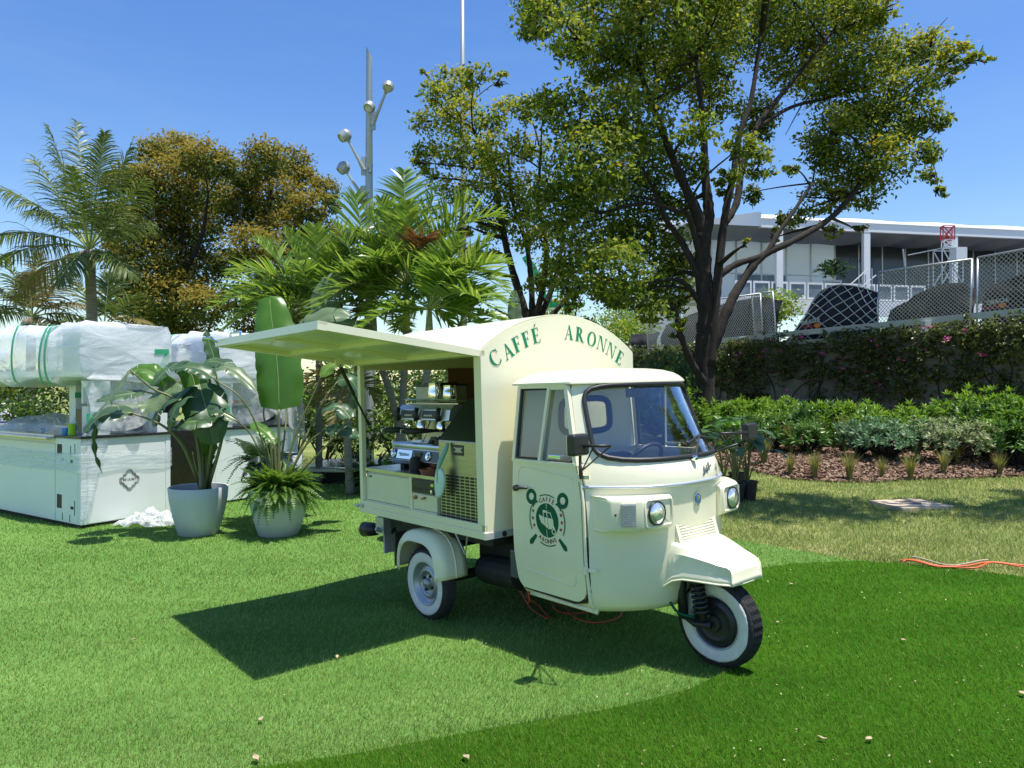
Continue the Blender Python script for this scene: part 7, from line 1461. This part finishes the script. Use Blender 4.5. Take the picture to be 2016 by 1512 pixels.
# red lattice and scaffold light tower
t_ = thing('light_tower', 'small white scaffold tower topped by a red lattice frame', 'tower', PT(1873, 560, 30)); o_ = np.array(t_.location)
def lat(x0, x1, y0, y1, D, nm, m, r, par, o, dy=.35):
    q = MB(); P = [PT(x, y, D)-o for x, y in ((x0, y1), (x1, y1), (x1, y0), (x0, y0))]; B = [p+np.array((.1, dy, 0)) for p in P]
    for a, b in ((0, 1), (1, 2), (2, 3), (3, 0), (0, 2), (1, 3)): q.bar(P[a], P[b], r); q.bar(B[a], B[b], r)
    for k in range(4): q.bar(P[k], B[k], r)
    return q.build(nm, M[m], par)
lat(1857, 1880, 444, 470, 30, 'red_lattice', 'redp', .032, t_, o_); lat(1859, 1879, 471, 486, 30, 'white_lattice', 'whitep', .03, t_, o_); lat(1855, 1896, 487, 560, 30, 'scaffold', 'galv', .035, t_, o_, .8)
q = MB(); q.tube([PT(1778, 490, 31)-o_, PT(1782, 525, 31)-o_], .03, 6); q.bar(PT(1788, 502, 31)-o_, PT(1858, 488, 31)-o_, .04); q.build('arm', M['galv'], t_); q = MB(); q.obox(PT(1888, 500, 30)-o_, (1, 0, 0), (0, 1, 0), (0, 0, 1), (.22, .2, .25)); q.build('control_box', M['whitep'], t_)
# side building at the left end of the fence
c = PT(1250, 640, 42); sb = thing('white_building', 'white cabin with glass balustrade seen between the trees above the truck', 'building', c); o_ = np.array(c)
q = MB(); P = [PT(x, y, 42)-o_ for x, y in ((1252, 700), (1320, 700), (1320, 560), (1252, 575))]; q.prism(P, (.4, 4, 0)); q.build('wall', M['whitep'], sb)
q = MB(); P = [PT(x, y, 42)-o_ for x, y in ((1216, 640), (1252, 640), (1252, 612), (1216, 618))]; q.prism(P, (0, 3, 0)); q.build('deck', M['whitep'], sb)
for x0, x1 in ((1217, 1227), (1228, 1239), (1240, 1251)): q = MB(); P = [PT(x, y, 41.9)-o_ for x, y in ((x0, 613), (x1, 611), (x1, 594), (x0, 597))]; q.prism(P, (0, .05, 0)); q.build('pane', M['tentglass'], sb); q = MB(); q.bar(PT(x0, 597, 41.8)-o_, PT(x1, 594, 41.8)-o_, .06); q.bar(PT(x1, 594, 41.8)-o_, PT(x1, 613, 41.8)-o_, .06); q.build('rail', M['whitep'], sb)
# green boom lift
c = PT(1110, 600, 38); lf = thing('boom_lift', 'green boom lift with raised basket seen between the tree trunks', 'boom lift', (c[0], c[1], c[2]-1.5)); o_ = np.array(lf.location); pp = lambda x, y, d=0: PT(x, y, 38+d)-o_
q = MB(); q.bar(pp(1034, 505), pp(1062, 552), .42, .35); q.bar(pp(1060, 548, .4), pp(1070, 590, .4), .34, .3); q.build('boom', M['liftg'], lf)
q = MB(); q.prism([pp(1073, 604), pp(1150, 604), pp(1153, 596), pp(1073, 590)], (0, 1.4, .1)); bk = q.build('basket_floor', M['liftg'], lf)
q = MB(); [q.bar(pp(x, 598, d), pp(x, 572 if x < 1105 else 590, d), .06) for x in (1074, 1086, 1098, 1108, 1150) for d in (0, 1.3)]; [q.bar(pp(1074, y, d), pp(1108, y, d), .06) for y in (573, 583) for d in (0, 1.3)]; q.build('basket_rail', M['liftg'], lf)
q = MB(); [q.obox(pp(x, y, -.05), (1, 0, .4), (0, 1, 0), (0, 0, 1), (.07, .02, .06)) for x, y in ((1090, 591), (1096, 591), (1102, 592), (1141, 599), (1146, 599))]; q.build('warning_stripes', M['yel'], lf)

# ------------------------------------------------------------------ lamp post and second mast
DL = 14.0; b_ = PT(726, 858, DL); b_[2] = gz(b_[0]); lp = thing('lamp_post', 'tall tapered grey lamp post with spotlight heads on angled arms', 'lamp post', b_); o_ = np.array(b_)
top = PT(726.5, 112, DL)-o_; q = MB(); n = 30; C = [top*t for t in np.linspace(0, 1, n)]; q.tube(C, list(np.linspace(.102, .057, n)), 20); k = len(q.V)
for i in range(20): v = q.V[k-20+i]; q.V[k-20+i] = v+np.array((0, 0, .10-1.9*(v[0]-top[0])))
q.build('pole', M['lampgrey'], lp, ang=40)
def head(c, d, r):
    """round spotlight: c centre, d beam direction"""
    hd = bpy.data.objects.new('spotlight', None); COL.objects.link(hd); hd.parent = lp
    q = MB(); q.lathe([(0, -.95*r), (.45*r, -.85*r), (.8*r, -.55*r), (1.0*r, -.1*r), (1.0*r, .02*r), (.97*r, .04*r), (.99*r, .08*r), (.74*r, 1.0*r), (.66*r, 1.0*r), (.66*r, .85*r)], 24, c, d); q.build('housing', M['lampgrey'], hd, ang=35)
    q = MB(); q.lathe([(0, .86*r), (.68*r, .84*r)], 24, c, d); q.build('lamp_glass', M['lampglass'], hd)
for (x, y, ax0, ay0, dirv, r, dd) in ((764, 170, 733, 246, (.05, -.75, -.6), .111, -.18), (727, 210, 729, 330, (-.1, -.8, -.5), .111, -.44), (680, 266, 717, 335, (-.62, -.45, -.62), .12, -.12), (677, 329, 716, 392, (-.60, -.25, -.75), .12, .06)):
    c = PT(x, y, DL+dd)-o_; head(c, nrm(dirv), r); a = PT(ax0, ay0, DL+dd*.2)-o_; q = MB(); d = nrm(c-a); e = c-d*r*.95
    q.tube([a, a+(e-a)*.3, e], [.05, .035, .02], 8); q.tube([e-d*.035, e+d*.07], .03, 8); q.obox(a+(0, 0, .08), nrm((c-a)*np.array((1, 1, 0))), np.cross(nrm((c-a)*np.array((1, 1, 0))), (0, 0, 1)), (0, 0, 1), (.06, .02, .175)); q.build('arm', M['lampgrey'], lp, ang=40)
q = MB(); q.obox(PT(711, 388, DL-.06)-o_, (1, 0, .6), (0, 1, 0), (-.6, 0, 1), (.09, .035, .08)); q.build('arm_bracket', M['lampgrey'], lp)
D2 = 34.0; b_ = PT(914, 840, D2); b_[2] = gz(b_[0]); q = MB(); e = PT(909, -220, D2)-b_; q.tube([np.zeros(3), e*.5, e], [.17, .12, .09], 12); o = q.build('flag_mast', M['lampgrey'], None, smooth=True); o.location = b_; tag(o, 'thin grey mast rising out of the slender tree into the top of the picture', 'mast')
# white chairs and cloth covered tables far left under the canopy
for i, (px, py, lb) in enumerate(((18, 782, 'white cloth covered table under the canopy at the far left edge'), (55, 780, 'white cloth covered table under the canopy nearer the post'))):
    c = PT(px, py, 26); t = thing('draped_table', lb, 'table', (c[0], c[1], gz(c[0])), i*.6, 'draped tables beyond the counter'); q = MB(); rows = []
    for s, z in ((.02, 1.12), (.5, 1.12), (.55, 1.10), (.60, .7), (.66, .1)): rows.append([(s*math.cos(a)*(1+.10*math.sin(9*a)*(1.12-z)), s*math.sin(a)*(1+.10*math.sin(9*a)*(1.12-z)), z) for a in np.linspace(0, 2*math.pi, 49)[:-1]])
    q.grid(np.array(rows), wrap=True); q.build('tablecloth', M['cloth_w'], t, smooth=True); q = MB(); q.lathe([(.04, 0), (.04, 1.1)], 10); q.build('leg', M['galv'], t)
for i, (px, lb) in enumerate(((6, 'white slatted chair with blue cushion at the left picture edge'), (36, 'white slatted chair with blue cushion between the draped tables'), (78, 'white slatted chair with blue cushion beside the canopy post'))):
    c = PT(px, 790, 25); t = thing('garden_chair', lb, 'chair', (c[0], c[1], gz(c[0])), .3*i, 'white garden chairs beyond the counter')
    q = MB(); q.box((-.24, -.24, .44), (.24, .24, .48)); q.build('seat', M['whitep'], t); q = MB(); q.box((-.22, -.22, .481), (.22, .22, .54), .02); q.build('cushion', M['cushion'], t)
    for sx in (-1, 1):
        for sy in (-1, 1): q = MB(); q.box((sx*.22-.02, sy*.22-.02, 0), (sx*.22+.02, sy*.22+.02, .44 if sy < 0 else 1.0)); q.build('leg', M['whitep'], t)
    for k in range(5): q = MB(); q.box((-.16+.08*k-.012, .205, .50), (-.16+.08*k+.012, .225, .96)); q.build('slat', M['whitep'], t)
    q = MB(); q.box((-.20, .20, .961), (.20, .24, 1.0)); q.build('top_rail', M['whitep'], t)
# dry leaves on the turf
for i, (px, py, s, lb) in enumerate(((516, 1426, .030, 'pale curled dry leaf at the lower middle left of the turf'), (504, 1504, .034, 'pale dry leaf at the bottom picture edge, left one'), (918, 1503, .034, 'pale dry leaf at the bottom edge, below the truck shadow tip'), (664, 1300, .022, 'small pale leaf on the near edge of the hatch shadow'), (262, 1267, .022, 'reddish leaf on the light turf left of the hatch shadow'), (1617, 1465, .026, 'tan leaf low on the dark turf, left of two'), (1709, 1466, .028, 'tan leaf low on the dark turf, right of two'), (1556, 1156, .024, 'small leaf on the dark turf near its far edge'), (1530, 1232, .018, 'small leaf on the dark turf right of the front wheel'), (1778, 1268, .022, 'tan leaf in the middle of the dark turf'), (2012, 1375, .03, 'tan leaf at the right picture edge'), (184, 1098, .024, 'yellow leaf on the turf left of the plant shadow'), (415, 1216, .018, 'tiny leaf on light turf above the hatch shadow'))):
    s *= .5; g = GP(px, py); rg = np.random.default_rng(i); q = MB(); G = np.array([[((a-.5)*2*s*(1-abs(b_-.5)*1.6)+rg.normal()*s*.08, (b_-.5)*3*s, .012+s*.9*abs(a-.5)+rg.uniform(0, .25)*s) for a in (0, .25, .5, .75, 1)] for b_ in np.linspace(0, 1, 6)]); q.sheet(G, .0012, (0, 0, 1)); o = q.build('dry_leaf', M['dryleaf'], None, smooth=True); o.location = g+(0, 0, .012); o.rotation_euler = (rg.normal()*.2, rg.normal()*.2, rg.uniform(0, 6)); tag(o, lb, 'leaf', 'fallen leaves on the turf')

# small fallen petals and leaf bits over the lawn and the turf
rng = np.random.default_rng(91); N = 900; r_ = np.exp(rng.uniform(math.log(2.6), math.log(13), N)); a_ = rng.uniform(rad(-38), rad(38), N); a_ = np.where(rng.uniform(0, 1, N) < .55, rng.uniform(rad(8), rad(38), N), a_)
x, y = r_*np.sin(a_), r_*np.cos(a_); kp_ = (y > 2.6); x, y = x[kp_], y[kp_]; n = len(x); p = np.stack([x, y, gza(x)+.022], 1); s = rng.uniform(.003, .008, n)*np.clip(y/5, .8, 1.6); t = rng.uniform(0, 6.28, n)
d1 = np.stack([np.cos(t)*s, np.sin(t)*s, rng.normal(0, .4, n)*s], 1); d2 = np.stack([-np.sin(t)*s*.6, np.cos(t)*s*.6, rng.normal(0, .3, n)*s], 1)
V = np.stack([p-d1, p+d2, p+d1, p-d2], 1); tag(link('leaf_litter', mesh_from('leaf_litter', V.reshape(-1, 3), np.arange(4*n).reshape(n, 4), [leafmat('litter', [(.50, .46, .20), (.40, .30, .15), (.58, .55, .32), (.34, .38, .10)], .7, .2, .2)])), kind='stuff')
